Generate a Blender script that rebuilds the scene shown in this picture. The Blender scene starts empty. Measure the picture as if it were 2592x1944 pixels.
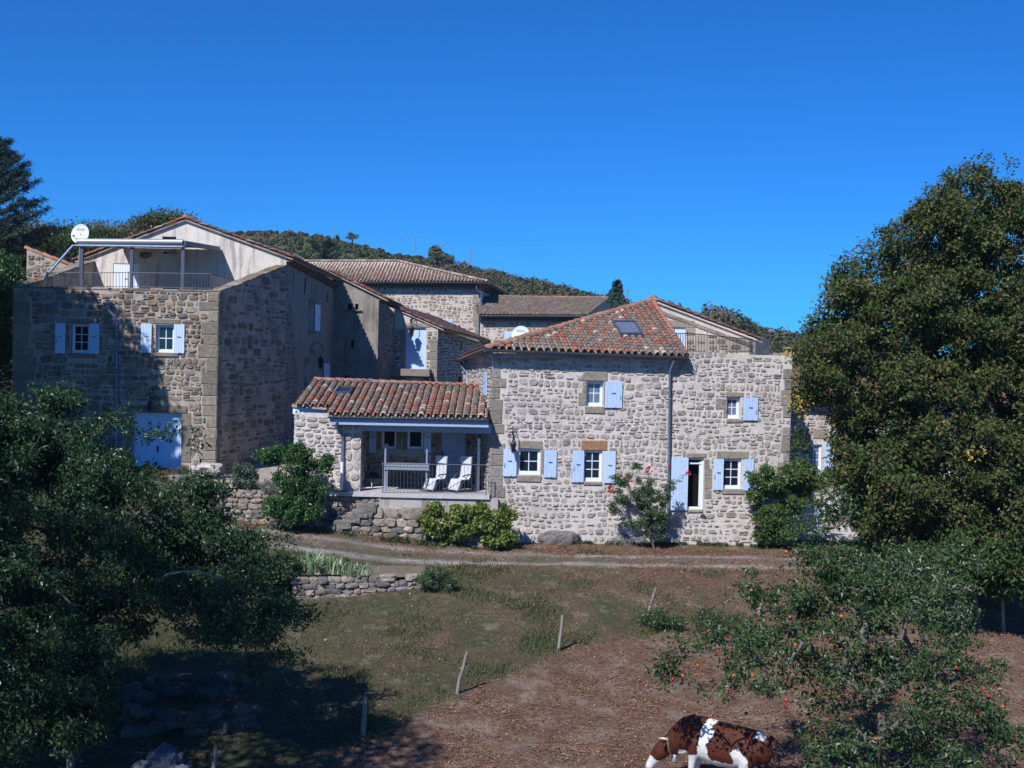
import bpy, math, random
import numpy as np
from mathutils import Vector, Matrix, noise as mnoise
from mathutils.geometry import tessellate_polygon
random.seed(7); RNG = np.random.default_rng(11)
R = math.radians
scene = bpy.context.scene; COL = scene.collection

# ---------------------------------------------------------------- camera, sky, sun, exposure
H = 6.55                       # camera height above the foot of the front house (m)
FPX = 3200.0                   # focal length in photograph pixels (2592 wide)
ROLL = R(1.3); PITCH = R(1.1)
cd = bpy.data.cameras.new('camera'); cam = bpy.data.objects.new('camera', cd); COL.objects.link(cam)
cd.sensor_width = 36.0; cd.lens = FPX/2592*36.0; cd.clip_end = 3000; cd.clip_start = 0.3
fwd = Vector((0, math.cos(PITCH), -math.sin(PITCH)))
right = Vector((1, 0, 0)); up = right.cross(fwd)
rr = Matrix.Rotation(-ROLL, 3, fwd)       # the picture is turned slightly clockwise
right = rr @ right; up = rr @ up
cam.matrix_world = Matrix(((right.x, up.x, -fwd.x, 0), (right.y, up.y, -fwd.y, 0), (right.z, up.z, -fwd.z, H), (0, 0, 0, 1)))
scene.camera = cam
CAMP = Vector((0, 0, H))

SUN_EL = R(44); SUN_AZ = R(27)      # light travels away from the camera and to the right
w = bpy.data.worlds.new('World'); scene.world = w; w.use_nodes = True
nt = w.node_tree; bg = nt.nodes['Background']
sky = nt.nodes.new('ShaderNodeTexSky'); sky.sky_type = 'NISHITA'; sky.sun_disc = False
sky.sun_elevation = SUN_EL; sky.sun_rotation = R(180)+SUN_AZ
sky.altitude = 900; sky.air_density = 0.8; sky.dust_density = 0.4; sky.ozone_density = 3.0
tint = nt.nodes.new('ShaderNodeMix'); tint.data_type = 'RGBA'; tint.blend_type = 'MULTIPLY'; tint.inputs[0].default_value = 1
tint.inputs[7].default_value = (0.12, 0.73, 1.50, 1)
nt.links.new(sky.outputs[0], tint.inputs[6]); nt.links.new(tint.outputs[2], bg.inputs[0])
bg.inputs[1].default_value = 0.078
sd = bpy.data.lights.new('sun', 'SUN'); sd.energy = 5.0; sd.angle = R(0.5); sd.color = (1.0, 0.965, 0.955)
sun = bpy.data.objects.new('sun', sd); COL.objects.link(sun)
LDIR = Vector((math.sin(SUN_AZ)*math.cos(SUN_EL), math.cos(SUN_AZ)*math.cos(SUN_EL), -math.sin(SUN_EL)))
sun.rotation_euler = LDIR.to_track_quat('-Z', 'Y').to_euler(); sun.location = (-20, -20, 40)
vs = scene.view_settings; vs.view_transform = 'Standard'; vs.look = 'None'; vs.gamma = 1; vs.exposure = 0.22
scene.cycles.max_bounces = 6; scene.cycles.transparent_max_bounces = 8

# ---------------------------------------------------------------- pixel helpers (photograph pixels -> world)
def ray(px, py):
    v = fwd + right*((px-1296)/FPX) - up*((py-972)/FPX)
    return v / v.y
def P(px, py, Y): return CAMP + ray(px, py)*Y
def RP(px, py, pt, n):
    r = ray(px, py); return CAMP + r*((Vector(pt)-CAMP).dot(n)/r.dot(n))
def RZ(px, py, z):
    r = ray(px, py); return CAMP + r*((z-H)/r.z)

class F:
    """vertical facade plane: origin O, angle of u (walk along u, outside on the right)"""
    def __init__(s, p, q):
        p = Vector((p[0], p[1], 0)); q = Vector((q[0], q[1], 0))
        s.O = p; s.U = (q-p).normalized(); s.L = (q-p).length; s.N = Vector((s.U.y, -s.U.x, 0))
    def w(s, u, z, o=0.0): v = s.O + s.U*u + s.N*o; return Vector((v.x, v.y, z))
    def pix(s, px, py, o=0.0):
        v = RP(px, py, s.O+s.N*o, s.N); return ((v-s.O).dot(s.U), v.z)
    def rect(s, x0, y0, x1, y1):
        c = [s.pix((x0+x1)/2, y0), s.pix((x0+x1)/2, y1), s.pix(x0, (y0+y1)/2), s.pix(x1, (y0+y1)/2)]
        return (c[2][0], c[1][1], c[3][0], c[0][1])          # u0,z0,u1,z1

# ---------------------------------------------------------------- mesh builder
ORG = {}
class MB:
    def __init__(s): s.v = []; s.f = []; s.m = []; s.sm = []
    def add(s, vs, fs, mi=0, smooth=False):
        b = len(s.v); s.v += [tuple(v) for v in vs]
        for f in fs: s.f.append(tuple(b+i for i in f)); s.m.append(mi); s.sm.append(smooth)
    def quad(s, a, b, c, d, mi=0): s.add((a, b, c, d), ((0, 1, 2, 3),), mi)
    def hexa(s, p, mi=0, smooth=False):   # 8 points: bottom ring 0-3, top ring 4-7
        s.add(p, ((3,2,1,0), (4,5,6,7), (0,1,5,4), (1,2,6,5), (2,3,7,6), (3,0,4,7)), mi, smooth)
    def box(s, c, sx, sy, sz, X=Vector((1,0,0)), Y=Vector((0,1,0)), Z=Vector((0,0,1)), mi=0):
        c = Vector(c); X = X*sx/2; Y = Y*sy/2; Z = Z*sz/2
        s.hexa([c-X-Y-Z, c+X-Y-Z, c+X+Y-Z, c-X+Y-Z, c-X-Y+Z, c+X-Y+Z, c+X+Y+Z, c-X+Y+Z], mi)
    def fbox(s, f, u0, z0, u1, z1, o0, o1, mi=0):
        s.hexa([f.w(u0,z0,o1), f.w(u1,z0,o1), f.w(u1,z0,o0), f.w(u0,z0,o0), f.w(u0,z1,o1), f.w(u1,z1,o1), f.w(u1,z1,o0), f.w(u0,z1,o0)], mi)
    def tube(s, pts, r, n=6, mi=0, cap=True):
        pts = [Vector(p) for p in pts]; rs = r if isinstance(r, (list, tuple)) else [r]*len(pts)
        vs = []; prev = None
        for i, p in enumerate(pts):
            t = (pts[min(i+1, len(pts)-1)] - pts[max(i-1, 0)]).normalized()
            if prev is None:
                a = t.orthogonal().normalized()
            else:
                a = prev - t*prev.dot(t); a = a.normalized() if a.length > 1e-6 else t.orthogonal().normalized()
            prev = a; b = t.cross(a)
            for k in range(n):
                an = 2*math.pi*k/n; vs.append(p + (a*math.cos(an)+b*math.sin(an))*rs[i])
        fs = []
        for i in range(len(pts)-1):
            for k in range(n):
                k2 = (k+1) % n; fs.append((i*n+k, i*n+k2, (i+1)*n+k2, (i+1)*n+k))
        s.add(vs, fs, mi, True)
        if cap: s.add(vs[:n], (tuple(range(n-1, -1, -1)),), mi); s.add(vs[-n:], (tuple(range(n)),), mi)
    def lathe(s, c, prof, n=10, mi=0, axis=Vector((0,0,1)), smooth=True):
        c = Vector(c); a = axis.orthogonal().normalized(); b = axis.cross(a)
        vs = [c + axis*h + (a*math.cos(2*math.pi*k/n)+b*math.sin(2*math.pi*k/n))*r for r, h in prof for k in range(n)]
        fs = [(i*n+k, i*n+(k+1)%n, (i+1)*n+(k+1)%n, (i+1)*n+k) for i in range(len(prof)-1) for k in range(n)]
        s.add(vs, fs, mi, smooth)
    def poly(s, pts, mi=0): s.add(pts, (tuple(range(len(pts))),), mi)
    def build(s, name, mats, parent=None, bevel=0, loc=None):
        me = bpy.data.meshes.new(name); o = bpy.data.objects.new(name, me); COL.objects.link(o)
        org = Vector(ORG[parent.name]) if parent else Vector(loc if loc is not None else (0, 0, 0))
        me.from_pydata([(v[0]-org.x, v[1]-org.y, v[2]-org.z) for v in s.v], [], s.f)
        for mt in (mats if isinstance(mats, (list, tuple)) else [mats]): me.materials.append(mt)
        me.polygons.foreach_set('material_index', s.m); me.polygons.foreach_set('use_smooth', s.sm); me.update()
        ORG[o.name] = tuple(org)
        if parent: o.parent = parent
        else: o.location = org
        if bevel:
            b = o.modifiers.new('bevel', 'BEVEL'); b.width = bevel; b.segments = 2; b.limit_method = 'ANGLE'
        return o
def tag(o, label=None, cat=None, group=None, kind=None):
    if label: o['label'] = label
    if cat: o['category'] = cat
    if group: o['group'] = group
    if kind: o['kind'] = kind
    return o
def thing(name, label, cat, loc, group=None):
    o = bpy.data.objects.new(name, None); COL.objects.link(o); o.location = loc; ORG[o.name] = tuple(loc)
    o.empty_display_size = 0.3
    return tag(o, label, cat, group)
def mesh_np(name, V, faces_flat, nper, mat, parent=None, smooth=False):
    """fast mesh from numpy: V (n,3), faces_flat flat vertex indices with nper vertices per face"""
    org = np.array(ORG[parent.name]) if parent else np.zeros(3)
    me = bpy.data.meshes.new(name); o = bpy.data.objects.new(name, me); COL.objects.link(o)
    V = np.asarray(V, np.float64)-org; nf = len(faces_flat)//nper
    me.vertices.add(len(V)); me.vertices.foreach_set('co', V.ravel())
    me.loops.add(len(faces_flat)); me.loops.foreach_set('vertex_index', np.asarray(faces_flat, np.int32))
    me.polygons.add(nf); me.polygons.foreach_set('loop_start', np.arange(0, nf*nper, nper, dtype=np.int32))
    me.polygons.foreach_set('use_smooth', np.full(nf, smooth)); me.update(calc_edges=True); me.validate()
    for mt in (mat if isinstance(mat, (list, tuple)) else [mat]): me.materials.append(mt)
    if parent: o.parent = parent
    ORG[o.name] = tuple(org)
    return o

# ---------------------------------------------------------------- materials
MT = {}
def C4(c): return (c[0], c[1], c[2], 1)
class NM:
    def __init__(s, name):
        s.m = bpy.data.materials.new(name); s.m.use_nodes = True; s.t = s.m.node_tree
        s.b = s.t.nodes['Principled BSDF']; MT[name] = s.m
        s.tc = s.n('ShaderNodeTexCoord')
    def n(s, ty, **k):
        nd = s.t.nodes.new(ty)
        for a, b in k.items(): setattr(nd, a, b)
        return nd
    def l(s, a, b): s.t.links.new(a, b)
    def noise(s, scale, detail=4, rough=.6, vec=None, dist=0):
        nd = s.n('ShaderNodeTexNoise'); nd.inputs['Scale'].default_value = scale; nd.inputs['Detail'].default_value = detail
        nd.inputs['Roughness'].default_value = rough; nd.inputs['Distortion'].default_value = dist
        s.l(vec or s.tc.outputs['Object'], nd.inputs['Vector']); return nd
    def ramp(s, fac, stops, interp='LINEAR'):
        r = s.n('ShaderNodeValToRGB'); e = r.color_ramp.elements; r.color_ramp.interpolation = interp
        while len(e) < len(stops): e.new(0.5)
        while len(e) > max(1, len(stops)): e.remove(e[-1])
        for i, (p, c) in enumerate(stops): e[i].position = p; e[i].color = C4(c) if len(c) == 3 else c
        s.l(fac, r.inputs[0]); return r
    def mix(s, fac, a, b, bt='MIX'):
        m = s.n('ShaderNodeMix', data_type='RGBA', blend_type=bt)
        for sock, v in ((m.inputs[0], fac), (m.inputs[6], a), (m.inputs[7], b)):
            if hasattr(v, 'is_output') or hasattr(v, 'links'): s.l(v, sock)
            elif isinstance(v, (int, float)): sock.default_value = v
            else: sock.default_value = C4(v)
        return m.outputs[2]
    def math(s, op, a, b=0.0, c=None):
        m = s.n('ShaderNodeMath', operation=op)
        for i, v in enumerate((a, b) if c is None else (a, b, c)):
            if isinstance(v, (int, float)): m.inputs[i].default_value = v
            else: s.l(v, m.inputs[i])
        return m.outputs[0]
    def bump(s, h, dist=.02, strength=1):
        b = s.n('ShaderNodeBump'); b.inputs['Distance'].default_value = dist; b.inputs['Strength'].default_value = strength
        s.l(h, b.inputs['Height']); s.l(b.outputs[0], s.b.inputs['Normal'])
    def color(s, c):
        if hasattr(c, 'links'): s.l(c, s.b.inputs['Base Color'])
        else: s.b.inputs['Base Color'].default_value = C4(c)
    def set(s, rough=.7, metal=0, spec=None):
        s.b.inputs['Roughness'].default_value = rough; s.b.inputs['Metallic'].default_value = metal
        if spec is not None: s.b.inputs['Specular IOR Level'].default_value = spec
    def island(s):
        g = s.n('ShaderNodeNewGeometry'); return g.outputs['Random Per Island']
    def mapped(s, scale):
        m = s.n('ShaderNodeMapping'); m.inputs['Scale'].default_value = scale; s.l(s.tc.outputs['Object'], m.inputs[0]); return m.outputs[0]

def plain(name, col, rough=.6, metal=0, var=.12, nscale=6, bump=0, spec=None):
    a = NM(name); n = a.noise(nscale, 6)
    r = a.ramp(n.outputs[0], [(.3, [c*(1-var) for c in col]), (.7, [min(1, c*(1+var)) for c in col])])
    a.color(r.outputs[0]); a.set(rough, metal, spec)
    if bump: a.bump(n.outputs[0], bump)
    return a.m
def mortar(name, col, dark, patch=.5):
    a = NM(name); n1 = a.noise(1.1, 5); n2 = a.noise(14, 6, .7)
    r1 = a.ramp(n1.outputs[0], [(.35, dark), (.35+patch*.4, col)])
    r2 = a.ramp(n2.outputs[0], [(.3, (.72, .72, .72)), (.7, (1.08, 1.08, 1.08))])
    a.color(a.mix(1, r1.outputs[0], r2.outputs[0], 'MULTIPLY')); a.set(.95, 0, .1); a.bump(n2.outputs[0], .03, .8); return a.m
def stone(name, cols, rough=.9, lich=.25):
    a = NM(name); i = a.island(); k = len(cols)
    r = a.ramp(i, [((j+.5)/k, c) for j, c in enumerate(cols)])
    n = a.noise(9, 9, .8); n2 = a.noise(2.5, 4)
    m = a.ramp(n.outputs[0], [(.32, (.38, .36, .35)), (.46, (.88, .87, .86)), (.68, (1.35, 1.33, 1.3))])
    c = a.mix(1, r.outputs[0], m.outputs[0], 'MULTIPLY')
    m2 = a.ramp(n2.outputs[0], [(.5, (0, 0, 0)), (.72, (lich, lich, lich))])
    c = a.mix(m2.outputs[0], c, (.17, .15, .12)); a.color(c); a.set(rough, 0, .15); a.bump(n.outputs[0], .06, 1); return a.m
mort_front = mortar('pale lime pointing', (.62, .575, .535), (.50, .455, .415))
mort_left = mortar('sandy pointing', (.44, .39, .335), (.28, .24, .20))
mort_back = mortar('cream pointing', (.60, .54, .47), (.50, .44, .37))
st_front = stone('front rubble stone', [(0.466,0.424,0.392), (0.509,0.466,0.435), (0.424,0.382,0.345), (0.297,0.260,0.233), (0.498,0.451,0.408), (0.371,0.339,0.318), (0.445,0.387,0.323), (0.318,0.297,0.286), (0.572,0.530,0.488), (0.392,0.339,0.286), (0.488,0.456,0.435)], lich=.18)
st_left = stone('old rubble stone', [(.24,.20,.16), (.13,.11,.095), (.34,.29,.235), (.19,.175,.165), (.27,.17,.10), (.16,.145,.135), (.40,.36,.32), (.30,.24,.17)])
st_back = stone('golden rubble stone', [(.33,.28,.21), (.26,.235,.20), (.38,.29,.18), (.28,.27,.25), (.22,.19,.16)])
st_dry = stone('dry wall stone', [(.42,.36,.29), (.30,.265,.22), (.20,.185,.17), (.38,.34,.30), (.25,.24,.235), (.34,.265,.20), (.17,.165,.165)])
dressed = stone('dressed granite', [(.29,.26,.215), (.25,.23,.20), (.33,.29,.235), (.30,.285,.26)], lich=.35)
dressed_old = stone('old dressed granite', [(.27,.235,.18), (.20,.18,.15), (.31,.27,.215)], lich=.5)
rust_stone = stone('rust stained granite', [(.36,.20,.11)], lich=.2)
rock = stone('grey boulder', [(.25,.23,.21), (.20,.19,.18)], lich=.4)
blue_rock = stone('bluish boulder', [(.10,.115,.15), (.12,.13,.16)], lich=.3)

def render_wall(name, base, stain, streak=True):
    a = NM(name); n = a.noise(.8, 6, .65); n2 = a.noise(11, 6, .7)
    v = a.mapped((1.6, 1.6, .22)); n3 = a.noise(1.8, 5, .6, v)
    c = a.mix(a.ramp(n.outputs[0], [(.42, (0,0,0)), (.72, (.75,.75,.75))]).outputs[0], base, stain)
    if streak: c = a.mix(a.ramp(n3.outputs[0], [(.52, (0,0,0)), (.64, (.75,.75,.75))]).outputs[0], c, [x*.42 for x in base])
    c = a.mix(1, c, a.ramp(n2.outputs[0], [(.3,(.8,.8,.8)), (.7,(1.1,1.1,1.1))]).outputs[0], 'MULTIPLY')
    a.color(c); a.set(.95, 0, .1); a.bump(n2.outputs[0], .02, .6); return a.m
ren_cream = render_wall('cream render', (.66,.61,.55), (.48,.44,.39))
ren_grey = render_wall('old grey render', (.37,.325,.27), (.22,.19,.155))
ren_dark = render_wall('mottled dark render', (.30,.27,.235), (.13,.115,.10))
ren_base = render_wall('stained terrace render', (.42,.39,.36), (.33,.30,.28))
concrete = plain('concrete', (.42,.41,.41), .9, var=.15, bump=.01)

def tiles(name, cols):
    a = NM(name); k = len(cols); r = a.ramp(a.island(), [(j/k, c) for j, c in enumerate(cols)], 'CONSTANT')
    n = a.noise(7, 6, .7); n2 = a.noise(1.3, 4)
    c = a.mix(a.ramp(n.outputs[0], [(.5,(0,0,0)), (.68,(.75,.75,.75))]).outputs[0], r.outputs[0], (.12,.105,.095))
    c = a.mix(a.ramp(n2.outputs[0], [(.46,(0,0,0)), (.62,(.62,.62,.62))]).outputs[0], c, (.17,.155,.12))
    a.color(c); a.set(.85, 0, .2); a.bump(n.outputs[0], .01, .7); return a.m
tile_a = tiles('mixed clay tiles', [(.27,.085,.052), (.17,.105,.09), (.21,.075,.05), (.165,.13,.115), (.34,.105,.06), (.20,.15,.14), (.12,.09,.08), (.25,.115,.085), (.40,.34,.28), (.18,.085,.065), (.155,.14,.125), (.13,.10,.09)])
tile_b = tiles('weathered clay tiles', [(.25,.085,.055), (.15,.115,.10), (.20,.08,.06), (.31,.095,.05), (.27,.10,.06), (.17,.14,.125), (.33,.29,.25), (.16,.075,.06), (.12,.10,.09), (.24,.09,.06), (.26,.095,.06), (.18,.08,.06), (.13,.09,.075)])
tile_c = tiles('grey lichen clay tiles', [(.19,.165,.14), (.22,.195,.155), (.165,.12,.10), (.25,.23,.195), (.18,.15,.13), (.22,.095,.065), (.20,.185,.16)])
ridge_m = tiles('red ridge tiles', [(.33,.115,.075), (.27,.10,.07), (.37,.15,.10), (.24,.13,.105)])
ridge_pale = tiles('pale ridge tiles', [(.38,.32,.27), (.30,.22,.17), (.40,.36,.31)])

a = NM('pale blue shutter paint'); oi = a.n('ShaderNodeObjectInfo'); n = a.noise(4, 6, .7, a.mapped((3, 3, .6))); c = a.ramp(n.outputs[0], [(.3,(.40,.52,.71)), (.5,(.47,.61,.83)), (.75,(.52,.66,.87))]).outputs[0]
a.color(a.mix(1, c, a.ramp(oi.outputs['Random'], [(0,(.86,.88,.90)), (1,(1.06,1.05,1.03))]).outputs[0], 'MULTIPLY')); a.set(.6, 0, .3); blue_paint = a.m
blue_dark = plain('slate blue door and fascia shade', (.30,.38,.53), .6, var=.06)
white_blue = plain('bluish white joinery', (.66,.74,.88), .5, var=.04)
white_paint = plain('white paint', (.75,.77,.82), .5, var=.05)
zinc = plain('dark zinc', (.085,.105,.14), .45, .4, var=.2)
zinc_blue = plain('blue grey zinc', (.15,.20,.28), .45, .3, var=.2)
iron = plain('black wrought iron', (.02,.02,.025), .5, .3)
grey_metal = plain('grey railing metal', (.10,.11,.13), .5, .3)
alu = plain('pale aluminium', (.27,.30,.36), .4, .2, var=.04)
dish_m = plain('white dish enamel', (.68,.75,.86), .4, var=.02)
slate_awn = plain('dark awning frame', (.07,.085,.12), .5, .2)
ink = plain('blue grey lettering', (.10,.13,.20), .6)
sling = plain('white sling fabric', (.52,.54,.60), .7, var=.05)
wood_old = None
a = NM('weathered timber'); v = a.mapped((9, 9, .8)); n = a.noise(3, 7, .7, v)
a.color(a.ramp(n.outputs[0], [(.3,(.11,.095,.08)), (.5,(.24,.21,.185)), (.75,(.38,.35,.32))]).outputs[0]); a.set(.9, 0, .1); a.bump(n.outputs[0], .01); wood_old = a.m
a = NM('old oak beam'); v = a.mapped((1, 9, 9)); n = a.noise(3, 7, .7, v)
a.color(a.ramp(n.outputs[0], [(.3,(.06,.045,.035)), (.5,(.17,.135,.10)), (.75,(.30,.25,.20))]).outputs[0]); a.set(.9, 0, .1); a.bump(n.outputs[0], .01); oak = a.m
a = NM('window glass'); a.color((.012,.016,.025)); a.set(.04, 0, .6); glass = a.m
a = NM('curtain and painted reflection glass'); n = a.noise(5, 3, .5, a.mapped((1.5, 1.5, .3))); a.color(a.ramp(n.outputs[0], [(.3,(.10,.125,.17)), (.7,(.17,.20,.26))]).outputs[0]); a.set(.06, 0, .6); curtain = a.m
a = NM('dark interior'); a.color((.012,.011,.010)); a.set(1, 0, 0); darkm = a.m
orange = plain('orange plaque', (.55,.10,.03), .5); straw = plain('straw', (.45,.36,.17), .8)
red_apple = plain('red apple skin', (.33,.035,.02), .3, var=.7, nscale=14); orange_apple = plain('orange apple skin', (.45,.10,.025), .3, var=.3, nscale=14)
yellow_apple = plain('yellow apple skin', (.33,.31,.06), .3, var=.2)
rose_m = plain('crimson petals', (.42,.008,.025), .5, var=.4, nscale=30)

def leafm(name, cols, rough=.42, trans=.25, spec=.5):
    a = NM(name); k = len(cols); r = a.ramp(a.island(), [(j/k, c) for j, c in enumerate(cols)], 'CONSTANT')
    a.color(r.outputs[0]); a.set(rough, 0, spec)
    t = a.n('ShaderNodeBsdfTranslucent'); a.l(a.mix(1, r.outputs[0], (1.3,1.5,.6), 'MULTIPLY'), t.inputs[0])
    m = a.n('ShaderNodeMixShader'); m.inputs[0].default_value = trans
    out = a.t.nodes['Material Output']; a.l(a.b.outputs[0], m.inputs[1]); a.l(t.outputs[0], m.inputs[2]); a.l(m.outputs[0], out.inputs[0]); return a.m
leaf_apple = leafm('apple leaves', [(0.023,0.060,0.024), (0.034,0.079,0.030), (0.016,0.043,0.018), (0.046,0.098,0.037), (0.026,0.066,0.026), (0.078,0.132,0.062)], .36, .2, .35)
leaf_apple2 = leafm('thin apple leaves', [(0.030,0.073,0.023), (0.022,0.054,0.019), (0.044,0.090,0.029), (0.066,0.127,0.035), (0.026,0.064,0.023), (0.110,0.138,0.046)], .38, .2, .35)
leaf_lime = leafm('autumn tinted leaves', [(0.041,0.073,0.016), (0.056,0.090,0.021), (0.029,0.056,0.016), (0.083,0.103,0.025), (0.045,0.080,0.019), (0.138,0.090,0.035), (0.062,0.092,0.022), (0.100,0.090,0.029), (0.034,0.062,0.016), (0.175,0.144,0.045), (0.050,0.085,0.020), (0.030,0.060,0.015), (0.040,0.073,0.018)], .55, .22, .25)
leaf_yellow = leafm('yellow leaves', [(.50,.36,.06), (.38,.30,.07), (.42,.25,.05)], .5, .3)
leaf_vine = leafm('vine leaves', [(.14,.20,.035), (.10,.17,.03), (.07,.13,.028), (.18,.23,.05), (.12,.17,.04), (.24,.24,.06)], .4, .3)
leaf_green = leafm('fresh shrub leaves', [(.035,.10,.025), (.05,.125,.03), (.028,.075,.022), (.07,.145,.04)], .4, .25)
leaf_wist = leafm('climber leaves', [(.06,.13,.03), (.04,.10,.025), (.09,.155,.04), (.13,.155,.04), (.05,.115,.028)], .42, .25)
leaf_rose = leafm('rose leaves', [(.035,.085,.025), (.05,.11,.03), (.03,.055,.024), (.08,.11,.05)], .4, .2)
leaf_lav = leafm('grey green foliage', [(.16,.19,.15), (.12,.15,.12), (.20,.22,.18)], .7, .1)
leaf_euph = leafm('blue green foliage', [(.055,.10,.065), (.08,.13,.08), (.04,.075,.05)], .5, .15)
leaf_dry = leafm('dry shrub foliage', [(.10,.10,.045), (.16,.10,.055), (.07,.08,.03), (.20,.12,.07), (.05,.07,.025)], .7, .15)
leaf_cedar = leafm('cedar needles', [(.024,.050,.040), (.034,.066,.054), (.018,.040,.034)], .6, .05, .2)
leaf_hazel = leafm('green hedge leaves', [(.035,.075,.020), (.05,.10,.028), (.028,.058,.016), (.07,.115,.03), (.10,.10,.03)], .5, .2, .25)
ruin_m = stone('shade darkened stone', [(.10,.095,.085), (.14,.13,.11), (.08,.08,.07), (.17,.155,.135)], lich=.4)  # stone colours darkened to stand in for shade under the tree
straw_m = leafm('straw litter', [(.30,.20,.13), (.40,.29,.20), (.22,.14,.09), (.34,.17,.10)], .8, .05, .1)
leaf_oak = leafm('oak leaves', [(.045,.065,.018), (.06,.08,.025), (.035,.05,.015), (.08,.09,.03)], .5, .15)
leaf_hill = leafm('hillside scrub', [(.052,.078,.032), (.040,.062,.028), (.066,.088,.036), (.080,.082,.042), (.095,.085,.05), (.045,.068,.03), (.07,.074,.04)], .8, .05, .1)
leaf_hillb = leafm('brown hillside scrub', [(.12,.088,.062), (.10,.08,.052), (.08,.076,.045), (.14,.105,.075), (.085,.085,.045)], .8, .05, .1)
leaf_willow = leafm('narrow pale leaves', [(.11,.16,.05), (.08,.125,.04), (.14,.18,.07)], .45, .25)
iris_m = leafm('iris blades', [(.16,.26,.16), (.22,.32,.20), (.42,.38,.22), (.12,.21,.13), (.30,.36,.20)], .5, .2)
grass_m = leafm('grass blades', [(.055,.08,.03), (.075,.095,.04), (.13,.11,.06), (.20,.155,.095), (.16,.12,.08), (.06,.085,.03), (.25,.20,.13)], .7, .2, .2)
lush_m = leafm('lush grass blades', [(.042,.080,.028), (.058,.098,.034), (.036,.066,.024), (.09,.11,.045), (.12,.11,.055)], .6, .25, .2)
litter_m = leafm('fallen leaves', [(.24,.115,.07), (.17,.085,.055), (.29,.16,.10), (.13,.075,.052), (.35,.23,.15), (.24,.095,.055), (.20,.12,.085)], .8, .05, .1)
bark = plain('grey bark', (.12,.105,.09), .95, var=.35, nscale=8, bump=.03)
bark_pale = plain('pale twig bark', (.23,.205,.18), .95, var=.3, nscale=8)
bark_dark = plain('dark bark', (.06,.05,.042), .95, var=.3, nscale=8)
# ---------------------------------------------------------------- builders
def facade(mb, f, outline, holes, depth=.22, mi=0):
    """vertical wall face with real openings and their reveals"""
    loops = [[Vector((u, z, 0)) for u, z in outline]] + [[Vector((a, b, 0)), Vector((c, b, 0)), Vector((c, d, 0)), Vector((a, d, 0))] for a, b, c, d in holes]
    flat = [p for l in loops for p in l]
    tr = tessellate_polygon(loops)
    vs = [f.w(p.x, p.y) for p in flat]
    fs = []
    for t in tr:
        n = (vs[t[1]]-vs[t[0]]).cross(vs[t[2]]-vs[t[0]])
        fs.append(tuple(t) if n.dot(f.N) > 0 else tuple(reversed(t)))
    mb.add(vs, fs, mi)
    for a, b, c, d in holes:
        q = [(a, b), (c, b), (c, d), (a, d)]
        for i in range(4):
            (x, y), (x2, y2) = q[i], q[(i+1) % 4]
            mb.quad(f.w(x, y), f.w(x, y, -depth), f.w(x2, y2, -depth), f.w(x2, y2), mi)

def free_spans(poly, holes, za, zb):
    zm = (za+zb)/2; res = None
    for z in (za+.01, zm, zb-.01):
        xs = []
        for i in range(len(poly)):
            (x0, z0), (x1, z1) = poly[i], poly[(i+1) % len(poly)]
            if (z0 > z) != (z1 > z): xs.append(x0+(x1-x0)*(z-z0)/(z1-z0))
        xs.sort(); sp = [(xs[i], xs[i+1]) for i in range(0, len(xs)-1, 2)]
        if res is None: res = sp
        else: res = [(max(a, c), min(b, d)) for a, b in res for c, d in sp if min(b, d) > max(a, c)]
    for a, b, c, d in holes:
        if d > za+.02 and b < zb-.02:
            nr = []
            for x, y in res:
                if c <= x or a >= y: nr.append((x, y)); continue
                if a > x: nr.append((x, a))
                if c < y: nr.append((c, y))
            res = nr
    return res

def one_stone(mb, f, u0, z0, u1, z1, rnd, depth, base=0.0, rough=1.0, mi=0):
    cx, cz = (u0+u1)/2, (z0+z1)/2; hw, hh = (u1-u0)/2, (z1-z0)/2
    if hw < .025 or hh < .02: return
    n = rnd.choice((7, 8, 9, 11)); ex = rnd.uniform(.45, .8); ph = rnd.random()*6.28; o1 = depth*rnd.uniform(.35, 1.1); vs = []; tx, tz = rnd.uniform(-.25, .25), rnd.uniform(-.25, .25)
    sh = rnd.uniform(-.22, .22)*rough
    ring = []
    for k in range(n):
        an = ph+2*math.pi*k/n; c, s = math.cos(an), math.sin(an)
        x = math.copysign(abs(c)**ex, c)*rnd.uniform(.84, 1.12); z = math.copysign(abs(s)**ex, s)*rnd.uniform(.84, 1.14)
        ring.append((x + sh*z*.4, z))
    for sc, off in ((1.0, -.012), (.93, o1*.65), (.74, o1)):
        for x, z in ring:
            vs.append(f.w(cx+x*hw*sc, cz+z*hh*sc, base+off+(tx*x+tz*z)*depth*.8*(sc < 1)))
    vs = [v+f.N*(rnd.uniform(-.32, .32)*depth) if i >= n else v for i, v in enumerate(vs)]
    vs.append(f.w(cx+rnd.uniform(-.4, .4)*hw, cz+rnd.uniform(-.4, .4)*hh, base+o1*rnd.uniform(.8, 1.5)))
    fs = []
    for r in range(2):
        for k in range(n):
            k2 = (k+1) % n; fs.append((r*n+k, r*n+k2, (r+1)*n+k2, (r+1)*n+k))
    for k in range(n): fs.append((2*n+k, 2*n+(k+1) % n, 3*n))
    mb.add(vs, fs, mi, False)

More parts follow.
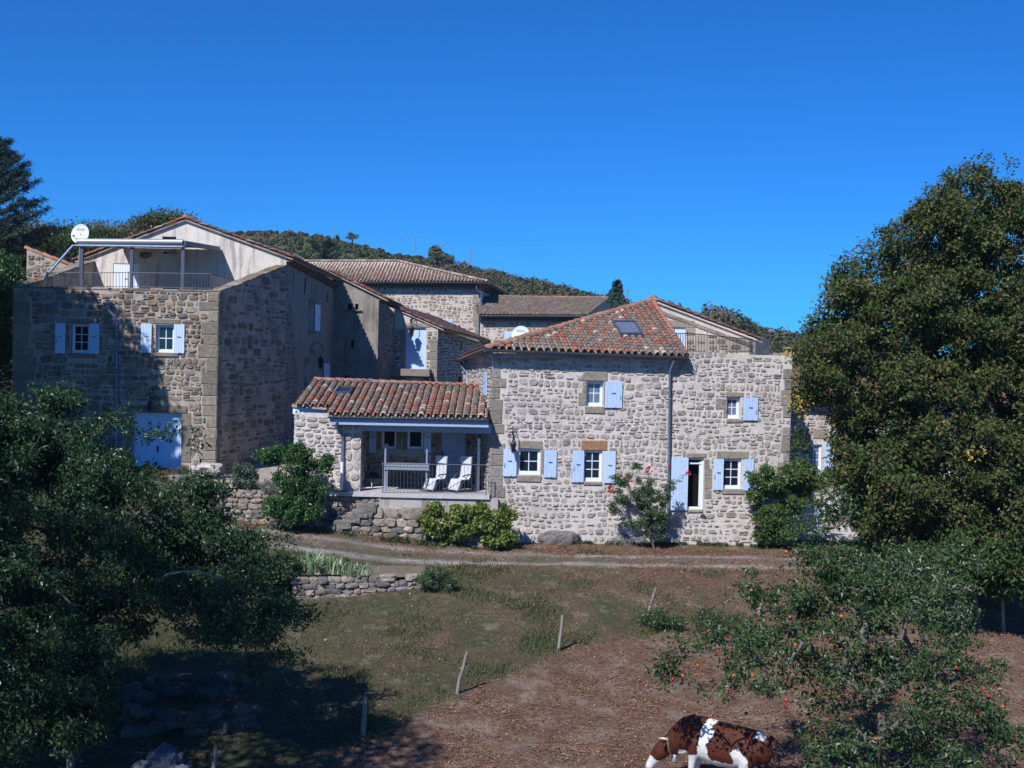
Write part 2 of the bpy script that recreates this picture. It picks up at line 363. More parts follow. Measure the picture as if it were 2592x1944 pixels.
def rubble(mb, f, poly, holes, h=(.13, .24), w=(.16, .40), gap=.035, depth=.03, seed=1, rough=1.0, keep=.97, big=.35):
    rnd = random.Random(seed); zs = [p[1] for p in poly]; z = min(zs)+.02; zt = max(zs); k = 0
    while z < zt-.06:
        hh = rnd.uniform(*h)*rnd.choice((1, 1, 1.25, .8)); k += 1
        for a, b in free_spans(poly, holes, z, min(z+hh, zt)):
            u = a+rnd.uniform(.0, .05)
            while u < b-.07:
                ww = min(rnd.uniform(*w)*(1.15 if hh > (h[0]+h[1])/2 else .9), b-u)
                if b-(u+ww) < w[0]*.5: ww = b-u
                cu_, cz_ = u+ww/2, z+hh/2; dh = min([max(r[0]-cu_, cu_-r[2], 0)+max(r[1]-cz_, cz_-r[3], 0) for r in holes]+[9]); wt = max(0, min(1, (dh-hh*.5)/.4))
                wob = wt*(.15*mnoise.noise(Vector((cu_*.42+seed, cz_*.5, seed*3.1)))+.06*mnoise.noise(Vector((cu_*1.5, cz_*1.4, seed))))+rnd.uniform(-.012, .012); g = gap*rnd.uniform(.35, 1.7)
                if rnd.random() < keep:
                    sc_ = rnd.uniform(0, .09)*rough if rnd.random() < .35 else 0; g += sc_*.3
                    if hh > h[0]*1.25 and rnd.random() > big+.2:
                        s = rnd.uniform(.38, .62)
                        one_stone(mb, f, u+g/2, z+g/2+wob, u+ww-g/2, z+hh*s-g/3+wob, rnd, depth, 0, rough)
                        if rnd.random() < .5:
                            m = rnd.uniform(.35, .65)
                            one_stone(mb, f, u+g/2, z+hh*s+g/3+wob, u+ww*m-g/2, z+hh-g/2+wob, rnd, depth, 0, rough)
                            one_stone(mb, f, u+ww*m+g/2, z+hh*s+g/3+wob, u+ww-g/2, z+hh-g/2+wob, rnd, depth, 0, rough)
                        else: one_stone(mb, f, u+g/2, z+hh*s+g/3+wob, u+ww-g/2, z+hh-g/2+wob, rnd, depth, 0, rough)
                    else: one_stone(mb, f, u+g/2, z+g/2+wob, u+ww-g/2, z+hh-g/2+wob, rnd, depth, 0, rough)
                u += ww
        z += hh

def block(mb, f, u0, z0, u1, z1, o, rnd, mi=0, back=-.05):
    """dressed block with slightly uneven edges, standing o proud of the wall"""
    j = lambda a: a+rnd.uniform(-.016, .016)
    b = .018; zz0, zz1 = z0, z1
    p = [f.w(j(u0), j(z0), back), f.w(j(u1), j(z0), back), f.w(j(u1), j(z1), back), f.w(j(u0), j(z1), back)]
    q = [f.w(j(u0), j(z0), o*.4), f.w(j(u1), j(z0), o*.4), f.w(j(u1), j(z1), o*.4), f.w(j(u0), j(z1), o*.4)]
    r = [f.w(j(u0+b), j(z0+b), o), f.w(j(u1-b), j(z0+b), o), f.w(j(u1-b), j(z1-b), o), f.w(j(u0+b), j(z1-b), o)]
    vs = p+q+r; fs = []
    for s in (0, 4):
        for k in range(4): fs.append((s+k, s+(k+1) % 4, s+4+(k+1) % 4, s+4+k))
    fs.append((8, 9, 10, 11)); mb.add(vs, fs, mi)
def block_poly(mb, f, pts, o, mi=0, back=-.05):
    n = len(pts); cx = sum(p[0] for p in pts)/n; cz = sum(p[1] for p in pts)/n
    vs = [f.w(u, z, back) for u, z in pts]+[f.w(u, z, o*.5) for u, z in pts]+[f.w(cx+(u-cx)*.96, cz+(z-cz)*.93, o) for u, z in pts]
    fs = [(s+k, s+(k+1) % n, s+n+(k+1) % n, s+n+k) for s in (0, n) for k in range(n)]+[tuple(range(2*n, 3*n))]
    mb.add(vs, fs, mi)

def bparts(house, name, mat, f, rects, o, rnd):
    for r in rects:
        mb = MB(); block(mb, f, *r, o, rnd); mb.build(name, mat, house)
def openings(house, f, rects, o0=-.30, o1=-.27, name='dark_opening'):
    for r in rects:
        mb = MB(); mb.fbox(f, *r, o0, o1); mb.build(name, darkm, house)

def quoin_rects(u, z0, z1, side, rnd, h=(.26, .42), w=(.24, .62)):
    out = []; z = z0; k = 0
    while z < z1-.12:
        hh = min(rnd.uniform(*h), z1-z); ww = w[1]*rnd.uniform(.6, 1) if (k % 2) ^ (rnd.random() < .15) else w[0]*rnd.uniform(.9, 1.7)
        out.append((u, z+.008, u+ww, z+hh-.012) if side > 0 else (u-ww, z+.008, u, z+hh-.012)); z += hh; k += 1
    return out

def window(house, f, rc, rows, cols, inset=.13, label=None, gm=None, fw=.055, name='window', sash=.035):
    u0, z0, u1, z1 = rc; gm = gm or glass
    fr = MB(); o0, o1 = -inset-.05, -inset
    for a, b, c, d in ((u0, z0, u1, z0+fw*1.5), (u0, z1-fw, u1, z1), (u0, z0+fw*1.5, u0+fw, z1-fw), (u1-fw, z0+fw*1.5, u1, z1-fw)): fr.fbox(f, a, b, c, d, o0, o1)
    a, b, c, d = u0+fw, z0+fw*1.5, u1-fw, z1-fw
    for x in ((a, b, c, b+sash), (a, d-sash, c, d), (a, b+sash, a+sash, d-sash), (c-sash, b+sash, c, d-sash)): fr.fbox(f, *x, o0-.012, o1-.014)
    a, b, c, d = a+sash, b+sash, c-sash, d-sash
    for i in range(1, cols): x = a+(c-a)*i/cols; fr.fbox(f, x-.014, b, x+.014, d, o0, o1-.020)
    for i in range(1, rows): y = b+(d-b)*i/rows; fr.fbox(f, a, y-.014, c, y+.014, o0, o1-.022)
    w_ = fr.build(name, white_blue, house)
    g = MB(); g.quad(f.w(a-.01, b-.01, o0+.018), f.w(c+.01, b-.01, o0+.018), f.w(c+.01, d+.01, o0+.018), f.w(a-.01, d+.01, o0+.018)); g.build('pane', gm, w_)
    g2 = MB(); g2.fbox(f, u0-.02, z0-.02, u1+.02, z1+.02, -inset-.20, -inset-.17); g2.build('curtain' if gm is curtain else 'dark_room', darkm, w_)
    if label: w_['label'] = label
    return w_

def shutter(house, f, rc, mat=None, handle=1, off=.05, name='shutter', boards=None, label=None):
    u0, z0, u1, z1 = rc; n = boards or max(3, round((u1-u0)/.105)); b = MB(); g = .004
    for i in range(n):
        a = u0+(u1-u0)*i/n; c = u0+(u1-u0)*(i+1)/n
        b.fbox(f, a+g, z0, c-g, z1, off, off+.028)
    b.fbox(f, u0+.01, z0+.01, u1-.01, z1-.01, off-.006, off+.018)
    s = b.build(name, mat or blue_paint, house)
    if label: s['label'] = label
    h = MB(); m = (u0+u1)/2; zc = z0+(z1-z0)*.56
    h.tube([f.w(m-.07, zc+.012, off+.05), f.w(m-.03, zc, off+.055), f.w(m+.04, zc+.006, off+.055), f.w(m+.07, zc-.004, off+.05)], .011, 5)
    h.tube([f.w(m+.1*(u1-u0), z0+.04, off+.05), f.w(m+.12*(u1-u0), z0-.05, off+.06)], .010, 5)
    if handle:
        x = u0+.05 if handle < 0 else u1-.06
        h.tube([f.w(x, zc-.06, off+.04), f.w(x+.012, zc-.13, off+.045), f.w(x-.012, zc-.22, off+.045), f.w(x+.014, zc-.24, off+.045)], .008, 5)
    h.build('latch', iron, s); return s

def in_poly(x, y, poly):
    c = False
    for i in range(len(poly)):
        (x0, y0), (x1, y1) = poly[i], poly[(i+1) % len(poly)]
        if (y0 > y) != (y1 > y) and x < x0+(x1-x0)*(y-y0)/(y1-y0): c = not c
    return c

def tile_roof(house, name, poly, E, V, mat, pitch=.22, row=.31, seed=3, holes=(), drop=.0, thick=.06, under=None, extend=.06):
    """canal tile roof: poly = planar world outline, E = direction along the eave, V = direction up the slope (both in plane)"""
    rnd = random.Random(seed); O = Vector(poly[0]); E = Vector(E).normalized(); V = Vector(V).normalized(); N = E.cross(V).normalized()
    if N.z < 0: N = -N
    # oblique coordinates on the plane
    ev = E.dot(V); det = 1-ev*ev
    def co(p):
        d = Vector(p)-O; a, b = d.dot(E), d.dot(V); return ((a-b*ev)/det, (b-a*ev)/det)
    P2 = [co(p) for p in poly]; H2 = [[co(p) for p in h] for h in holes]
    Wd = E - V*ev; Wd.normalize()          # true across direction
    sa = math.sqrt(det)                    # spacing correction
    a0, a1 = min(p[0] for p in P2), max(p[0] for p in P2); b0, b1 = min(p[1] for p in P2), max(p[1] for p in P2)
    mb = MB(); nc = max(1, round((a1-a0)*sa/pitch)); st = (a1-a0)/nc; rt = st*sa/2; nr = max(1, round((b1-b0)/row)); rs = (b1-b0)/nr
    for i in range(nc+1):
        for kind in (0, 1):
            a = a0+st*(i if kind == 0 else i+.5)
            if a > a1+.001: continue
            for j in range(nr):
                b = b0+rs*j; bm = b+rs*.5
                if not in_poly(min(max(a, a0+.01), a1-.01), bm, P2): continue
                if any(in_poly(a, bm, h) for h in H2): continue
                c = O+E*a+V*b; jit = rnd.uniform(-.012, .012); c = c+Wd*jit
                L = rs*1.22; n = 6; vs = []
                sgn = 1 if kind == 0 else -1
                ext = extend if j == 0 else 0
                lift = rnd.uniform(0, .012)
                for t, rad, hh in ((-ext, rt*.80, .035+lift), (L, rt*.66, .012)):
                    for k in range(n+1):
                        an = math.pi*k/n; x = math.cos(an)*rad*sgn; y = math.sin(an)*rad*.82*sgn
                        base = hh+.045 if kind == 0 else hh+.055
                        vs.append(c+Wd*x+V*t+N*(base+y))
                # thickness ring at the lower end
                for k in range(n+1):
                    an = math.pi*k/n; x = math.cos(an)*(rt*.80-.014)*sgn; y = math.sin(an)*(rt*.80-.016)*.82*sgn
                    base = .035+lift+(.045 if kind == 0 else .055)
                    vs.append(c+Wd*x-V*ext+N*(base+y))
                m = n+1; fs = [(k, k+1, m+k+1, m+k) for k in range(n)]+[(2*m+k, 2*m+k+1, k+1, k) for k in range(n)]
                mb.add(vs, fs, 0, True)
    o = mb.build(name, mat, house)
    u = MB(); n = len(poly); q = [Vector(p)+N*.012 for p in poly]; q2 = [Vector(p)-N*thick for p in poly]
    u.poly(q); u.poly(list(reversed(q2)))
    for k in range(n): u.quad(q[k], q2[k], q2[(k+1) % n], q[(k+1) % n])
    u.build('roof_deck', under or mort_left, o)
    return o, N

def cap_tiles(mb, p0, p1, r=.10, L=.38, N=Vector((0, 0, 1)), seed=5, lift=0.05):
    p0 = Vector(p0)+N*lift; p1 = Vector(p1)+N*lift; D = p1-p0; n = max(1, round(D.length/L)); T = D.normalized(); W = T.cross(N).normalized(); Nn = W.cross(T); rnd = random.Random(seed)
    for i in range(n):
        c = p0+D*(i/n); vs = []; m = 7; jt = rnd.uniform(-.012, .012)
        for t, rad, hh in ((-.03, r*1.08, .02), (D.length/n*1.02, r*.9, 0)):
            for k in range(m):
                an = math.pi*(k/(m-1)); vs.append(c+T*t+W*(math.cos(an)*rad+jt)+Nn*(math.sin(an)*rad+hh-.02))
        fs = [(k, k+1, m+k+1, m+k) for k in range(m-1)]+[tuple(range(m-1, -1, -1))]
        mb.add(vs, fs, 0, True)

def gutter(mb, p0, p1, r=.065, out=Vector((0, -1, 0))):
    p0, p1 = Vector(p0), Vector(p1); T = (p1-p0).normalized(); out = (out-T*out.dot(T)).normalized(); U = Vector((0, 0, 1)); m = 7; vs = []
    for p in (p0, p1):
        for rr_ in (r, r-.006):
            for k in range(m):
                an = math.pi*k/(m-1); vs.append(p+out*(math.cos(an)*rr_)-U*(math.sin(an)*rr_))
    fs = []
    for k in range(m-1): fs += [(k, k+1, 2*m+k+1, 2*m+k), (m+k+1, m+k, 3*m+k, 3*m+k+1)]
    fs += [tuple(range(m)), tuple(range(3*m-1, 2*m-1, -1)), (0, 2*m, 3*m, m), (m-1, 2*m-1, 4*m-1, 3*m-1)]
    mb.add(vs, fs, 0, False)
    mb.tube([p0+out*r, p1+out*r], .010, 5)
    n = int((p1-p0).length/.6)
    for i in range(1, n):
        q = p0+(p1-p0)*i/n; mb.tube([q+out*(r+.002), q+out*(r*.8)-U*(r*.75), q-U*(r+.006)], .007, 4)

def genoise(mb, p0, p1, N, rows=2, s=.17, rh=.085, proj=.10):
    """cornice of half-round tile ends under an eave; p0-p1 = top line on the wall, N outward"""
    p0, p1 = Vector(p0), Vector(p1); T = (p1-p0).normalized(); n = int((p1-p0).length/s); U = Vector((0, 0, 1))
    for r in range(rows):
        pr = proj*(rows-r); zt = -rh*r
        a = p0+U*zt; b = p1+U*zt
        mb.hexa([a-U*.018, b-U*.018, b-U*.018+N*(pr+.01), a-U*.018+N*(pr+.01), a, b, b+N*(pr+.01), a+N*(pr+.01)], 1)
        for i in range(n):
            c = p0+(p1-p0)*((i+.5*(r % 2)+.3)/n)+U*(zt-.02); vs = []; m = 6
            for t in (0, pr):
                for k in range(m):
                    an = math.pi*k/(m-1); vs.append(c+T*(math.cos(an)*s*.44)-U*(rh-.02)+U*(math.sin(an)*(rh-.024))+N*t)
            mb.add(vs, [(k, k+1, m+k+1, m+k) for k in range(m-1)], 0, True)

def railing(name, label, pts, gap=.11, r=.009, group=None, posts=True, mat=None, extra=None):
    """pts = list of (bottom, top) world pairs; bars run between them"""
    mat = mat or grey_metal; b0 = Vector(pts[0][0]); t = thing(name, label, 'railing', b0, group)
    bars, rail = MB(), MB()
    for (a, b), (c, d) in zip(pts[:-1], pts[1:]):
        a, b, c, d = map(Vector, (a, b, c, d)); n = max(1, round((c-a).length/gap))
        for i in range(n+1):
            p, q = a.lerp(c, i/n), b.lerp(d, i/n); bars.tube([p, q], r, 4)
        rail.tube([b, d], .016, 5); rail.tube([a+Vector((0, 0, .06)), c+Vector((0, 0, .06))], .012, 5)
    bars.build('bars', mat, t); rail.build('rails', mat, t)
    if posts:
        for a, b in pts:
            q = MB(); q.tube([Vector(a)-Vector((0, 0, .05)), Vector(b)+Vector((0, 0, .04))], .018, 6); q.build('post', mat, t)
    return t

def lantern(label, f, u, z, s=1.0, side=1, group='wrought iron wall lanterns'):
    """lantern hanging from a scrolled bracket; u,z = bracket root on the wall"""
    t = thing('wall_lantern', label, 'lantern', f.w(u, z, 0), group)
    b = MB(); o = .42*s; c = []
    b.fbox(f, u-.03*s, z-.18*s, u+.03*s, z+.12*s, 0, .02)
    for i in range(15):
        an = math.pi*(1.0-i/14*1.25); c.append(f.w(u+side*(.06*s), z+.10*s+math.sin(an)*.26*s, .02+.21*s+.21*s*math.cos(an)*1.0))
    b.tube([f.w(u, z+.02, .02)]+c, .014*s, 6)
    sc = [f.w(u+side*(.10*s+math.cos(k*.5)*.11*s*(1-k/20)), z+.02*s+math.sin(k*.5)*.13*s*(1-k/20), .06*s+.006*k) for k in range(15)]
    b.tube(sc, .011*s, 5); b.build('bracket', iron, t)
    lc = Vector(c[-1]); A = Vector((0, 0, 1)); cg = MB()
    cg.lathe(lc, [(.0, -.02*s), (.03*s, -.05*s), (.06*s, -.09*s), (.13*s, -.17*s), (.125*s, -.185*s), (0, -.185*s)], 6, smooth=False)
    for k in range(6):
        an = 2*math.pi*k/6; e = Vector((math.cos(an), math.sin(an), 0)); cg.tube([lc+e*.115*s-A*.18*s, lc+e*.065*s-A*.44*s], .008*s, 4)
    cg.lathe(lc, [(.07*s, -.43*s), (.075*s, -.45*s), (.03*s, -.48*s), (.0, -.54*s)], 6, smooth=False)
    cg.build('cage', iron, t); g = MB(); g.lathe(lc, [(.105*s, -.185*s), (.058*s, -.435*s)], 6, smooth=False); g.build('glass_panes', glass, t); return t

def pipe(house, f, pts, r=.045, mat=None, name='downpipe', off=.09):
    b = MB(); W = [f.w(u, z, off if len(q) == 0 else q[0]) for u, z, *q in pts]; b.tube(W, r, 10)
    for i in range(len(pts)-1):
        L = abs(pts[i][1]-pts[i+1][1])
        for k in range(1, int(L/1.0)+1):
            z = pts[i][1]-k*1.0; u = pts[i][0]+(pts[i+1][0]-pts[i][0])*(k*1.0/L); b.lathe(f.w(u, z, off), [(r, -.02), (r+.012, -.018), (r+.012, .018), (r, .02)], 10); b.fbox(f, u-.01, z-.01, u+.01, z+.01, -.02, off-r)
    return b.build(name, mat or zinc_blue, house)

# ---------------------------------------------------------------- vegetation
def leaves_np(C, A, Nn, L, W, fold=.25, droop=0):
    """arrays: centre/base C, axis A, normal Nn, length L, width W -> verts, triangles"""
    A = A/np.linalg.norm(A, axis=1, keepdims=True); B = np.cross(A, Nn); B /= (np.linalg.norm(B, axis=1, keepdims=True)+1e-9); M = np.cross(B, A)
    L = L[:, None]; W = W[:, None]; n = len(C)
    v0 = C; v1 = C+A*L*.45+B*W*.5+M*W*fold; v2 = C+A*L-M*L*droop; v3 = C+A*L*.45-B*W*.5+M*W*fold
    V = np.stack([v0, v1, v2, v3], 1).reshape(-1, 3); b = np.arange(n)*4
    T = np.stack([b, b+1, b+2, b, b+2, b+3], 1).ravel(); return V, T
def rand_dirs(n): d = RNG.normal(size=(n, 3)); return d/np.linalg.norm(d, axis=1, keepdims=True)
def foliage(name, centers, per, sigma, size, mat, parent, up=.6, droop=.15, aspect=.5, flat=1.0, outward=None, axis_bias=(0, 0, 0)):
    centers = np.asarray(centers); n = len(centers)*per
    C = np.repeat(centers, per, 0)+np.clip(RNG.normal(size=(n, 3)), -1.9, 1.9)*sigma*np.array([1, 1, flat])
    A = rand_dirs(n)+np.array(axis_bias)
    Nn = rand_dirs(n)+np.array([-.15, -.35, 1])*up*1.6
    L = size*RNG.uniform(.6, 1.3, n); V, T = leaves_np(C, A, Nn, L, L*aspect, .18, droop)
    return mesh_np(name, V, T, 3, mat, parent)

def skeleton(base, trunk, attr, seg=.35, jit=.25, kmax=4000, sag=0.0):
    """grow limbs from a trunk poly-line to the attractor points; returns nodes, parents"""
    pos = np.zeros((kmax+20000, 3)); par = [-1]; pos[0] = base; n = 1
    for p in trunk: pos[n] = p; par.append(n-1); n += 1
    t0 = 1 if len(trunk) > 1 else 0
    attr = np.asarray(attr); top = np.array(trunk[-1]); order = np.argsort(np.linalg.norm(attr-top, axis=1))
    ends = []
    for i in order:
        a = attr[i]; d = np.linalg.norm(pos[t0:n]-a, axis=1); k = int(np.argmin(d))+t0; D = d[k-t0]
        m = int(D/seg); last = k; p0 = pos[k].copy(); bend = RNG.normal(size=3)*jit*D*.3
        for j in range(1, m+1):
            t = j/(m+1); q = p0+(a-p0)*t+bend*math.sin(t*math.pi)+RNG.normal(size=3)*seg*.10; q[2] -= sag*math.sin(t*math.pi)*D
            pos[n] = q; par.append(last); last = n; n += 1
        pos[n] = a; par.append(last); ends.append(n); n += 1
        if n > kmax+19000: break
    return pos[:n], par, ends
def radii(par, r0=.006, ex=2.3):
    w = np.zeros(len(par)); ch = [0]*len(par)
    for i in range(len(par)-1, -1, -1):
        if w[i] == 0: w[i] = r0**ex
        if par[i] >= 0: w[par[i]] += w[i]
    return w**(1/ex)
def branches(name, pos, par, rad, mat, parent, rmin=0, sides=5, rmax=None):
    n = len(par); idx = [i for i in range(1, n) if rad[i] >= rmin]
    if not idx: return None
    V = []; Fc = []
    I = np.array(idx); Pp = np.array([par[i] for i in idx]); a = pos[Pp]; b = pos[I]; ra = np.minimum(rad[Pp], rad[I]*1.35); rb = rad[I]
    if rmax: ra = np.minimum(ra, rmax); rb = np.minimum(rb, rmax)
    T = b-a; T /= (np.linalg.norm(T, axis=1, keepdims=True)+1e-9); ref = np.where(np.abs(T[:, 2:3]) < .9, np.array([[0, 0, 1.]]), np.array([[1., 0, 0]]))
    X = np.cross(T, ref); X /= np.linalg.norm(X, axis=1, keepdims=True); Y = np.cross(T, X)
    for k in range(sides):
        an = 2*math.pi*k/sides; V.append(a+(X*math.cos(an)+Y*math.sin(an))*ra[:, None])
    for k in range(sides):
        an = 2*math.pi*k/sides; V.append(b+T*rb[:, None]*.5+(X*math.cos(an)+Y*math.sin(an))*rb[:, None])
    V = np.stack(V, 1).reshape(-1, 3); B = np.arange(len(I))*2*sides; Fq = []
    for k in range(sides): k2 = (k+1) % sides; Fq.append(np.stack([B+k, B+k2, B+sides+k2, B+sides+k], 1))
    Fq = np.stack(Fq, 1).reshape(-1)
    return mesh_np(name, V, Fq, 4, mat, parent, True)
def blob_points(blobs, n, shell=.55, wexp=.7):
    """random points in ellipsoids (centre, radii xyz), favouring the outer shell"""
    wts = np.array([b[1][0]*b[1][1]*b[1][2] for b in blobs])**wexp; wts /= wts.sum(); out = []
    pick = RNG.choice(len(blobs), n, p=wts)
    for i in pick:
        c, r = blobs[i]; d = RNG.normal(size=3); d /= np.linalg.norm(d); q = RNG.uniform(0, 1)**(1/3)
        q = shell+(1-shell)*q if RNG.random() < .75 else q
        out.append(np.array(c)+d*np.array(r)*q)
    return np.array(out)
def clumped(blobs, nclump, each, rad, shell=.5, wexp=.7, flat=.6):
    c = blob_points(blobs, nclump, shell, wexp); out = []
    for p in c:
        r = rad*RNG.uniform(.55, 1.35); m = max(3, int(each*RNG.uniform(.6, 1.4)))
        out.append(p+RNG.normal(size=(m, 3))*r*np.array([1, 1, flat])*.6)
    return np.concatenate(out)
def tree(name, label, cat, base, trunk, blobs, nattr, per, sigma, size, leafmat, barkmat, group=None, seg=.4, up=.6, r0=.006, aspect=.5, droop=.15, shell=.55, flat=.8, extra_leaves=None, sag=0, jit=.25, ex=2.3, rmax=None, accept=None, clump=None, wexp=.7):
    t = thing(name, label, cat, base, group); A = clumped(blobs, nattr, *clump, shell, wexp) if clump else blob_points(blobs, nattr, shell, wexp); nattr = len(A)
    if accept is not None: A = np.array([p for p in A if accept(p)])
    pos, par, ends = skeleton(base, trunk, A, seg, jit, nattr*12, sag); rad = radii(par, r0, ex)
    branches('trunk', pos, par, rad, barkmat, t, rmax=rmax)
    # leaf clumps at branch ends and along the last twigs
    Cn = [pos[e] for e in ends]+[pos[par[e]]*.5+pos[e]*.5 for e in ends]
    foliage('crown', Cn, max(1, per//2), sigma, size, leafmat, t, up, droop, aspect, flat)
    return t, A, pos
def blobs_px(lst):   # (px, py, depth, radius_px_x, radius_px_y, depth radius in m)
    out = []
    for px, py, Y, rx, ry, ry_m in lst:
        c = P(px, py, Y); out.append(((c.x, c.y, c.z), (rx/FPX*Y, ry_m, ry/FPX*Y)))
    return out
def boulder(mb, c, sx, sy, sz, seed=0, amp=.25, mi=0, sub=2, rot=0, box=.75):
    import bmesh
    bm = bmesh.new(); bmesh.ops.create_icosphere(bm, subdivisions=sub, radius=1); c = Vector(c); cr, sr = math.cos(rot), math.sin(rot)
    vs = []
    for v in bm.verts:
        p = v.co; q = Vector([math.copysign(abs(a)**box, a) for a in p]); n = mnoise.noise(p*1.3+Vector((seed*7.3, seed, 0)))*amp*1.6+mnoise.noise(p*3.1+Vector((seed, 3, seed*2)))*amp*.7+(mnoise.noise(p*7.3+Vector((seed, 5, seed)))*amp*.45+mnoise.noise(p*15+Vector((2, 5, seed)))*amp*.2 if sub > 2 else 0)
        q *= 1+n; x, y, z = q.x*sx/2, q.y*sy/2, q.z*sz/2; vs.append((c.x+x*cr-y*sr, c.y+x*sr+y*cr, c.z+z))
    mb.add(vs, [tuple(v.index for v in f.verts) for f in bm.faces], mi, False); bm.free()
def dry_wall(name, label, path, top, bot, thick=.35, h=(.13, .24), w=(.2, .45), seed=1, mat=None, kind=None, boul=False):
    """dry stone wall of single rough stones laid in courses along a ground path; top/bot give heights at 0..1"""
    rnd = random.Random(seed); path = [Vector((p[0], p[1], 0)) for p in path]; Ls = [(b-a).length for a, b in zip(path[:-1], path[1:])]; LT = sum(Ls)
    def at(s):
        for a, b, l in zip(path[:-1], path[1:], Ls):
            if s <= l: return a.lerp(b, s/l), (b-a).normalized()
            s -= l
        return path[-1], (path[-1]-path[-2]).normalized()
    lerp = lambda arr, t: np.interp(t, np.linspace(0, 1, len(arr)), arr)
    mb = MB(); core = MB(); s = 0
    zmin = min(bot)-.1; zmax = max(top); z = zmin
    while z < zmax:
        hh = rnd.uniform(*h); s = rnd.uniform(-.15, 0)
        while s < LT:
            ww = rnd.uniform(*w); t = min(max((s+ww/2)/LT, 0), 1)
            zt = lerp(top, t)+rnd.uniform(-.04, .03); zb = lerp(bot, t)-.15
            if z+hh*.55 < zt and z+hh > zb:
                c, d = at(min(max(s+ww/2, 0), LT)); rot = math.atan2(d.y, d.x)+rnd.uniform(-.09, .09); n = Vector((d.y, -d.x, 0))
                boulder(mb, (c.x+n.x*rnd.uniform(-.03, .04), c.y+n.y*rnd.uniform(-.03, .04), z+hh/2+rnd.uniform(-.015, .015)), ww*1.12, thick*rnd.uniform(.9, 1.1), hh*1.1, rnd.random()*50, rnd.uniform(.10,.2), 0, 2, rot+rnd.uniform(-.1,.1), rnd.uniform(.42,.62))
            s += ww
        z += hh*.97
    o = mb.build(name, [mat or st_dry], None, loc=(path[0].x, path[0].y, min(bot)))
    return tag(o, label, 'wall')
# ================================================================ TERRAIN
ctl = []
def cY(px, py, Y): v = P(px, py, Y); ctl.append((v.x, v.y, v.z))
def cZ(px, py, z): v = RZ(px, py, z); ctl.append((v.x, v.y, v.z))
for a in ((1240,1372,45.0),(1620,1378,45.8),(2000,1385,46.6),(2300,1400,48),
          (1296,1415,42.6),(1800,1420,42.8),(2300,1432,43.2),(1000,1399,42.6),(800,1368,42.5),(620,1345,42.7),(450,1325,42.5),
          (600,1324,44.2),(790,1337,44.3),(900,1350,44.2),(1050,1362,44.4),(440,1187,46.8),(250,1187,46.8),(60,1187,46.8)): cY(*a)
for a in ((750,1514,-.72),(900,1497,-.62),(1060,1482,-.50),(1296,1500,-.45),(1700,1500,-.45),(2200,1500,-.5),(1296,1600,-.95),(1000,1650,-1.15),
          (918,1858,-1.65),(1155,1753,-1.42),(1412,1643,-1.20),(1640,1560,-.92),(1936,1550,-.9),(2537,1600,-.9),
          (1296,1944,-1.85),(2000,1944,-1.85),(2000,1700,-1.45),(2500,1750,-1.5),(1296,1800,-1.65),
          (190,1940,-1.75),(400,1750,-1.2),(350,1600,-.6),(200,1450,.4),(100,1330,1.3),(600,1650,-1.05),(600,1500,-.45),(430,1240,1.75),(600,1860,-1.6)): cZ(*a)
ctl = np.array(ctl)
def _tps_fit(p, lam=.08):
    n = len(p); d = np.linalg.norm(p[:, None, :2]-p[None, :, :2], axis=2)+1e-9; K = d*d*np.log(d); K += np.eye(n)*lam
    Q = np.hstack([np.ones((n, 1)), p[:, :2]]); A = np.zeros((n+3, n+3)); A[:n, :n] = K; A[:n, n:] = Q; A[n:, :n] = Q.T
    return np.linalg.solve(A, np.concatenate([p[:, 2], np.zeros(3)]))
TP = _tps_fit(ctl, 2.0)
def gz_np(x, y):
    xc = np.clip(x, -20, 21); yc = np.clip(y, 24, 48.5)
    d = np.sqrt((xc[:, None]-ctl[None, :, 0])**2+(yc[:, None]-ctl[None, :, 1])**2)+1e-9
    z = (d*d*np.log(d))@TP[:-3]+TP[-3]+TP[-2]*xc+TP[-1]*yc
    z += np.minimum(0, y-24)*.09 + np.clip(-20-x, 0, 30)*.10 - np.clip(x-21, 0, 30)*.03 + np.clip(y-48.5, 0, 60)*.02
    return z
def gz(x, y): return float(gz_np(np.array([float(x)]), np.array([float(y)]))[0])
def G(px, py):
    """ground point seen at a photograph pixel"""
    r = ray(px, py); Y = 12.0
    while Y < 70:
        p = CAMP+r*Y
        if p.z < gz(p.x, p.y): break
        Y += .25
    for _ in range(12):
        p = CAMP+r*Y; Y += (-.12 if p.z < gz(p.x, p.y) else .06)*(.8**_)*2
    p = CAMP+r*Y; return Vector((p.x, p.y, gz(p.x, p.y)))
xs = np.concatenate([np.linspace(-400, -32, 12), np.arange(-30, 30.01, .25), np.linspace(32, 400, 12)])
ys = np.concatenate([np.linspace(-40, 13, 10), np.arange(14, 52.01, .25), np.linspace(54, 130, 14)])
X, Y = np.meshgrid(xs, ys); Z = gz_np(X.ravel(), Y.ravel()).reshape(X.shape)
fine = (np.abs(X) < 30) & (Y > 13) & (Y < 52)
for i in range(X.shape[0]):
    for j in range(X.shape[1]):
        if fine[i, j]:
            v = Vector((X[i, j], Y[i, j], 0)); Z[i, j] += .045*mnoise.noise(v*.8)+.022*mnoise.noise(v*2.4)
V = np.stack([X.ravel(), Y.ravel(), Z.ravel()], 1); nx = len(xs); ny = len(ys)
I = np.arange(nx*ny).reshape(ny, nx); Fq = np.stack([I[:-1, :-1], I[:-1, 1:], I[1:, 1:], I[1:, :-1]], -1).reshape(-1)

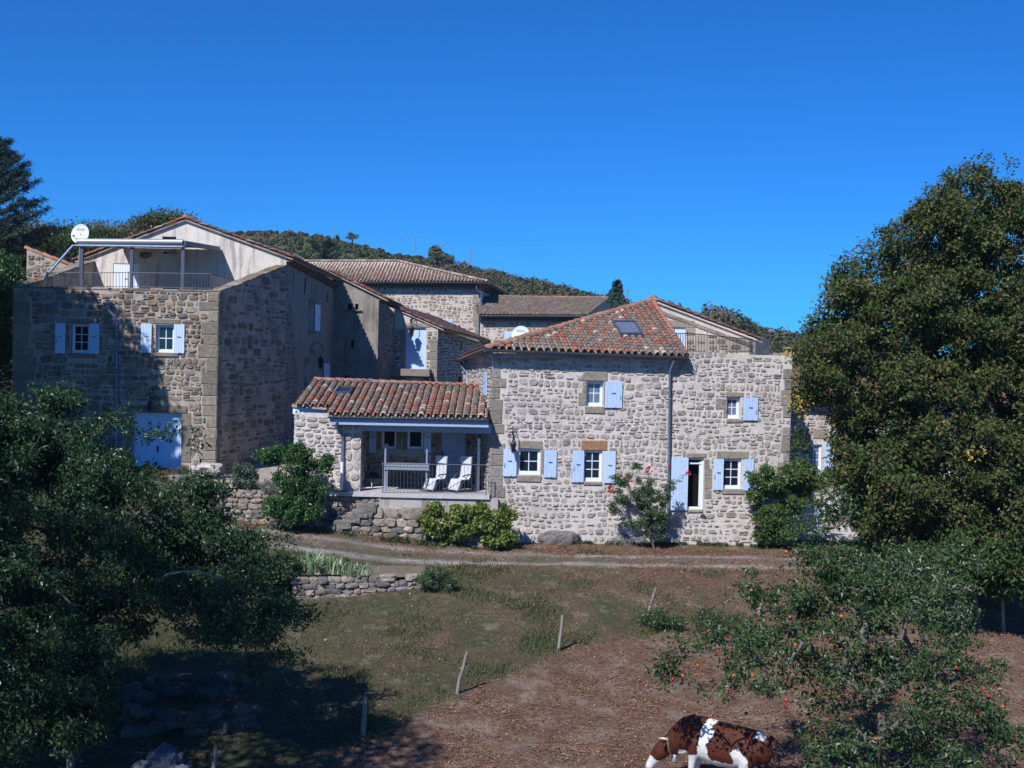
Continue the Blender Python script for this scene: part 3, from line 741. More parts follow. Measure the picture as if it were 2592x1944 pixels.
# masks painted from real positions: track, dry pasture beyond the fence, grass
tr_px = [(420,1322),(620,1352),(800,1376),(1000,1402),(1296,1415),(1600,1420),(1900,1422),(2300,1432),(2700,1440)]
TR = np.array([(g.x, g.y) for g in (G(*p) for p in tr_px)])
FN_px = [(545,1990),(918,1862),(1155,1757),(1412,1650),(1560,1610),(1700,1600),(1936,1600),(2200,1610),(2537,1600),(2800,1600)]
FN = np.array([(g.x, g.y) for g in (G(*p) for p in FN_px)])
HB = np.array([(P(600,1330,43.6).x, 43.6), (P(1240,1372,44.2).x, 44.0), (P(2000,1385,45.6).x, 45.4)])
def dist_line(x, y, L):
    best = np.full(len(x), 1e9); sgn = np.zeros(len(x))
    for (ax, ay), (bx, by) in zip(L[:-1], L[1:]):
        dx, dy = bx-ax, by-ay; t = np.clip(((x-ax)*dx+(y-ay)*dy)/(dx*dx+dy*dy), 0, 1); d = np.hypot(x-ax-t*dx, y-ay-t*dy); c = (x-ax)*dy-(y-ay)*dx
        sgn = np.where(d < best, np.sign(c), sgn); best = np.minimum(best, d)
    return best, sgn       # sgn > 0: on the right-hand side of the walking direction
def fnoise(x, y, s, seed=0):
    return np.array([mnoise.noise(Vector((a*s+seed, b*s, seed))) for a, b in zip(x, y)])
xf, yf = X.ravel(), Y.ravel(); msk = (np.abs(xf) < 30) & (yf > 13) & (yf < 52)
col = np.zeros((len(xf), 4)); col[:, 3] = 1
def masks(x, y):
    dt, _ = dist_line(x, y, TR); n = fnoise(x, y, .5, 3); n2 = fnoise(x, y, 1.6, 9); off = dt
    rut = np.clip(np.clip(1.2-np.abs(dt-.72+n2*.16)/.26, 0, 1)*np.clip(.8+n*.8+n2*.3, 0, 1)+.13*np.clip(1.3-dt/1.1, 0, 1), 0, 1)
    df, sf = dist_line(x, y, FN); past = np.clip((np.where(sf > 0, df, -df)+.15+n2*.4)/.45, 0, 1)
    verge = np.exp(-((df-.1+n2*.2)/.75)**2)*(sf < 0)+np.exp(-(df/.28)**2)*(sf > 0)*.6      # lush strip along the fence
    lush = np.clip(verge*np.clip((12-x)/8, .15, 1)*np.clip(.55+n*1.2+n2*.6, .1, 1)+np.clip(n*2.0+.05-np.clip((x-1)*.12, 0, .6), 0, .75)*(1-past), 0, 1)
    dh, _ = dist_line(x, y, HB); litter = np.clip(.32+(x+2)*.06+n*1.0+np.clip(1.4-dh/1.3, 0, .8), 0, 1)*(past < .5)+past*np.clip(.8+n*.5, 0, 1)
    return rut, past, lush, np.clip(litter, 0, 1)
ru, pa, lu, li = masks(xf[msk], yf[msk])
col[msk, 0] = ru; col[msk, 1] = lu; col[msk, 2] = li; col[~msk, 2] = .5
al = np.ones(len(xf)); al[msk] = 1-pa; col[:, 3] = al
gm = NM('meadow ground'); at = gm.n('ShaderNodeVertexColor', layer_name='cover'); sp = gm.n('ShaderNodeSeparateColor'); gm.l(at.outputs[0], sp.inputs[0])
n1 = gm.noise(1.3, 9, .78); n2 = gm.noise(22, 8, .75); n3 = gm.noise(.5, 5); vo = gm.n('ShaderNodeTexVoronoi'); vo.inputs['Scale'].default_value = 11; gm.l(gm.tc.outputs['Object'], vo.inputs['Vector'])
lawn = gm.ramp(n1.outputs[0], [(.36, (.165,.115,.085)), (.44, (.105,.085,.056)), (.50, (.060,.068,.036)), (.55, (.078,.082,.044)), (.66, (.20,.165,.125))]).outputs[0]
past_c = gm.ramp(n1.outputs[0], [(.38, (.105,.068,.052)), (.5, (.165,.108,.08)), (.62, (.26,.21,.175))]).outputs[0]
lush_c = gm.ramp(n1.outputs[0], [(.3, (.032,.052,.022)), (.7, (.060,.080,.034))]).outputs[0]
rut_c = gm.ramp(n2.outputs[0], [(.3, (.26,.235,.215)), (.7, (.50,.47,.45))]).outputs[0]
lit_c = gm.ramp(vo.outputs['Color'], [(.2, (.12,.068,.042)), (.5, (.21,.115,.068)), (.8, (.27,.17,.11))]).outputs[0]
c = gm.mix(gm.math('MULTIPLY', at.outputs[1], gm.math('SUBTRACT', 1.0, gm.math('MULTIPLY', sp.outputs[2], .75))), past_c, lawn)
lf = gm.math('MULTIPLY', gm.math('MULTIPLY', sp.outputs[2], gm.ramp(vo.outputs['Distance'], [(.2,(1,1,1)),(.45,(.1,.1,.1))]).outputs[0]), gm.ramp(n1.outputs[0], [(.35,(1,1,1)),(.65,(.25,.25,.25))]).outputs[0])
c = gm.mix(lf, c, lit_c); c = gm.mix(gm.math('MULTIPLY', sp.outputs[1], .85), c, lush_c)
rf = gm.math('MULTIPLY', sp.outputs[0], gm.ramp(n1.outputs[0], [(.3,(.55,.55,.55)),(.6,(1,1,1))]).outputs[0]); c = gm.mix(rf, c, rut_c)
c = gm.mix(1, c, gm.ramp(n2.outputs[0], [(.25,(.5,.5,.5)),(.5,(1,1,1)),(.8,(1.35,1.35,1.35))]).outputs[0], 'MULTIPLY')
gm.color(c); gm.set(.95, 0, .05); gm.bump(n2.outputs[0], .05, 1)
ground = mesh_np('ground', V, Fq, 4, gm.m, None, True); ca = ground.data.color_attributes.new('cover', 'FLOAT_COLOR', 'POINT'); ca.data.foreach_set('color', col.ravel()); tag(ground, kind='structure')

# ================================================================ LEFT HOUSE (stone, two windows, terrace on top)
zL = gz(-11, 47)
fL = F((P(32,900,47)), (P(551,900,47))); fLs = F(P(551,900,47), P(722,800,54)); LW = fL.L
lh = thing('stone_house', 'old brown stone house with railed roof terrace and wide blue garage door', 'house', fL.w(LW/2, zL))
wl1, wl2 = fL.rect(180,820,225,894), fL.rect(394,822,440,892); gar = fL.rect(336,1045,459,1184); gar = (gar[0], zL-.05, gar[2], gar[3])
zt0, zt1 = fL.pix(60,728)[1], fL.pix(551,737)[1]
out = [(0, -1.0+zL), (LW, -1.0+zL), (LW, zt1), (0, zt0)]
rq = random.Random(5); qR = [r for r in quoin_rects(LW, zL-.2, zt1-.05, -1, rq, (.34, .5), (.35, .85))]; qL = quoin_rects(0, zL-.2, zt0-.05, 1, rq, (.34, .5), (.35, .9))
lint = [fL.rect(168,806,238,819), fL.rect(378,808,458,820)]; sill = [fL.rect(172,895,240,905), fL.rect(384,893,452,902)]; beam = fL.rect(312,1026,474,1044)
jamb = [fL.rect(459,1044,484,1090), fL.rect(459,1091,484,1170), fL.rect(315,1046,334,1110), fL.rect(315,1111,334,1180)]
mb = MB(); facade(mb, fL, out, [wl1, wl2, gar], .3)
# right side wall rising to the back, with a sloping coping
n = fLs.L; s0 = fLs.pix(555,742)[1]; s1 = fLs.pix(716,672)[1]
sout = [(0, zL-1), (n, zL-.5), (n, s1), (0, s0)]; slit = fLs.rect(628,848,640,884); facade(mb, fLs, sout, [slit], .25)
bk = P(211,800,54); fLl = F(P(211,800,54)+Vector((0,0,0)), fL.w(0,0)); zb = fLl.pix(211,661)[1] if False else RP(265,664,Vector((bk.x,bk.y,0)),Vector((0,1,0))).z
facade(mb, fLl, [(0, zL-1), (fLl.L, zL-1), (fLl.L, zt0), (0, zb)], [], .2)
# inside faces of the two sloping parapets and the terrace floor
zf = zt1-.05
th = .42
for f_, za, zc in ((fLs, s0, s1), (fLl, zb, zt0)):
    L_ = f_.L; mb.quad(f_.w(0, zf-.3, -th), f_.w(0, za, -th), f_.w(L_, zc, -th), f_.w(L_, zf-.3, -th)); mb.quad(f_.w(0, za, 0), f_.w(L_, zc, 0), f_.w(L_, zc, -th), f_.w(0, za, -th))
mb.quad(fL.w(0, zf, 0), fL.w(LW, zf, 0), fL.w(LW+1, zf, -7), fL.w(0, zf, -7))
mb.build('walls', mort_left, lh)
mb = MB(); ex = qL+qR+lint+sill+[beam, wl1, wl2, gar]+jamb+[(beam[0], beam[1], beam[2], beam[3]+.05)]
ex2 = [(a-.03, b-.03, c+.03, d+.03) for a, b, c, d in ex]
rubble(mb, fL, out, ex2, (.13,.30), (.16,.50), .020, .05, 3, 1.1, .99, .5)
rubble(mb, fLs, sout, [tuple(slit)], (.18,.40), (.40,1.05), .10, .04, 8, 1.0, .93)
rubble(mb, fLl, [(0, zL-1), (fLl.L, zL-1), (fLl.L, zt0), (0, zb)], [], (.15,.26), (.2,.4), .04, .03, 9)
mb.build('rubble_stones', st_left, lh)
mb = MB()
for r in qR+qL: block(mb, fL, *r, .03, rq)
for (a, b, c, d) in qR: block(mb, fLs, .0, b, rq.uniform(.25, .55), d, .02, rq)
mb.build('quoins', dressed_old, lh); bparts(lh, 'lintel', dressed_old, fL, lint, .025, rq); bparts(lh, 'jamb_stone', dressed_old, fL, jamb, .025, rq); bparts(lh, 'sill', dressed_old, fL, sill, .07, rq)
mb = MB(); block(mb, fL, *beam, .06, rq); mb.build('lintel_beam', oak, lh)
# coping slabs
mb = MB(); rc = random.Random(2)
for f_, za, zc in ((fLs, s0, s1), (fLl, zb, zt0)):
    L_ = f_.L; k = 0.0
    while k < L_-.05:
        e = min(k+rc.uniform(.5, .9), L_); z0, z1 = za+(zc-za)*k/L_, za+(zc-za)*e/L_; h = rc.uniform(.05, .09); o = .05+rc.uniform(-.02, .03)
        mb.hexa([f_.w(k+.01, z0, o), f_.w(e-.01, z1, o), f_.w(e-.01, z1, -th-.04), f_.w(k+.01, z0, -th-.04), f_.w(k+.01, z0+h, o), f_.w(e-.01, z1+h, o), f_.w(e-.01, z1+h, -th-.04), f_.w(k+.01, z0+h, -th-.04)]); k = e
u = 0
while u < LW-.05:
    e = min(u+rc.uniform(.3, .7), LW); z0, z1 = zt0+(zt1-zt0)*u/LW, zt0+(zt1-zt0)*e/LW; h = rc.uniform(.03, .08)
    mb.hexa([fL.w(u+.01, z0-.02, .03), fL.w(e-.01, z1-.02, .03), fL.w(e-.01, z1-.02, -.42), fL.w(u+.01, z0-.02, -.42), fL.w(u+.01, z0+h, .02), fL.w(e-.01, z1+h, .02), fL.w(e-.01, z1+h, -.42), fL.w(u+.01, z0+h, -.42)]); u = e
mb.build('coping', st_left, lh, .012)
window(lh, fL, wl1, 3, 2, .16); window(lh, fL, wl2, 2, 2, .16, gm=glass)
for r, h in ((fL.rect(141,818,167,895), -1), (fL.rect(227,819,253,896), 0), (fL.rect(358,819,385,893), -1), (fL.rect(441,821,468,894), 0)): shutter(lh, fL, r, None, h)
# garage door: two panelled leaves
gd = MB(); a, b, c, d = gar; gd.fbox(fL, a, b, c, d, -.20, -.16); m = (a+c)/2
for lo, hi in ((a, m-.01), (m+.01, c)):
    gd.fbox(fL, lo+.01, b, hi-.01, d-.01, -.165, -.135)
    for i in range(2):
        for j in range(4):
            x0 = lo+.09+(hi-lo-.14)*i/2; x1 = x0+(hi-lo-.14)/2-.06; y0 = b+.12+(d-b-.16)*j/4; y1 = y0+(d-b-.16)/4-.07
            for q in ((x0, y0, x1, y0+.015), (x0, y1-.015, x1, y1), (x0, y0+.015, x0+.015, y1-.015), (x1-.015, y0+.015, x1, y1-.015)): gd.fbox(fL, *q, -.14, -.118)
gdo = gd.build('garage_door', blue_paint, lh); mb = MB(); mb.fbox(fL, m-.03, (b+d)/2-.2, m+.03, (b+d)/2, -.13, -.09); mb.build('handle', iron, gdo)
up_ = [fL.pix(277,771), fL.pix(278,783), fL.pix(290,799), fL.pix(297,812), fL.pix(297,1184)]
dp = pipe(lh, fL, [up_[0]+(.2,), up_[1]+(.2,), up_[2]+(.12,), up_[3]+(.09,), up_[4]+(.09,)], .048)
mb = MB(); mb.lathe(fL.w(*fL.pix(279,770), .20), [(.05, -.09), (.11, 0), (.15, .05), (.15, .08), (.10, .08)], 10); mb.fbox(fL, up_[0][0]-.06, up_[0][1]+.06, up_[0][0]+.10, up_[0][1]+.14, -.05, .12); mb.build('hopper', zinc_blue, dp)
mb = MB()
for k in range(2): block(mb, fL, *fL.rect(22, 1052, 96, 1066), .02, rq) if k == 0 else None
lantern('iron lantern on a scroll bracket over the blue garage door', fL, *fL.pix(392,1003), 1.0, -1)

# railing of that terrace, its posts lean on the front wall
def rl(px, pt, pb, Y): return (P(px, pb, Y), P(px, pt, Y))
zr = P(300, 690, 47.3).z
railing('terrace_railing', 'long grey bar railing along the roof terrace edge above the two small left windows', [(P(118,729,47.25), P(118,690,47.25)), (P(325,729,47.25), P(325,690,47.25)), (P(533,734,47.25), P(533,693,47.25)), (P(590,732,51.5), P(590,707,51.5))], .115)
railing('side_railing', 'short dark railing running back along the left edge of the roof terrace', [(P(120,729,47.5), P(120,691,47.5)), (P(190,728,50.5), P(190,702,50.5))], .115)
# awning frame
aw = thing('awning', 'grey metal awning frame on three posts over the roof terrace', 'awning', P(335,730,48.5))
mb = MB(); a0, a1 = P(196,611,48.5), P(463,613,48.5); mb.tube([a0, a1], .115, 12); mid = a0.lerp(a1, .51); mb.tube([mid, mid+(a1-a0).normalized()*.06], .125, 12); mb.build('cassette', alu, aw)
mb = MB(); b0, b1 = P(150,621,48.4), P(462,625,48.4); mb.tube([P(107,710,47.6), P(184,622,48.4), b0.lerp(b1, .15), b1], .05, 8); mb.build('gutter_pipe', zinc_blue, aw)
cb = P(553,627,53.9); ca_ = P(465,612,48.5); dl = a0.x-a1.x
for nm, sx in (('side_beam', 0.0), ('side_beam', dl)):
    mb = MB(); o = Vector((sx, 0, 0)); U = Vector((0, 0, .14)); W = Vector((.08, 0, 0)); p, q = ca_+o, cb+o
    mb.hexa([p-U-W, p-U+W, q-U+W, q-U-W, p+U*.3-W, p+U*.3+W, q+U*.3+W, q+U*.3-W]); mb.build(nm, slate_awn, aw)
mb = MB(); p, q = ca_+Vector((0,0,.03)), cb+Vector((0,0,.03)); mb.hexa([p-Vector((0,0,.06)), q-Vector((0,0,.06)), q-Vector((-dl,0,.06)), p-Vector((-dl,0,.06)), p, q, q+Vector((dl,0,0)), p+Vector((dl,0,0))]); mb.build('canopy_cloth', slate_awn, aw)
mb = MB(); p, q = P(198,618,48.45), P(463,621,48.45); mb.box((p+q)/2+Vector((0,0,-.04)), (q-p).length, .06, .12); mb.build('front_beam', slate_awn, aw)
for px, bx in ((210, 204), (335.5, 331), (465, 461)):
    mb = MB(); t_, b_ = P(px,620,48.5), P(bx,735,48.5); mb.box((t_+b_)/2, .12, .12, (t_-b_).length, mi=0); mb.build('post', slate_awn, aw)
# satellite dish
def dish(label, px, py, Y, r, pole=None):
    c = P(px, py, Y); t = thing('satellite_dish', label, 'satellite dish', c if pole is None else P(pole[0], pole[1], Y), 'white satellite dishes')
    ax = Vector((-.25, -1, .18)).normalized(); mb = MB(); mb.lathe(c, [(0, -.09*r), (.35*r, -.075*r), (.7*r, -.035*r), (.97*r, .03*r), (r, .05*r), (r, .02*r), (.7*r, -.07*r), (0, -.13*r)], 28, axis=ax); mb.build('reflector', dish_m, t)
    mb = MB(); s = ax.cross(Vector((0,0,1))).normalized(); upv = s.cross(ax); e = c+ax*r*1.1-upv*r*.5; mb.tube([c-upv*r*.95+ax*.02, e], .014, 5); mb.lathe(e, [(.0, -.09), (.04, -.08), (.045, .03), (0, .05)], 8, axis=ax); mb.build('arm', alu, t)
    cu = bpy.data.curves.new('lettering', 'FONT'); cu.body = 'SEDEA'; cu.size = r*.30; cu.extrude = .002; cu.align_x = 'CENTER'; cu.space_character = 1.15
    tmp = bpy.data.objects.new('lettering_curve', cu); COL.objects.link(tmp); bpy.context.view_layer.update(); me = bpy.data.meshes.new_from_object(tmp.evaluated_get(bpy.context.evaluated_depsgraph_get())); bpy.data.objects.remove(tmp)
    me.name = 'lettering'; lo = bpy.data.objects.new('lettering', me); COL.objects.link(lo); me.materials.clear(); me.materials.append(ink)
    M = Matrix((( -s.x, upv.x, ax.x), (-s.y, upv.y, ax.y), (-s.z, upv.z, ax.z))).to_4x4()
    if (M.to_3x3() @ Vector((1, 0, 0))).x < 0: M = Matrix(((s.x, upv.x, ax.x), (s.y, upv.y, ax.y), (s.z, upv.z, ax.z))).to_4x4()
    M.translation = c+upv*r*.38-s*r*.05*0+ax*r*.03; lo.parent = t; lo.matrix_parent_inverse = Matrix.Identity(4); Mi = M.copy(); Mi.translation = M.translation-t.location; lo.matrix_local = Mi
    if pole:
        mb = MB(); mb.tube([P(pole[0], pole[1], Y), c-upv*r*.2+Vector((0, .12, 0)), c-ax*.05*r], .035, 8); mb.build('mast', alu, t)
    return t
dish('round white satellite dish on a mast beside the roof terrace awning', 203, 592, 50, .39, (199, 676))

# ================================================================ GABLED HOUSE behind it (cream render)
yG = 54.0; gh = thing('gabled_house', 'cream rendered house with a broad gable and red tile edges behind the roof terrace', 'house', (P(470,800,yG).x, yG, zL))
fG = F(P(212,800,yG), P(722,800,yG)); ap = fG.pix(470,559); gr = fG.pix(722,648); gl = fG.pix(212,655)
v1, v2 = fG.rect(411,599,446,606), fG.rect(414,637,446,643); dr = fG.rect(286,667,352,735); dr = (dr[0], zf-.0, dr[2], dr[3])
fGs = F(P(722,800,yG), P(843,800,68.4)); GL = fG.L
mb = MB(); facade(mb, fG, [(-.3, zL-1), (GL, zL-1), (GL, gr[1]), ap, (-.3, gl[1])], [v1, v2, dr], .25)
er = fGs.pix(724,668)[1]; er2 = fGs.pix(841,711)[1]
sh1 = fGs.rect(781,770,794,838); sh2 = fGs.rect(765,728,768,780); dD = fGs.rect(769,920,783,1000)
facade(mb, fGs, [(0, zL-1), (fGs.L, zL-1), (fGs.L, er2+.05), (0, gr[1])], [sh1, dD], .3)
bx = fG.w(-.3, 0, -14.5); cx_ = fGs.w(fGs.L, 0); mb.quad(fG.w(-.3, zL-1), fG.w(-.3, gl[1]), Vector((bx.x, bx.y, gl[1])), Vector((bx.x, bx.y, zL-1))); 
apw = fG.w(*ap); apb = Vector((apw.x+.3, 68.4, apw.z)); mb.poly([Vector((cx_.x, 68.4, zL-1)), Vector((bx.x, 68.4, zL-1)), Vector((bx.x, 68.4, gl[1])), apb, Vector((cx_.x, 68.4, er2))])
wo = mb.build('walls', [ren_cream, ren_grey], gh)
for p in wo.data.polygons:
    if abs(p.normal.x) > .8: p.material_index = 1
# rubble showing low on the shaded side wall
mb = MB(); rubble(mb, fGs, [(0, zL-1), (7.5, zL-1), (6.2, zL+3.2), (3.4, zL+2.9), (2.5, zL+5.2), (0, gr[1]-.1)], [(3.2, 5.4, 3.21, 5.41)], (.14,.24), (.16,.36), .07, .025, 12); mb.build('rubble_stones', st_left, gh)
for side, e0, sd in ((1, gr, 21), (-1, gl, 22)):
    ew = fG.w(e0[0]+.35*side, e0[1]-.12, .12); A0 = apw+Vector((0, -.12, .06)); A1 = apb+Vector((0, 0, .06)); E1 = Vector((ew.x+(cx_.x-fG.w(GL,0).x if side > 0 else .3), 68.3, (er2 if side > 0 else gl[1])-.05))
    A1.z = A0.z; E1.z = ew.z; E1.x = ew.x; A1.x = A0.x
    tile_roof(gh, 'roof', [ew, E1, A1, A0], (0, 1, 0), (A0-ew), tile_b, .21, .34, sd, under=ren_grey)
mb = MB(); cap_tiles(mb, apw+Vector((0, -.12, .1)), Vector((apw.x, 68.3, apw.z+.1)), .11, .4); 
cap_tiles(mb, fG.w(gr[0]+.2, gr[1]-.02, .06), apw+Vector((0, -.06, .0)), .085, .42, lift=.07); cap_tiles(mb, fG.w(gl[0]-.2, gl[1]-.02, .06), apw+Vector((0, -.06, .0)), .085, .42, lift=.07); mb.build('ridge_tiles', ridge_m, gh)
mb = MB(); genoise(mb, fGs.w(0, gr[1]-.12, 0), fGs.w(fGs.L, gr[1]-.12-.25, 0), fGs.N, 2, .2, .11, .13); mb.build('tile_cornice', [ridge_m, ren_grey], gh)
mb = MB(); p = RP(640, 618, (ew.x, 0, 0), Vector((1,0,0))) ; e_ = apw.lerp(fG.w(*gr), .62); q = e_+Vector((0, .6, .16)); dn = (fG.w(*gr)-apw).normalized(); mb.hexa([q, q+Vector((0,3,0)), q+Vector((0,3,0))+dn*1.9, q+dn*1.9]+[v+Vector((.03,0,.10)) for v in (q, q+Vector((0,3,0)), q+Vector((0,3,0))+dn*1.9, q+dn*1.9)]); mb.build('solar_panel', glass, gh)
shutter(gh, fG, dr, white_blue, 0, -.06, 'terrace_door')
openings(gh, fG, [v1, v2], -.24, -.2, 'vent'); mb = MB(); mb.fbox(fG, v2[0]+.15, v2[3]-.1, v2[2], v2[3]-.02, -.1, .06); mb.build('vent_flap', alu, gh)
mb = MB(); u, z = fG.pix(368,645); one_stone(mb, fG, u-.28, z-.16, u+.28, z+.14, random.Random(3), .03); mb.build('bare_stone', st_left, gh)
openings(gh, fGs, [sh1, dD])
shutter(gh, fGs, fGs.rect(794,771,807,838), white_blue, 0); rq2 = random.Random(8); bparts(gh, 'lintel', dressed_old, fGs, [fGs.rect(782,756,795,769), fGs.rect(769,905,784,918)], .03, rq2); bparts(gh, 'sill', dressed_old, fGs, [fGs.rect(779,839,796,846)], .05, rq2)
shutter(gh, fGs, fGs.rect(817,920,831,968), white_blue, 0)
for (a, b), (c, d) in (((773,704),(769,744)), ((829,740),(826,764))): mb = MB(); mb.tube([fGs.w(*fGs.pix(a, b), .03), fGs.w(*fGs.pix(c, d), .03)], .03, 4); mb.build('wall_anchor', iron, gh)
lantern('black iron lantern on the shaded side wall below a half open shutter', fGs, *fGs.pix(785,892), 1.35, 1)
lantern('iron lantern behind the porch roof, against the shaded side wall', fGs, *fGs.pix(784,985), 1.2, 1)

# ================================================================ MIDDLE HOUSE (grey render, lean-to gable)
yM = 68.4; fM = F(P(838,900,yM), P(956,900,yM)); m0 = fM.pix(838,688); m1 = fM.pix(958,747)
mh = thing('village_house', 'mottled grey rendered house with a big diagonal shadow and pigeon holes', 'house', fM.w(1, zL))
fMs = F(P(956,900,yM), P(998,900,71.4)); ph = [fM.rect(880,769,891,784), fM.rect(899,769,907,784), fM.rect(888,861,896,880), fM.rect(872,950,884,966)]
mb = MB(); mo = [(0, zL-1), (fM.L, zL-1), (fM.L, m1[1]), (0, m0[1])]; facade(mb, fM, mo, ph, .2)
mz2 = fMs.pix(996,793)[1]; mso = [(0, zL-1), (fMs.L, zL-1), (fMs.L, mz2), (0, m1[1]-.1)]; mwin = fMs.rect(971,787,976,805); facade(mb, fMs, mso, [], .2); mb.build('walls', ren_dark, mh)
mb = MB(); rubble(mb, fMs, mso, [], (.16,.28), (.2,.4), .05, .03, 31); mb.build('rubble_stones', st_left, mh)
mb = MB(); mb.fbox(fM, ph[0][0]-.2, ph[0][1]-.06, ph[1][2]+.2, ph[0][1], 0, .12); mb.build('ledge', dressed_old, mh); mb = MB(); mb.fbox(fM, ph[2][0]-.15, ph[2][1]-.05, ph[2][2]+.15, ph[2][1], 0, .1); mb.build('ledge', dressed_old, mh)
openings(mh, fM, ph, -.2, -.17)
e0 = fM.w(fM.L+.5, m1[1]-.28, .15); t0 = fM.w(-.2, m0[1]+.02, .15); back = Vector((0, 9, 0)); dv = (t0-e0)
tile_roof(mh, 'roof', [e0, e0+back, t0+back, t0], (0, 1, 0), dv, tile_b, .2, .34, 33, under=ren_grey)
mb = MB(); cap_tiles(mb, fM.w(fM.L+.45, m1[1]-.22, .1), fM.w(0, m0[1]+.04, .1), .09, .42); mb.build('verge_tiles', ridge_m, mh)
mb = MB(); genoise(mb, fMs.w(0, m1[1]-.16), fMs.w(fMs.L, m1[1]-.3), fMs.N, 2, .2, .11, .13); mb.build('tile_cornice', [tile_b, ren_grey], mh)

# ================================================================ SHUTTERED HOUSE (roller shutter, small balcony)
yS = 71.4; fS = F(P(996,900,yS), P(1107,900,yS)); s0_ = fS.pix(996,781); s1_ = fS.pix(1109,831); SL = fS.L
sh = thing('village_house', 'small stone house with a tall pale blue roller shutter over a stone balcony slab', 'house', fS.w(1, zL))
rs_ = fS.rect(1027,829,1078,933); lo_ = fS.rect(1028,958,1072,1010)
so = [(0, zL-1), (SL, zL-1), (SL, s1_[1]), (0, s0_[1])]; mb = MB(); facade(mb, fS, so, [rs_, lo_], .28)
fSs = F(P(1107,900,yS), P(1222,900,84)); sg0 = fSs.pix(1110,836)[1]; sg1 = fSs.pix(1222,868)[1]; sso = [(0, zL-1), (fSs.L, zL-1), (fSs.L, sg1), (0, s1_[1])]
ow1, ow2 = fSs.rect(1165,862,1172,887), fSs.rect(1160,955,1172,985); facade(mb, fSs, sso, [ow1, ow2], .25); mb.build('walls', mort_back, sh)
mb = MB(); bl = MB(); rqs = random.Random(4); qs = quoin_rects(SL, zL, s1_[1]-.6, -1, rqs, (.35,.55), (.35,.6)); jb = quoin_rects(rs_[0], zL, rs_[3]+.1, -1, rqs, (.35,.5), (.25,.5))
rubble(mb, fS, so, qs+jb+[rs_, lo_, (0, s0_[1]-1.0, SL, s0_[1])], (.16,.28), (.2,.4), .05, .03, 41); rubble(mb, fSs, sso, [ow1, ow2], (.13,.22), (.16,.34), .05, .025, 42); mb.build('rubble_stones', st_left, sh)
for r in qs+[r for r in jb if r[3] < rs_[3]]: block(bl, fS, *r, .03, rqs)
bl.build('quoins', dressed, sh); bparts(sh, 'lintel', dressed, fS, [fS.rect(1022,818,1090,828)], .04, rqs)
mb = MB(); a, b, c, d = rs_
k = b
while k < d-.05: mb.hexa([fS.w(a, k, -.12), fS.w(c, k, -.12), fS.w(c, k, -.15), fS.w(a, k, -.15), fS.w(a, k+.10, -.135), fS.w(c, k+.10, -.135), fS.w(c, k+.10, -.16), fS.w(a, k+.10, -.16)]); k += .10
mb.build('roller_shutter', blue_paint, sh)
mb = MB(); mb.fbox(fS, a-.9, b-.42, c+.3, b-.02, 0, .9); mb.build('balcony_slab', dressed, sh, .02)
shutter(sh, fS, lo_, white_blue, 0, -.15, 'door'); 
openings(sh, fSs, [ow1, ow2], -.25, -.2)
mb = MB(); q0, q1 = fS.w(a-.4, b-.42, .85), fS.w(c+.9, b-.02, .5); mb.tube([fS.w(c+.25, b-.05, .8), fS.w(c+.75, zL+.6, .8)], .03, 5); mb.tube([fS.w(c+.35, b-.05, .2), fS.w(c+.95, zL+.6, .2)], .03, 5); mb.build('strut', grey_metal, sh)
e0 = fS.w(SL+.35, s1_[1]-.06, .12); t0 = fS.w(-.9, s0_[1]+.40, .12); ebk = fSs.w(fSs.L, sg1+.12, .35); 
pl_n = (t0-e0).cross(ebk-e0).normalized(); tb = t0+(ebk-e0)
tile_roof(sh, 'roof', [e0, ebk, tb, t0], (ebk-e0), (t0-e0), tile_b, .2, .34, 43, under=mort_back)
mb = MB(); cap_tiles(mb, e0+Vector((0,-.02,.03)), t0+Vector((0,-.02,.03)), .085, .42); mb.build('verge_tiles', ridge_m, sh)
mb = MB(); gutter(mb, e0+Vector((.03,.05,-.02)), ebk+Vector((.03,0,-.02)), .08, Vector((1, 0, 0))); mb.build('gutter', zinc, sh)
lantern('wrought iron lantern over the pale blue roller shutter', fS, *fS.pix(1040,815), 1.5, 1)

# ================================================================ HIP ROOFED HOUSE in the background
yN = 86.0; fN = F(P(860,900,yN), P(1213,900,yN)); NL = fN.L; gzN = P(1000,714,yN).z
hh = thing('hip_roofed_house', 'large stone house with a hipped red tile roof and long grey gutter in the background', 'house', fN.w(NL/2, zL))
no = [(-6, zL-1), (NL, zL-1), (NL, gzN+.1), (-6, gzN+.1)]; shw = fN.rect(1124,808,1146,834); mb = MB(); facade(mb, fN, no, [], .2)
fNs = F(P(1213,900,yN), (P(1213,900,yN)+Vector((1.0,12,0)))); facade(mb, fNs, [(0, zL-1), (fNs.L, zL-1), (fNs.L, gzN), (0, gzN)], [], .2)
wo = mb.build('walls', [mort_back, ren_cream], hh)
for p in wo.data.polygons:
    if p.normal.x > .8: p.material_index = 1
rqn = random.Random(9); qn = quoin_rects(NL, zL, gzN-.5, -1, rqn, (.3,.45), (.35,.8)); mb = MB(); zc_ = fN.pix(1000,730)[1]
rubble(mb, fN, [(0, zL), (NL, zL), (NL, zc_), (0, zc_)], qn+[shw], (.16,.30), (.18,.48), .075, .03, 51, keep=.95); mb.build('rubble_stones', st_back, hh)
bl = MB(); [block(bl, fN, *r, .03, rqn) for r in qn]; bl.build('quoins', dressed, hh)
shutter(hh, fN, shw, blue_paint, 0)
N0, N1 = P(760,712,yN-.6), P(1232,714,yN-.6); r0_, r1_ = P(600,663,yN+5.6), P(1003,662,yN+5.6)
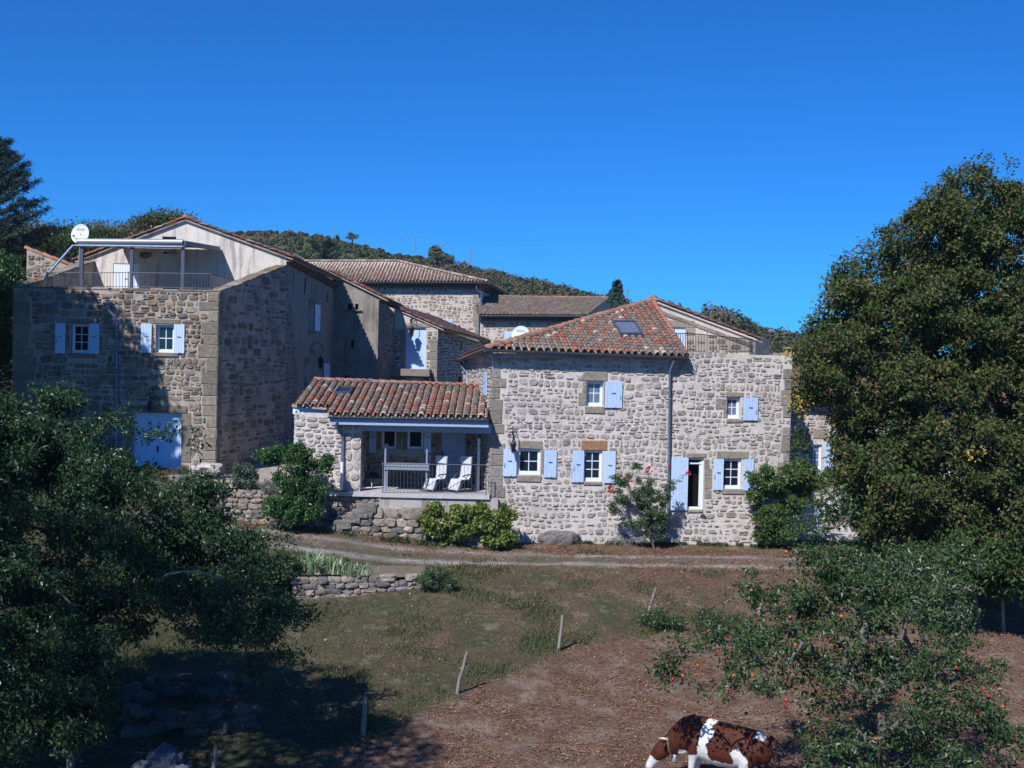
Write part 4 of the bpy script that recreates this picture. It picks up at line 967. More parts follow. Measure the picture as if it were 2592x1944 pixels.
n_ = (N1-N0).cross(r1_-N0); rr0 = RP(690,663,N0,n_); rr1 = RP(1003,662,N0,n_); NN0 = RP(700,712,N0,n_); up2 = Vector((rr1.x-(rr1.x-N0.x)*0, rr1.y, rr1.z))
tile_roof(hh, 'roof', [NN0, N1, rr1, rr0], N1-N0, Vector((.0, 6.2, rr1.z-N1.z)), tile_b, .235, .36, 53, under=mort_back)
Bk = Vector((N1.x+1.3, N1.y+13, N1.z-.1)); tile_roof(hh, 'roof', [N1, Bk, rr1], Bk-N1, (rr1-(N1+Bk)/2), tile_b, .235, .36, 54, under=mort_back)
mb = MB(); cap_tiles(mb, rr1, rr0, .12, .42, lift=.06); cap_tiles(mb, N1, rr1, .12, .42, lift=.06); mb.build('ridge_tiles', ridge_pale, hh)
mb = MB(); gutter(mb, N0+Vector((0,-.03,-.03)), N1+Vector((.08,-.03,-.03)), .09); gutter(mb, N1+Vector((.1,0,-.03)), Bk+Vector((.1,0,-.03)), .09, Vector((1,0,0))); mb.build('gutter', zinc, hh)
mb = MB(); genoise(mb, fN.w(0, gzN-.02), fN.w(NL, gzN-.02), fN.N, 3, .22, .13, .15); genoise(mb, fNs.w(0, gzN-.02), fNs.w(fNs.L, gzN-.02), fNs.N, 3, .22, .13, .15); mb.build('tile_cornice', [tile_b, mort_back], hh)
pa_ = [P(1206,722,yN-.5), P(1207,735,yN-.4), P(1218,742,yN-.15), P(1217,790,yN-.15), P(1211,800,yN-.2), P(1212,850,yN-.2), P(1212,900,yN-.2)]
mb = MB(); mb.tube(pa_, .07, 8); mb.build('downpipe', zinc_blue, hh)

# ================================================================ LOW WING with the grey tiled roof
yO = 84.0; fO = F(P(1214,900,yO), P(1476,900,yO)); oz = P(1340,800,yO).z; oh = thing('low_stone_wing', 'low stone wing with a lichen grey tiled roof right of the hipped house', 'house', fO.w(3, zL))
oo = [(0, zL-1), (fO.L, zL-1), (fO.L, oz+.05), (0, oz+.05)]; blw = fO.rect(1277,839,1306,870); mb = MB(); facade(mb, fO, oo, [], .2)
O0, O1 = P(1213,798,yO-.55), P(1482,799,yO-.55); T0, T1 = P(1263,753,yO+4.6), P(1538,756,yO+4.6); n_ = (O1-O0).cross(T1-O0); T0 = RP(1263,753,O0,n_); T0L = RP(1205,752,O0,n_)
mb.poly([fO.w(fO.L, zL-1), Vector((T1.x-.2, T1.y, zL-1)), T1+Vector((-.2,0,-.15)), fO.w(fO.L, oz)]); mb.poly([T1+Vector((-.2,0,-.15)), Vector((T1.x-.2,T1.y,zL-1)), Vector((T1.x+1.5, T1.y+4.5, zL-1)), Vector((T1.x+1.5, T1.y+4.5, oz))])
mb.build('walls', mort_back, oh)
mb = MB(); zc_ = fO.pix(1340,818)[1]; rubble(mb, fO, [(0, zL), (fO.L, zL), (fO.L, zc_), (0, zc_)], [blw, fO.rect(1282,824,1345,838)], (.15,.26), (.18,.42), .07, .03, 61); mb.build('rubble_stones', st_back, oh)
bl = MB(); block(bl, fO, *fO.rect(1282,825,1345,838), .03, rqn); bl.build('lintel', dressed, oh)
shutter(oh, fO, blw, blue_paint, 0)
tile_roof(oh, 'roof', [O0, O1, T1, T0L], O1-O0, T1-O1, tile_c, .24, .34, 63, under=mort_back)
mb = MB(); cap_tiles(mb, T0, T1, .11, .42, lift=.06); mb.build('ridge_tiles', ridge_m, oh)
mb = MB(); gutter(mb, O0+Vector((0,-.03,-.03)), O1+Vector((0,-.03,-.03)), .09); mb.build('gutter', zinc, oh)
mb = MB(); genoise(mb, fO.w(0, oz-.03), fO.w(fO.L, oz-.03), fO.N, 3, .22, .13, .15); mb.build('tile_cornice', [tile_b, mort_back], oh)
dish('white satellite dish partly hidden behind the front red tiled roof', 1318, 848, 82.5, .60)
# ================================================================ FRONT HOUSE
cA = P(1242,1100,45.0); ang = R(8); fA = F((cA.x, cA.y), (cA.x+math.cos(ang), cA.y+math.sin(ang))); AL = fA.pix(2000,1100)[0]
zA = -.25; fh = thing('front_house', 'large pale stone house with hipped red roof, skylight and light blue shutters', 'house', fA.w(AL/2, 0))
zeA = fA.pix(1240,905)[1]+.1; zpA0, zpA1 = fA.pix(1740,893)[1], fA.pix(1998,901)[1]; uS = fA.pix(1738,900)[0]
ao = [(0, zA-.5), (AL, zA-.5), (AL, zpA1), (uS, zpA0), (uS, fA.pix(1736,900)[1]), (0, zeA)]
ao = [(0, zA-.5), (AL, zA-.5), (AL, zpA1), (uS, zpA0), (0, zeA)]
W1, W2, W3, W4, W5, W6 = [fA.rect(*r) for r in ((1484,965,1527,1028),(1311,1137,1368,1201),(1476,1140,1524,1218),(1740,1160,1781,1289),(1828,1162,1876,1237),(1839,1006,1873,1059))]
SH = [fA.rect(*r) for r in ((1530,966,1574,1032),(1273,1136,1307,1205),(1376,1139,1408,1208),(1448,1140,1477,1220),(1528,1142,1557,1222),(1697,1158,1740,1291),(1804,1161,1830,1240),(1880,1162,1906,1241),(1880,1006,1917,1064))]
LI = [fA.rect(*r) for r in ((1474,939,1538,964),(1310,1116,1374,1136),(1737,1147,1788,1159),(1814,1142,1895,1161),(1837,993,1883,1005))]; LR = fA.rect(1472,1115,1537,1140)
SI = [fA.rect(*r) for r in ((1480,1029,1530,1046),(1307,1203,1370,1219),(1477,1220,1524,1228),(1741,1290,1778,1298),(1826,1238,1893,1250),(1838,1061,1880,1070))]
JB = [fA.rect(*r) for r in ((1812,1010,1838,1036),(1830,1037,1838,1058),(1464,995,1483,1026),(1474,965,1483,994),(1528,966,1530,1027),(1783,1163,1796,1184),(1783,1185,1802,1204),(1783,1206,1801,1238),(1783,1240,1801,1262),(1369,1137,1376,1200))]
rqa = random.Random(14); qA0 = quoin_rects(0, fA.pix(1240,1345)[1], fA.pix(1240,932)[1], 1, rqa, (.33,.45), (.28,.62)); qA1 = quoin_rects(AL, .1, fA.pix(1998,903)[1], -1, rqa, (.32,.62), (.22,.55)); qA1 = [r for i, r in enumerate(qA1) if i % 5 != 4]
lfv = (P(1172,950,53.5)); lA = F((lfv.x, lfv.y), (cA.x, cA.y)); LLn = lA.L; zlf = lA.pix(1173,915)[1]
wh_ = (W1, W2, W3, W4, W5, W6)
mb = MB(); facade(mb, fA, ao, wh_, .28); facade(mb, lA, [(0, zA), (LLn, zA-.5), (LLn, zeA), (0, zlf+.1)], [], .2)
bR = fA.w(AL, 0)+Vector((.9, 9, 0)); rA = F((fA.w(AL,0).x, fA.w(AL,0).y), (bR.x, bR.y)); facade(mb, rA, [(0, zA-.5), (rA.L, zA-.5), (rA.L, zpA1), (0, zpA1)], [], .2)
# terrace floor and parapet back
q0, q1 = fA.w(uS, zpA0-.12, 0), fA.w(AL, zpA1-.12, 0); bk_ = Vector((-.3, 8, 0)); mb.quad(q0, q1, Vector((bR.x, bR.y, q1.z)), q0+bk_)
mb.build('walls', mort_front, fh)
boulr = [fA.rect(*r) for r in ((1368,1338,1458,1382),(1552,1352,1600,1384),(1598,1356,1640,1384))]
ex = qA0+qA1+LI+[LR]+SI+JB+list(wh_); ex = [(a-.025, b-.02, c+.025, d+.02) for a, b, c, d in ex]+boulr
mb = MB(); top_in = [(0, zA-.1), (AL, zA-.1), (AL, zpA1), (uS, zpA0), (0, zeA)]
zmid = fA.pix(1500,1240)[1]
rubble(mb, fA, [(0, zmid), (AL, zmid), (AL, zpA1), (uS, zpA0), (0, zeA)], ex, (.12,.24), (.12,.38), .034, .038, 71, 1.7, .97, .5)
rubble(mb, fA, [(0, zA-.1), (AL, zA-.1), (AL, zmid), (0, zmid)], ex, (.14,.30), (.14,.42), .050, .04, 72, 1.7, .96, .55)
rubble(mb, lA, [(0, zA), (LLn, zA-.1), (LLn, zeA), (0, zlf+.1)], [], (.12,.24), (.15,.38), .04, .05, 73)
rubble(mb, rA, [(0, zA), (rA.L, zA-.1), (rA.L, zpA1), (0, zpA1)], [], (.13,.26), (.18,.42), .04, .04, 74)
mb.build('rubble_stones', st_front, fh)
mb = MB()
for r in qA0+qA1: block(mb, fA, *r, .03, rqa)
for a, b, c, d in qA0: block(mb, lA, LLn-rqa.uniform(.2, .5), b, LLn, d, .02, rqa)
mb.build('quoins', dressed, fh); bparts(fh, 'lintel', dressed, fA, LI[1:], .03, rqa); bparts(fh, 'sill', dressed, fA, SI, .05, rqa); bparts(fh, 'jamb_stone', dressed, fA, JB, .02, rqa)
mb = MB(); a, b, c, d = LI[0]; block_poly(mb, fA, [(a-.12, b), (c, b), (c, d), (a+.08, d)], .03); mb.build('lintel', dressed, fh)
mb = MB(); block(mb, fA, *LR, .03, rqa); mb.build('rusty_lintel', rust_stone, fh)
window(fh, fA, W1, 2, 2, .17, gm=curtain); window(fh, fA, W2, 2, 2, .09); window(fh, fA, W3, 3, 2, .09); window(fh, fA, W5, 3, 2, .09); window(fh, fA, W6, 2, 2, .15, gm=curtain)
# tall opening with the casement folded open
a, b, c, d = W4; mb = MB()
for r in ((a, b, c, b+.08), (a, d-.07, c, d), (c-.06, b+.08, c, d-.07)): mb.fbox(fA, *r, -.16, -.08)
mb.fbox(fA, c-.15, b+.10, c-.06, d-.14, -.13, -.10); mb.fbox(fA, a, d-.22, c-.06, d-.17, -.15, -.08); wo = mb.build('tall_window', white_blue, fh); mb = MB(); mb.fbox(fA, a-.02, b-.02, c+.02, d+.02, -.45, -.40); mb.build('dark_room', darkm, wo)
hs = [1, -1, 0, -1, 0, 0, -1, 0, 1]
for r, h in zip(SH, hs): shutter(fh, fA, r, None, h)
mb = MB(); z0e, z1e = zeA-.02, fA.pix(1736,900)[1]-.02; e8 = lambda u, z, o: fA.w(u, z, o); mb.hexa([e8(0,z0e-.10,.3), e8(uS,z1e-.10,.3), e8(uS,z1e-.10,.003), e8(0,z0e-.10,.003), e8(0,z0e+.08,.3), e8(uS,z1e+.08,.3), e8(uS,z1e+.08,.003), e8(0,z0e+.08,.003)]); mb.build('eave_board', mort_left, fh)
su = lA.rect(1228,942,1236,1001); shutter(fh, lA, (su[0], su[1], su[2], su[3]), None, 0)
# roof
EL, ER = P(1233,884,44.5), P(1737,903,45.55); AP0 = P(1652,763,52.2)
nrm = (ER-EL).cross(AP0-EL).normalized(); EB = RP(1166,910,(EL.x,EL.y,0),(EL-Vector((lfv.x,lfv.y,0))).cross(Vector((0,0,1))).normalized()) if False else P(1163,911,53.3)
q0, q1 = [RP(x, y, EL, nrm) for x, y in ((1547,823),(1605,823))]; q2, q3 = [RP(x, y, EL, nrm) for x, y in ((1627,857),(1570,856))]
Vd = AP0-RP(1690,905,EL,nrm); Vd = nrm.cross((ER-EL).normalized()); Vd = Vd if Vd.z > 0 else -Vd
Vd = (Vd.normalized()+(ER-EL).normalized()*.02).normalized()
ro, NA = tile_roof(fh, 'roof', [EL, ER, AP0], ER-EL, Vd, tile_a, .265, .34, 75, holes=[[q0, q1, q2, q3]], under=mort_left)
tile_roof(fh, 'roof', [EL, AP0, EB], (EB-EL), (AP0-(EB+EL)/2), tile_a, .265, .34, 76, under=mort_front)
mb = MB(); cap_tiles(mb, EL, AP0, .115, .40, NA, lift=.07); cap_tiles(mb, ER, AP0, .10, .36, NA, lift=.06); mb.build('ridge_tiles', ridge_m, fh)
mb = MB(); gutter(mb, EL+Vector((-.05,-.02,-.02)), ER+Vector((.08,-.02,-.02)), .075); d_ = (EB-EL).normalized(); gutter(mb, EL+Vector((-.07,.05,-.03)), EB+Vector((-.04,0,-.03)), .075, Vector((-1,-.2,0))); mb.build('gutter', zinc, fh)
mb = MB(); U = NA*.21; fr = [q0, q1, q2, q3]; c0 = sum(fr, Vector())/4
for i in range(4):
    a, b = fr[i], fr[(i+1) % 4]; a2, b2 = a.lerp(c0, .13), b.lerp(c0, .13); mb.hexa([a-U*.2, b-U*.2, b2-U*.2, a2-U*.2, a+U, b+U, b2+U, a2+U])
sk = mb.build('skylight', slate_awn, fh); mb = MB(); gq = [p.lerp(c0, .12)+U*.75 for p in fr]; mb.poly(gq); mb.build('pane', curtain, sk)  # paler bluish pane colour stands in for reflected sky, no curtain here
pg = [fA.pix(1699,913), fA.pix(1696,926), fA.pix(1694,940), fA.pix(1689,1376)]; pipe(fh, fA, [pg[0]+(.42,), pg[1]+(.3,), pg[2]+(.12,), pg[3]+(.12,)], .052, off=.12)
pl = [lA.pix(1177,925), lA.pix(1182,945), lA.pix(1182,1200)]; 
mb = MB(); mb.tube([P(1167,917,52.9), P(1170,930,52.7), P(1182,945,51.9), P(1182,1010,51.9)], .055, 8); mb.build('downpipe', zinc_blue, fh)
lantern('black iron lantern on the pale stone corner beside the first ground floor shutter', fA, *fA.pix(1300,1104), 1.0, -1)
# boulders built into the foot
for i, (r, lb) in enumerate(zip(boulr, ('largest grey boulder bulging from the foot of the pale stone wall', 'middle pointed boulder at the foot of the pale wall, left of the rose bush', 'third boulder at the foot of the pale wall, right under the rose bush'))):
    a, b, c, d = r; mb = MB(); boulder(mb, fA.w((a+c)/2, (b+d)/2-.08, .0), c-a, .55, (d-b)*1.15, 3+i*5, .22, 0, 4, ang); o = mb.build('boulder', rock, None, loc=fA.w((a+c)/2, b)); tag(o, lb, 'boulder')

# terrace railings on the flat part
pr = [P(1712,845,47.4), P(1740,843,46.8), P(1850,853,50.5), P(1904,859,52.5)]
railing('terrace_railing', 'thin bar railing on the flat roof in front of the blue door and cream gable', [(P(1712,893,47.4), pr[0]), (P(1740,893,46.8), pr[1]), (P(1904,893,52.5), pr[3])], .15, .017, mat=iron)
railing('terrace_railing', 'dense dark railing at the right end of the flat roof beside the tree', [(P(1948,899,47.3), P(1948,857,47.3)), (P(1855,897,59.5), P(1855,872,59.5))], .24, .012, mat=zinc)

# ================================================================ REAR GABLE behind that terrace
yB = 53.4; fB = F(P(1560,850,yB), P(1912,850,yB)); bh = thing('rear_gable_house', 'cream stone gable with red verge tiles and a blue door behind the flat roof terrace', 'house', fB.w(2, 3))
ba = fB.pix(1655,764); br = fB.pix(1912,858); bo = [(-.5, 0), (fB.L, 0), br, ba, (-.5, ba[1]-.7)]
bd = fB.rect(1688,830,1735,900); mb = MB(); facade(mb, fB, bo, [bd], .2); sB = F(fB.w(fB.L,0), fB.w(fB.L,0)+Vector((.6,9,0))); facade(mb, sB, [(0,0),(9,0),(9,br[1]),(0,br[1])], [], .2); mb.build('walls', mort_back, bh)
ll = fB.rect(1674,811,1758,829); mb = MB(); bo2 = [(u, z-.32) if i in (2, 3, 4) else (u, z) for i, (u, z) in enumerate(bo)]
rubble(mb, fB, [(0, 4), (fB.L-.3, 4), bo2[2], bo2[3], (0, ba[1]-1)], [bd, ll, fB.rect(1735,829,1758,850)], (.15,.28), (.22,.5), .10, .03, 81, keep=.9)
rng = random.Random(3); k = .04
while k < .97: 
    L_ = rng.uniform(.07, .12); p0, p1 = [(ba[0]+(br[0]-ba[0])*t, ba[1]+(br[1]-ba[1])*t-.30) for t in (k, min(k+L_, .98))]
    block_poly(mb, fB, [(p0[0], p0[1]-.1), (p1[0], p1[1]-.1), (p1[0], p1[1]+.05), (p0[0], p0[1]+.05)], .06); k += L_+.006
mb.build('rubble_stones', st_back, bh)
bparts(bh, 'lintel', dressed, fB, [ll], .03, rqa); bparts(bh, 'jamb_stone', dressed, fB, [fB.rect(1736,830,1760,849)], .02, rqa)
shutter(bh, fB, bd, blue_paint, 0, -.08, 'terrace_door')
bw = fB.w(*ba); e_ = fB.w(br[0]+.3, br[1]-.1, .1); B_ = Vector((0, 9, 0)); tile_roof(bh, 'roof', [e_, e_+B_, bw+B_+Vector((0,-.1,.05)), bw+Vector((0,-.1,.05))], (0, 1, 0), bw+Vector((0,-.1,.05))-e_, tile_a, .22, .34, 82, under=mort_back)
mb = MB(); cap_tiles(mb, e_+Vector((0,.02,.02)), bw+Vector((0,-.05,.1)), .09, .42); cap_tiles(mb, bw+Vector((0,-.1,.12)), bw+B_, .12, .42); mb.build('ridge_tiles', ridge_m, bh)

# ================================================================ PORCH
fP = F(P(744,1150,45.1), P(868,1150,45.1)); fP2 = F(P(866,1150,44.75), P(913,1150,44.75)); zF = P(1100,1251,44.3).z
ph_ = thing('porch', 'tiled stone porch with open bay, blue fascia and a raised concrete floor', 'porch', (P(990,1250,45.5).x, 45.5, zF))
E0, E1 = P(832,1052,44.15), P(1237,1060,44.15); R1 = P(1213,980,48.8); n_ = (E1-E0).cross(R1-E0).normalized(); n_ = n_ if n_.z > 0 else -n_
R0 = RP(798,964,E0,n_); E2, E3 = RP(838,1031,E0,n_), RP(738,1027,E0,n_); E2b = RP(832,1035,E0,n_)
zw = fP.pix(800,1045)[1]; zw2 = fP2.pix(890,1068)[1]; YB = 47.4; zg0 = fP.pix(800,1246)[1]
mb = MB(); p0 = fP.w(0, 0); lw = F((R0.x+.15, YB+1.2), (p0.x, p0.y)); facade(mb, fP, [(0, zF-1.5), (fP.L, zF-1.5), (fP.L, zw), (0, zw)], [], .2); facade(mb, lw, [(0, zF-1.5), (lw.L, zF-1.5), (lw.L, zw), (0, zw+.75)], [], .2)
facade(mb, fP2, [(0, zF-.0), (fP2.L, zF-.0), (fP2.L, zw2), (0, zw2)], [], .2)
pr_ = F(fP2.w(fP2.L, 0), fP2.w(fP2.L, 0)+Vector((0, .5, 0))); facade(mb, pr_, [(0, zF), (.5, zF), (.5, zw2), (0, zw2)], [], .2)
q = fP2.w(fP2.L, 0, 0)+Vector((0,.5,0)); fin = F((q.x-.02, 45.25), (q.x-.02, YB)); facade(mb, fin, [(0, zF), (fin.L, zF), (fin.L, zw2+.7), (0, zw2)], [], .1)
xB0, xB1 = P(905,1150,YB).x-.3, P(1235,1150,YB).x+.3; fK = F((xB0, YB), (xB1, YB))
pw1, pw2, pd = fK.rect(966,1075,1004,1138), fK.rect(1031,1075,1072,1139), fK.rect(1115,1078,1177,1234)
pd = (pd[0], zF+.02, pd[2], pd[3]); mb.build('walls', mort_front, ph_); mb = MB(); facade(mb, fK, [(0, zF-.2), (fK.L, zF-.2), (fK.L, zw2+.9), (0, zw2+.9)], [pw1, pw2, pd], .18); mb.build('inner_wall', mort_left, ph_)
mb = MB(); rubble(mb, fP, [(0, zF-.6), (fP.L, zF-.6), (fP.L, zw), (0, zw)], [(0, zF, .01, zF+.01)], (.13,.27), (.16,.45), .04, .045, 91, 1, .97, .6); rubble(mb, lw, [(0, zF-.6), (lw.L, zF-.6), (lw.L, zw), (0, zw+.7)], [], (.13,.27), (.16,.42), .04, .04, 92)
rubble(mb, fP2, [(0, zF), (fP2.L, zF), (fP2.L, zw2), (0, zw2)], [], (.24,.42), (.26,.36), .022, .05, 93, .6, 1, .8); rubble(mb, pr_, [(0, zF), (.5, zF), (.5, zw2), (0, zw2)], [], (.26,.4), (.24,.3), .02, .03, 94, .6, 1, .8)
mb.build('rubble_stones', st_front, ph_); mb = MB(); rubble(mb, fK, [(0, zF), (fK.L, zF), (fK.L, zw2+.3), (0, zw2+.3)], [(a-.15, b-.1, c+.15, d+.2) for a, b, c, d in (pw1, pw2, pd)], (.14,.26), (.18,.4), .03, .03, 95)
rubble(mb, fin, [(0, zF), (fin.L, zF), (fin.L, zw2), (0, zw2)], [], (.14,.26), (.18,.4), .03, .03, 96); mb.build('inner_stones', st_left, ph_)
mb = MB()
for a, b, c, d in (pw1, pw2, pd):
    z = b
    while z < d+.1: block(mb, fK, a-.17, z, a-.01, z+.3, .02, rqa); block(mb, fK, c+.01, z, c+.17, z+.3, .02, rqa); z += .31
mb.build('opening_surrounds', dressed_old, ph_)
window(ph_, fK, pw1, 1, 1, .1); window(ph_, fK, pw2, 1, 1, .1); shutter(ph_, fK, fK.rect(928,1075,953,1146), None, 0); shutter(ph_, fK, fK.rect(1074,1075,1092,1146), None, 0)
do = shutter(ph_, fK, pd, blue_dark, 0, -.10, 'door', 6)
mb = MB(); hx, hz = fK.pix(1119,1150); mb.fbox(fK, hx-.025, hz-.15, hx+.025, hz+.12, -.07, -.05); mb.tube([fK.w(hx, hz, -.03), fK.w(hx+.14, hz+.01, -.01)], .014, 5); mb.build('handle', iron, do)
mb = MB(); mb.tube([], .01) if False else mb.poly([fK.w(*fK.pix(x, y), .0) for x, y in ((1136,1099),(1153,1099),(1150,1092),(1147,1087),(1142,1087),(1139,1092))]); mb.poly([fK.w(*fK.pix(x, y), -.03) for x, y in ((1136,1099),(1153,1099),(1150,1092),(1147,1087),(1142,1087),(1139,1092))]); mb.build('straw_ornament', straw, do)
mb = MB(); c_ = fK.pix(1194,1106); pts = [(c_[0]+.13*math.cos(math.pi*k/8), c_[1]+.09*math.sin(math.pi*k/8)) for k in range(9)]; block_poly(mb, fK, pts, .05, back=.0); mb.build('wall_plaque', orange, ph_)
mb = MB(); c_ = fK.pix(1187,1121); mb.lathe(fK.w(c_[0], c_[1], .04), [(0, .02), (.07, .01), (.08, -.04)], 10, axis=fK.N); mb.build('wall_lamp', iron, ph_)
mb = MB(); a = fK.rect(1209,1121,1214,1234); mb.box(P(1211,1179,45.9), .10, .07, 2.0); mb.build('white_post', white_paint, ph_)
# roof, fascias, gutter, beam, ceiling
qs_ = [RP(x, y, E0, n_) for x, y in ((858,988),(895,989),(886,1004),(846,1003))]
ro, NP = tile_roof(ph_, 'roof', [E0, E1, R1, R0, E3, E2b], E1-E0, (RP(862,988,E0,n_)-RP(760,1027+14,E0,n_)) if False else (n_.cross((E1-E0).normalized()) if n_.cross((E1-E0).normalized()).z > 0 else -n_.cross((E1-E0).normalized())), tile_a, .262, .345, 97, holes=[qs_], under=mort_left, thick=.05)
mb = MB(); U = NP*.19; c0 = sum(qs_, Vector())/4
for i in range(4):
    a, b = qs_[i], qs_[(i+1) % 4]; a2, b2 = a.lerp(c0, .16), b.lerp(c0, .16); mb.hexa([a-U*.2, b-U*.2, b2-U*.2, a2-U*.2, a+U, b+U, b2+U, a2+U])
sk = mb.build('skylight', zinc, ph_); mb = MB(); mb.poly([p.lerp(c0, .14)+U*.7 for p in qs_]); mb.build('pane', glass, sk)
mb = MB(); cap_tiles(mb, R0+Vector((0,-.05,0)), R1+Vector((0,-.05,0)), .10, .42, lift=.06); mb.build('ridge_tiles', ridge_m, ph_)
mb = MB(); D_ = Vector((0, 0, -.235)); a, b = E3+Vector((.04,.06,-.06)), E2+Vector((.1,.06,-.06)); mb.hexa([a+D_, b+D_, b+D_+Vector((0,.03,0)), a+D_+Vector((0,.03,0)), a, b, b+Vector((0,.03,0)), a+Vector((0,.03,0))]); mb.build('fascia', white_blue, ph_); mb = MB()
a, b = E0+Vector((.02,.12,-.10)), E1+Vector((0,.12,-.10)); D_ = Vector((0, 0, -.21)); mb.hexa([a+D_, b+D_, b+D_+Vector((0,.03,0)), a+D_+Vector((0,.03,0)), a, b, b+Vector((0,.03,0)), a+Vector((0,.03,0))]); mb.build('fascia', blue_dark, ph_)  # main fascia gets a darker blue, painting in the eave's shade
mb = MB(); gutter(mb, E0+Vector((-.02,.03,-.03)), E1+Vector((0,.03,-.03)), .07); mb.build('gutter', zinc, ph_)
mb = MB(); a, b = E0+Vector((1.1,.75,-.22)), E1+Vector((.1,.75,-.22)); mb.box((a+b)/2+Vector((0,0,-.16)), (b-a).length, .2, .34); mb.build('beam', blue_dark, ph_)
mb = MB(); a, b, c, d = E0+Vector((.1,.16,-.12)), E1+Vector((.0,.16,-.12)), R1+Vector((0,-.1,-.14)), R0+Vector((.1,-.1,-.14)); mb.quad(a, d, c, b); mb.build('ceiling', oak, ph_)
mb = MB(); mb.quad(Vector((R0.x, YB+1.3, zF-1)), Vector((R1.x+.3, YB+1.3, zF-1)), R1+Vector((.3,.1,-.1)), R0+Vector((0,.1,-.1))); mb.build('rear_wall', mort_front, ph_)
mb = MB(); w0 = fP.w; X_ = [P(815,1068,44.25), P(816,1085,44.3), P(824,1092,44.6), P(832+34,1103,44.65)]
mb.tube([P(852,1066,44.22), P(853,1082,44.3), P(858,1092,44.55), P(867,1103,44.6), P(866,1170,44.6)], .045, 8); mb.build('downpipe', zinc_blue, ph_); mb = MB(); mb.tube([P(866,1169,44.6), P(864,1238,44.6)], .055, 8); mb.build('downpipe_foot', white_paint, ph_)
# floor slab and stained base
xf0, xf1 = P(960,1251,44.3).x, fA.w(0,0).x+.02; mb = MB(); mb.box(((xf0+xf1)/2, (44.25+YB)/2, zF-.07), xf1-xf0, YB-44.25, .14); xl = P(810,1247,44.5).x; mb.box(((xl+xf0)/2-.002, (44.55+YB)/2, zF-.09), xf0-xl-.006, YB-44.55, .16); mb.build('floor_slab', concrete, ph_)
zb1 = P(1100,1296,44.3).z; mb = MB(); mb.hexa([Vector((xf0, 44.36, zb1-.3)), Vector((xf1+.3, 44.36, zb1-.3)), Vector((xf1+.3, 45, zb1-.3)), Vector((xf0, 45, zb1-.3)), Vector((xf0, 44.33, zF-.145)), Vector((xf1+.3, 44.33, zF-.145)), Vector((xf1+.3, 45, zF-.145)), Vector((xf0, 45, zF-.145))]); mb.build('base_wall', ren_base, ph_)
dry_wall('retaining_wall', 'rough wall of large grey stones under the stained concrete porch base, left of the vine', [(xf0-1.15, 44.45), (xf1+.1, 44.28)], [zF-.9, zF-.45, zb1+.02, zb1-.04, zb1-.08], [gz(xf0-1,44), gz(xf0,44), gz(xf1-1,44), gz(xf1,44)], .55, (.2,.42), (.28,.6), 12)
dry_wall('retaining_wall', 'shaded low stone wall between the steps and the dark green shrub, below the porch downpipe', [(P(800,1300,44.95).x, 44.95), (xf0+.1, 44.75)], [zF-.12, zF-.14], [gz(-6,44.5), gz(xf0,44.4)], .3, (.13,.24), (.2,.4), 13)
# stone steps in the recess
st = thing('stone_steps', 'worn stone steps climbing right in the shaded recess below the porch downpipe', 'steps', (xf0-1.6, 44.2, gz(xf0-1.6, 44.2)))
g0 = gz(xf0-2, 44.1); nst = 5
for i in range(nst):
    zz = g0+(zF-.35-g0)*(i+.7)/nst; xx = xf0-1.9+i*.30; mb = MB(); boulder(mb, (xx+.35, 44.35, zz-.13), .60, .55, .30, i*3+2, .12, 0, 3, 0, .3); mb.build('step', rock, st)
railing('porch_railing', 'thin grey bar railing along the front edge of the porch floor', [(P(969,1250,44.35), P(969,1174,44.35)), (P(1230,1251,44.35), P(1230,1177,44.35))], .125, .0075)

# upper ground behind the dry walls
def uz(x, y): return zF+.02+(y-44.5)*.06+.05*mnoise.noise(Vector((x, y, 0))*.9)
ux = np.linspace(P(470,1240,44).x, P(868,1240,45).x+.2, 24); uy = np.linspace(44.55, 60, 26); U_, V_ = np.meshgrid(ux, uy); Zu = np.array([uz(a, b) for a, b in zip(U_.ravel(), V_.ravel())])
I = np.arange(24*26).reshape(26, 24); Fq = np.stack([I[:-1, :-1], I[:-1, 1:], I[1:, 1:], I[1:, :-1]], -1).reshape(-1)
path_m = plain('worn stony path', (.30,.265,.225), .95, var=.4, nscale=2.5, bump=.04); pt = mesh_np('upper_path', np.stack([U_.ravel(), V_.ravel(), Zu], 1), Fq, 4, path_m, None, True); tag(pt, kind='structure')
x0, x1 = P(508,1290,44.3).x, P(812,1290,44.5).x; dry_wall('dry_stone_wall', 'sunlit dry stone wall of tan stones below the upper path, behind the track', [(x0, 44.25), (x1, 44.6)], [zF+.12, zF+.03, zF+.0, zF], [gz(x0,44), gz((x0+x1)/2,44.1), gz(x1,44.2)], .4, (.12,.23), (.18,.42), 14)
dry_wall('rough_stone_bank', 'rough rocky bank of big pale stones stepping down from the left house corner', [(P(452,1230,45.6).x, 45.6), (P(512,1262,44.35).x, 44.35)], [zF+.55, zF+.25, zF+.1], [zF-.6, zF-.8, zF-1], .9, (.22,.4), (.4,.8), 15)
mb = MB(); boulder(mb, P(525,1187,46.4), 1.0, .8, .42, 4, .3, 0, 3); o = mb.build('boulder', plain('limewashed rock', (.42,.39,.36), .9, var=.25, nscale=3, bump=.03), None, loc=P(525,1195,46.4)); tag(o, 'whitish lime smeared boulder at the foot of the left house corner', 'boulder')
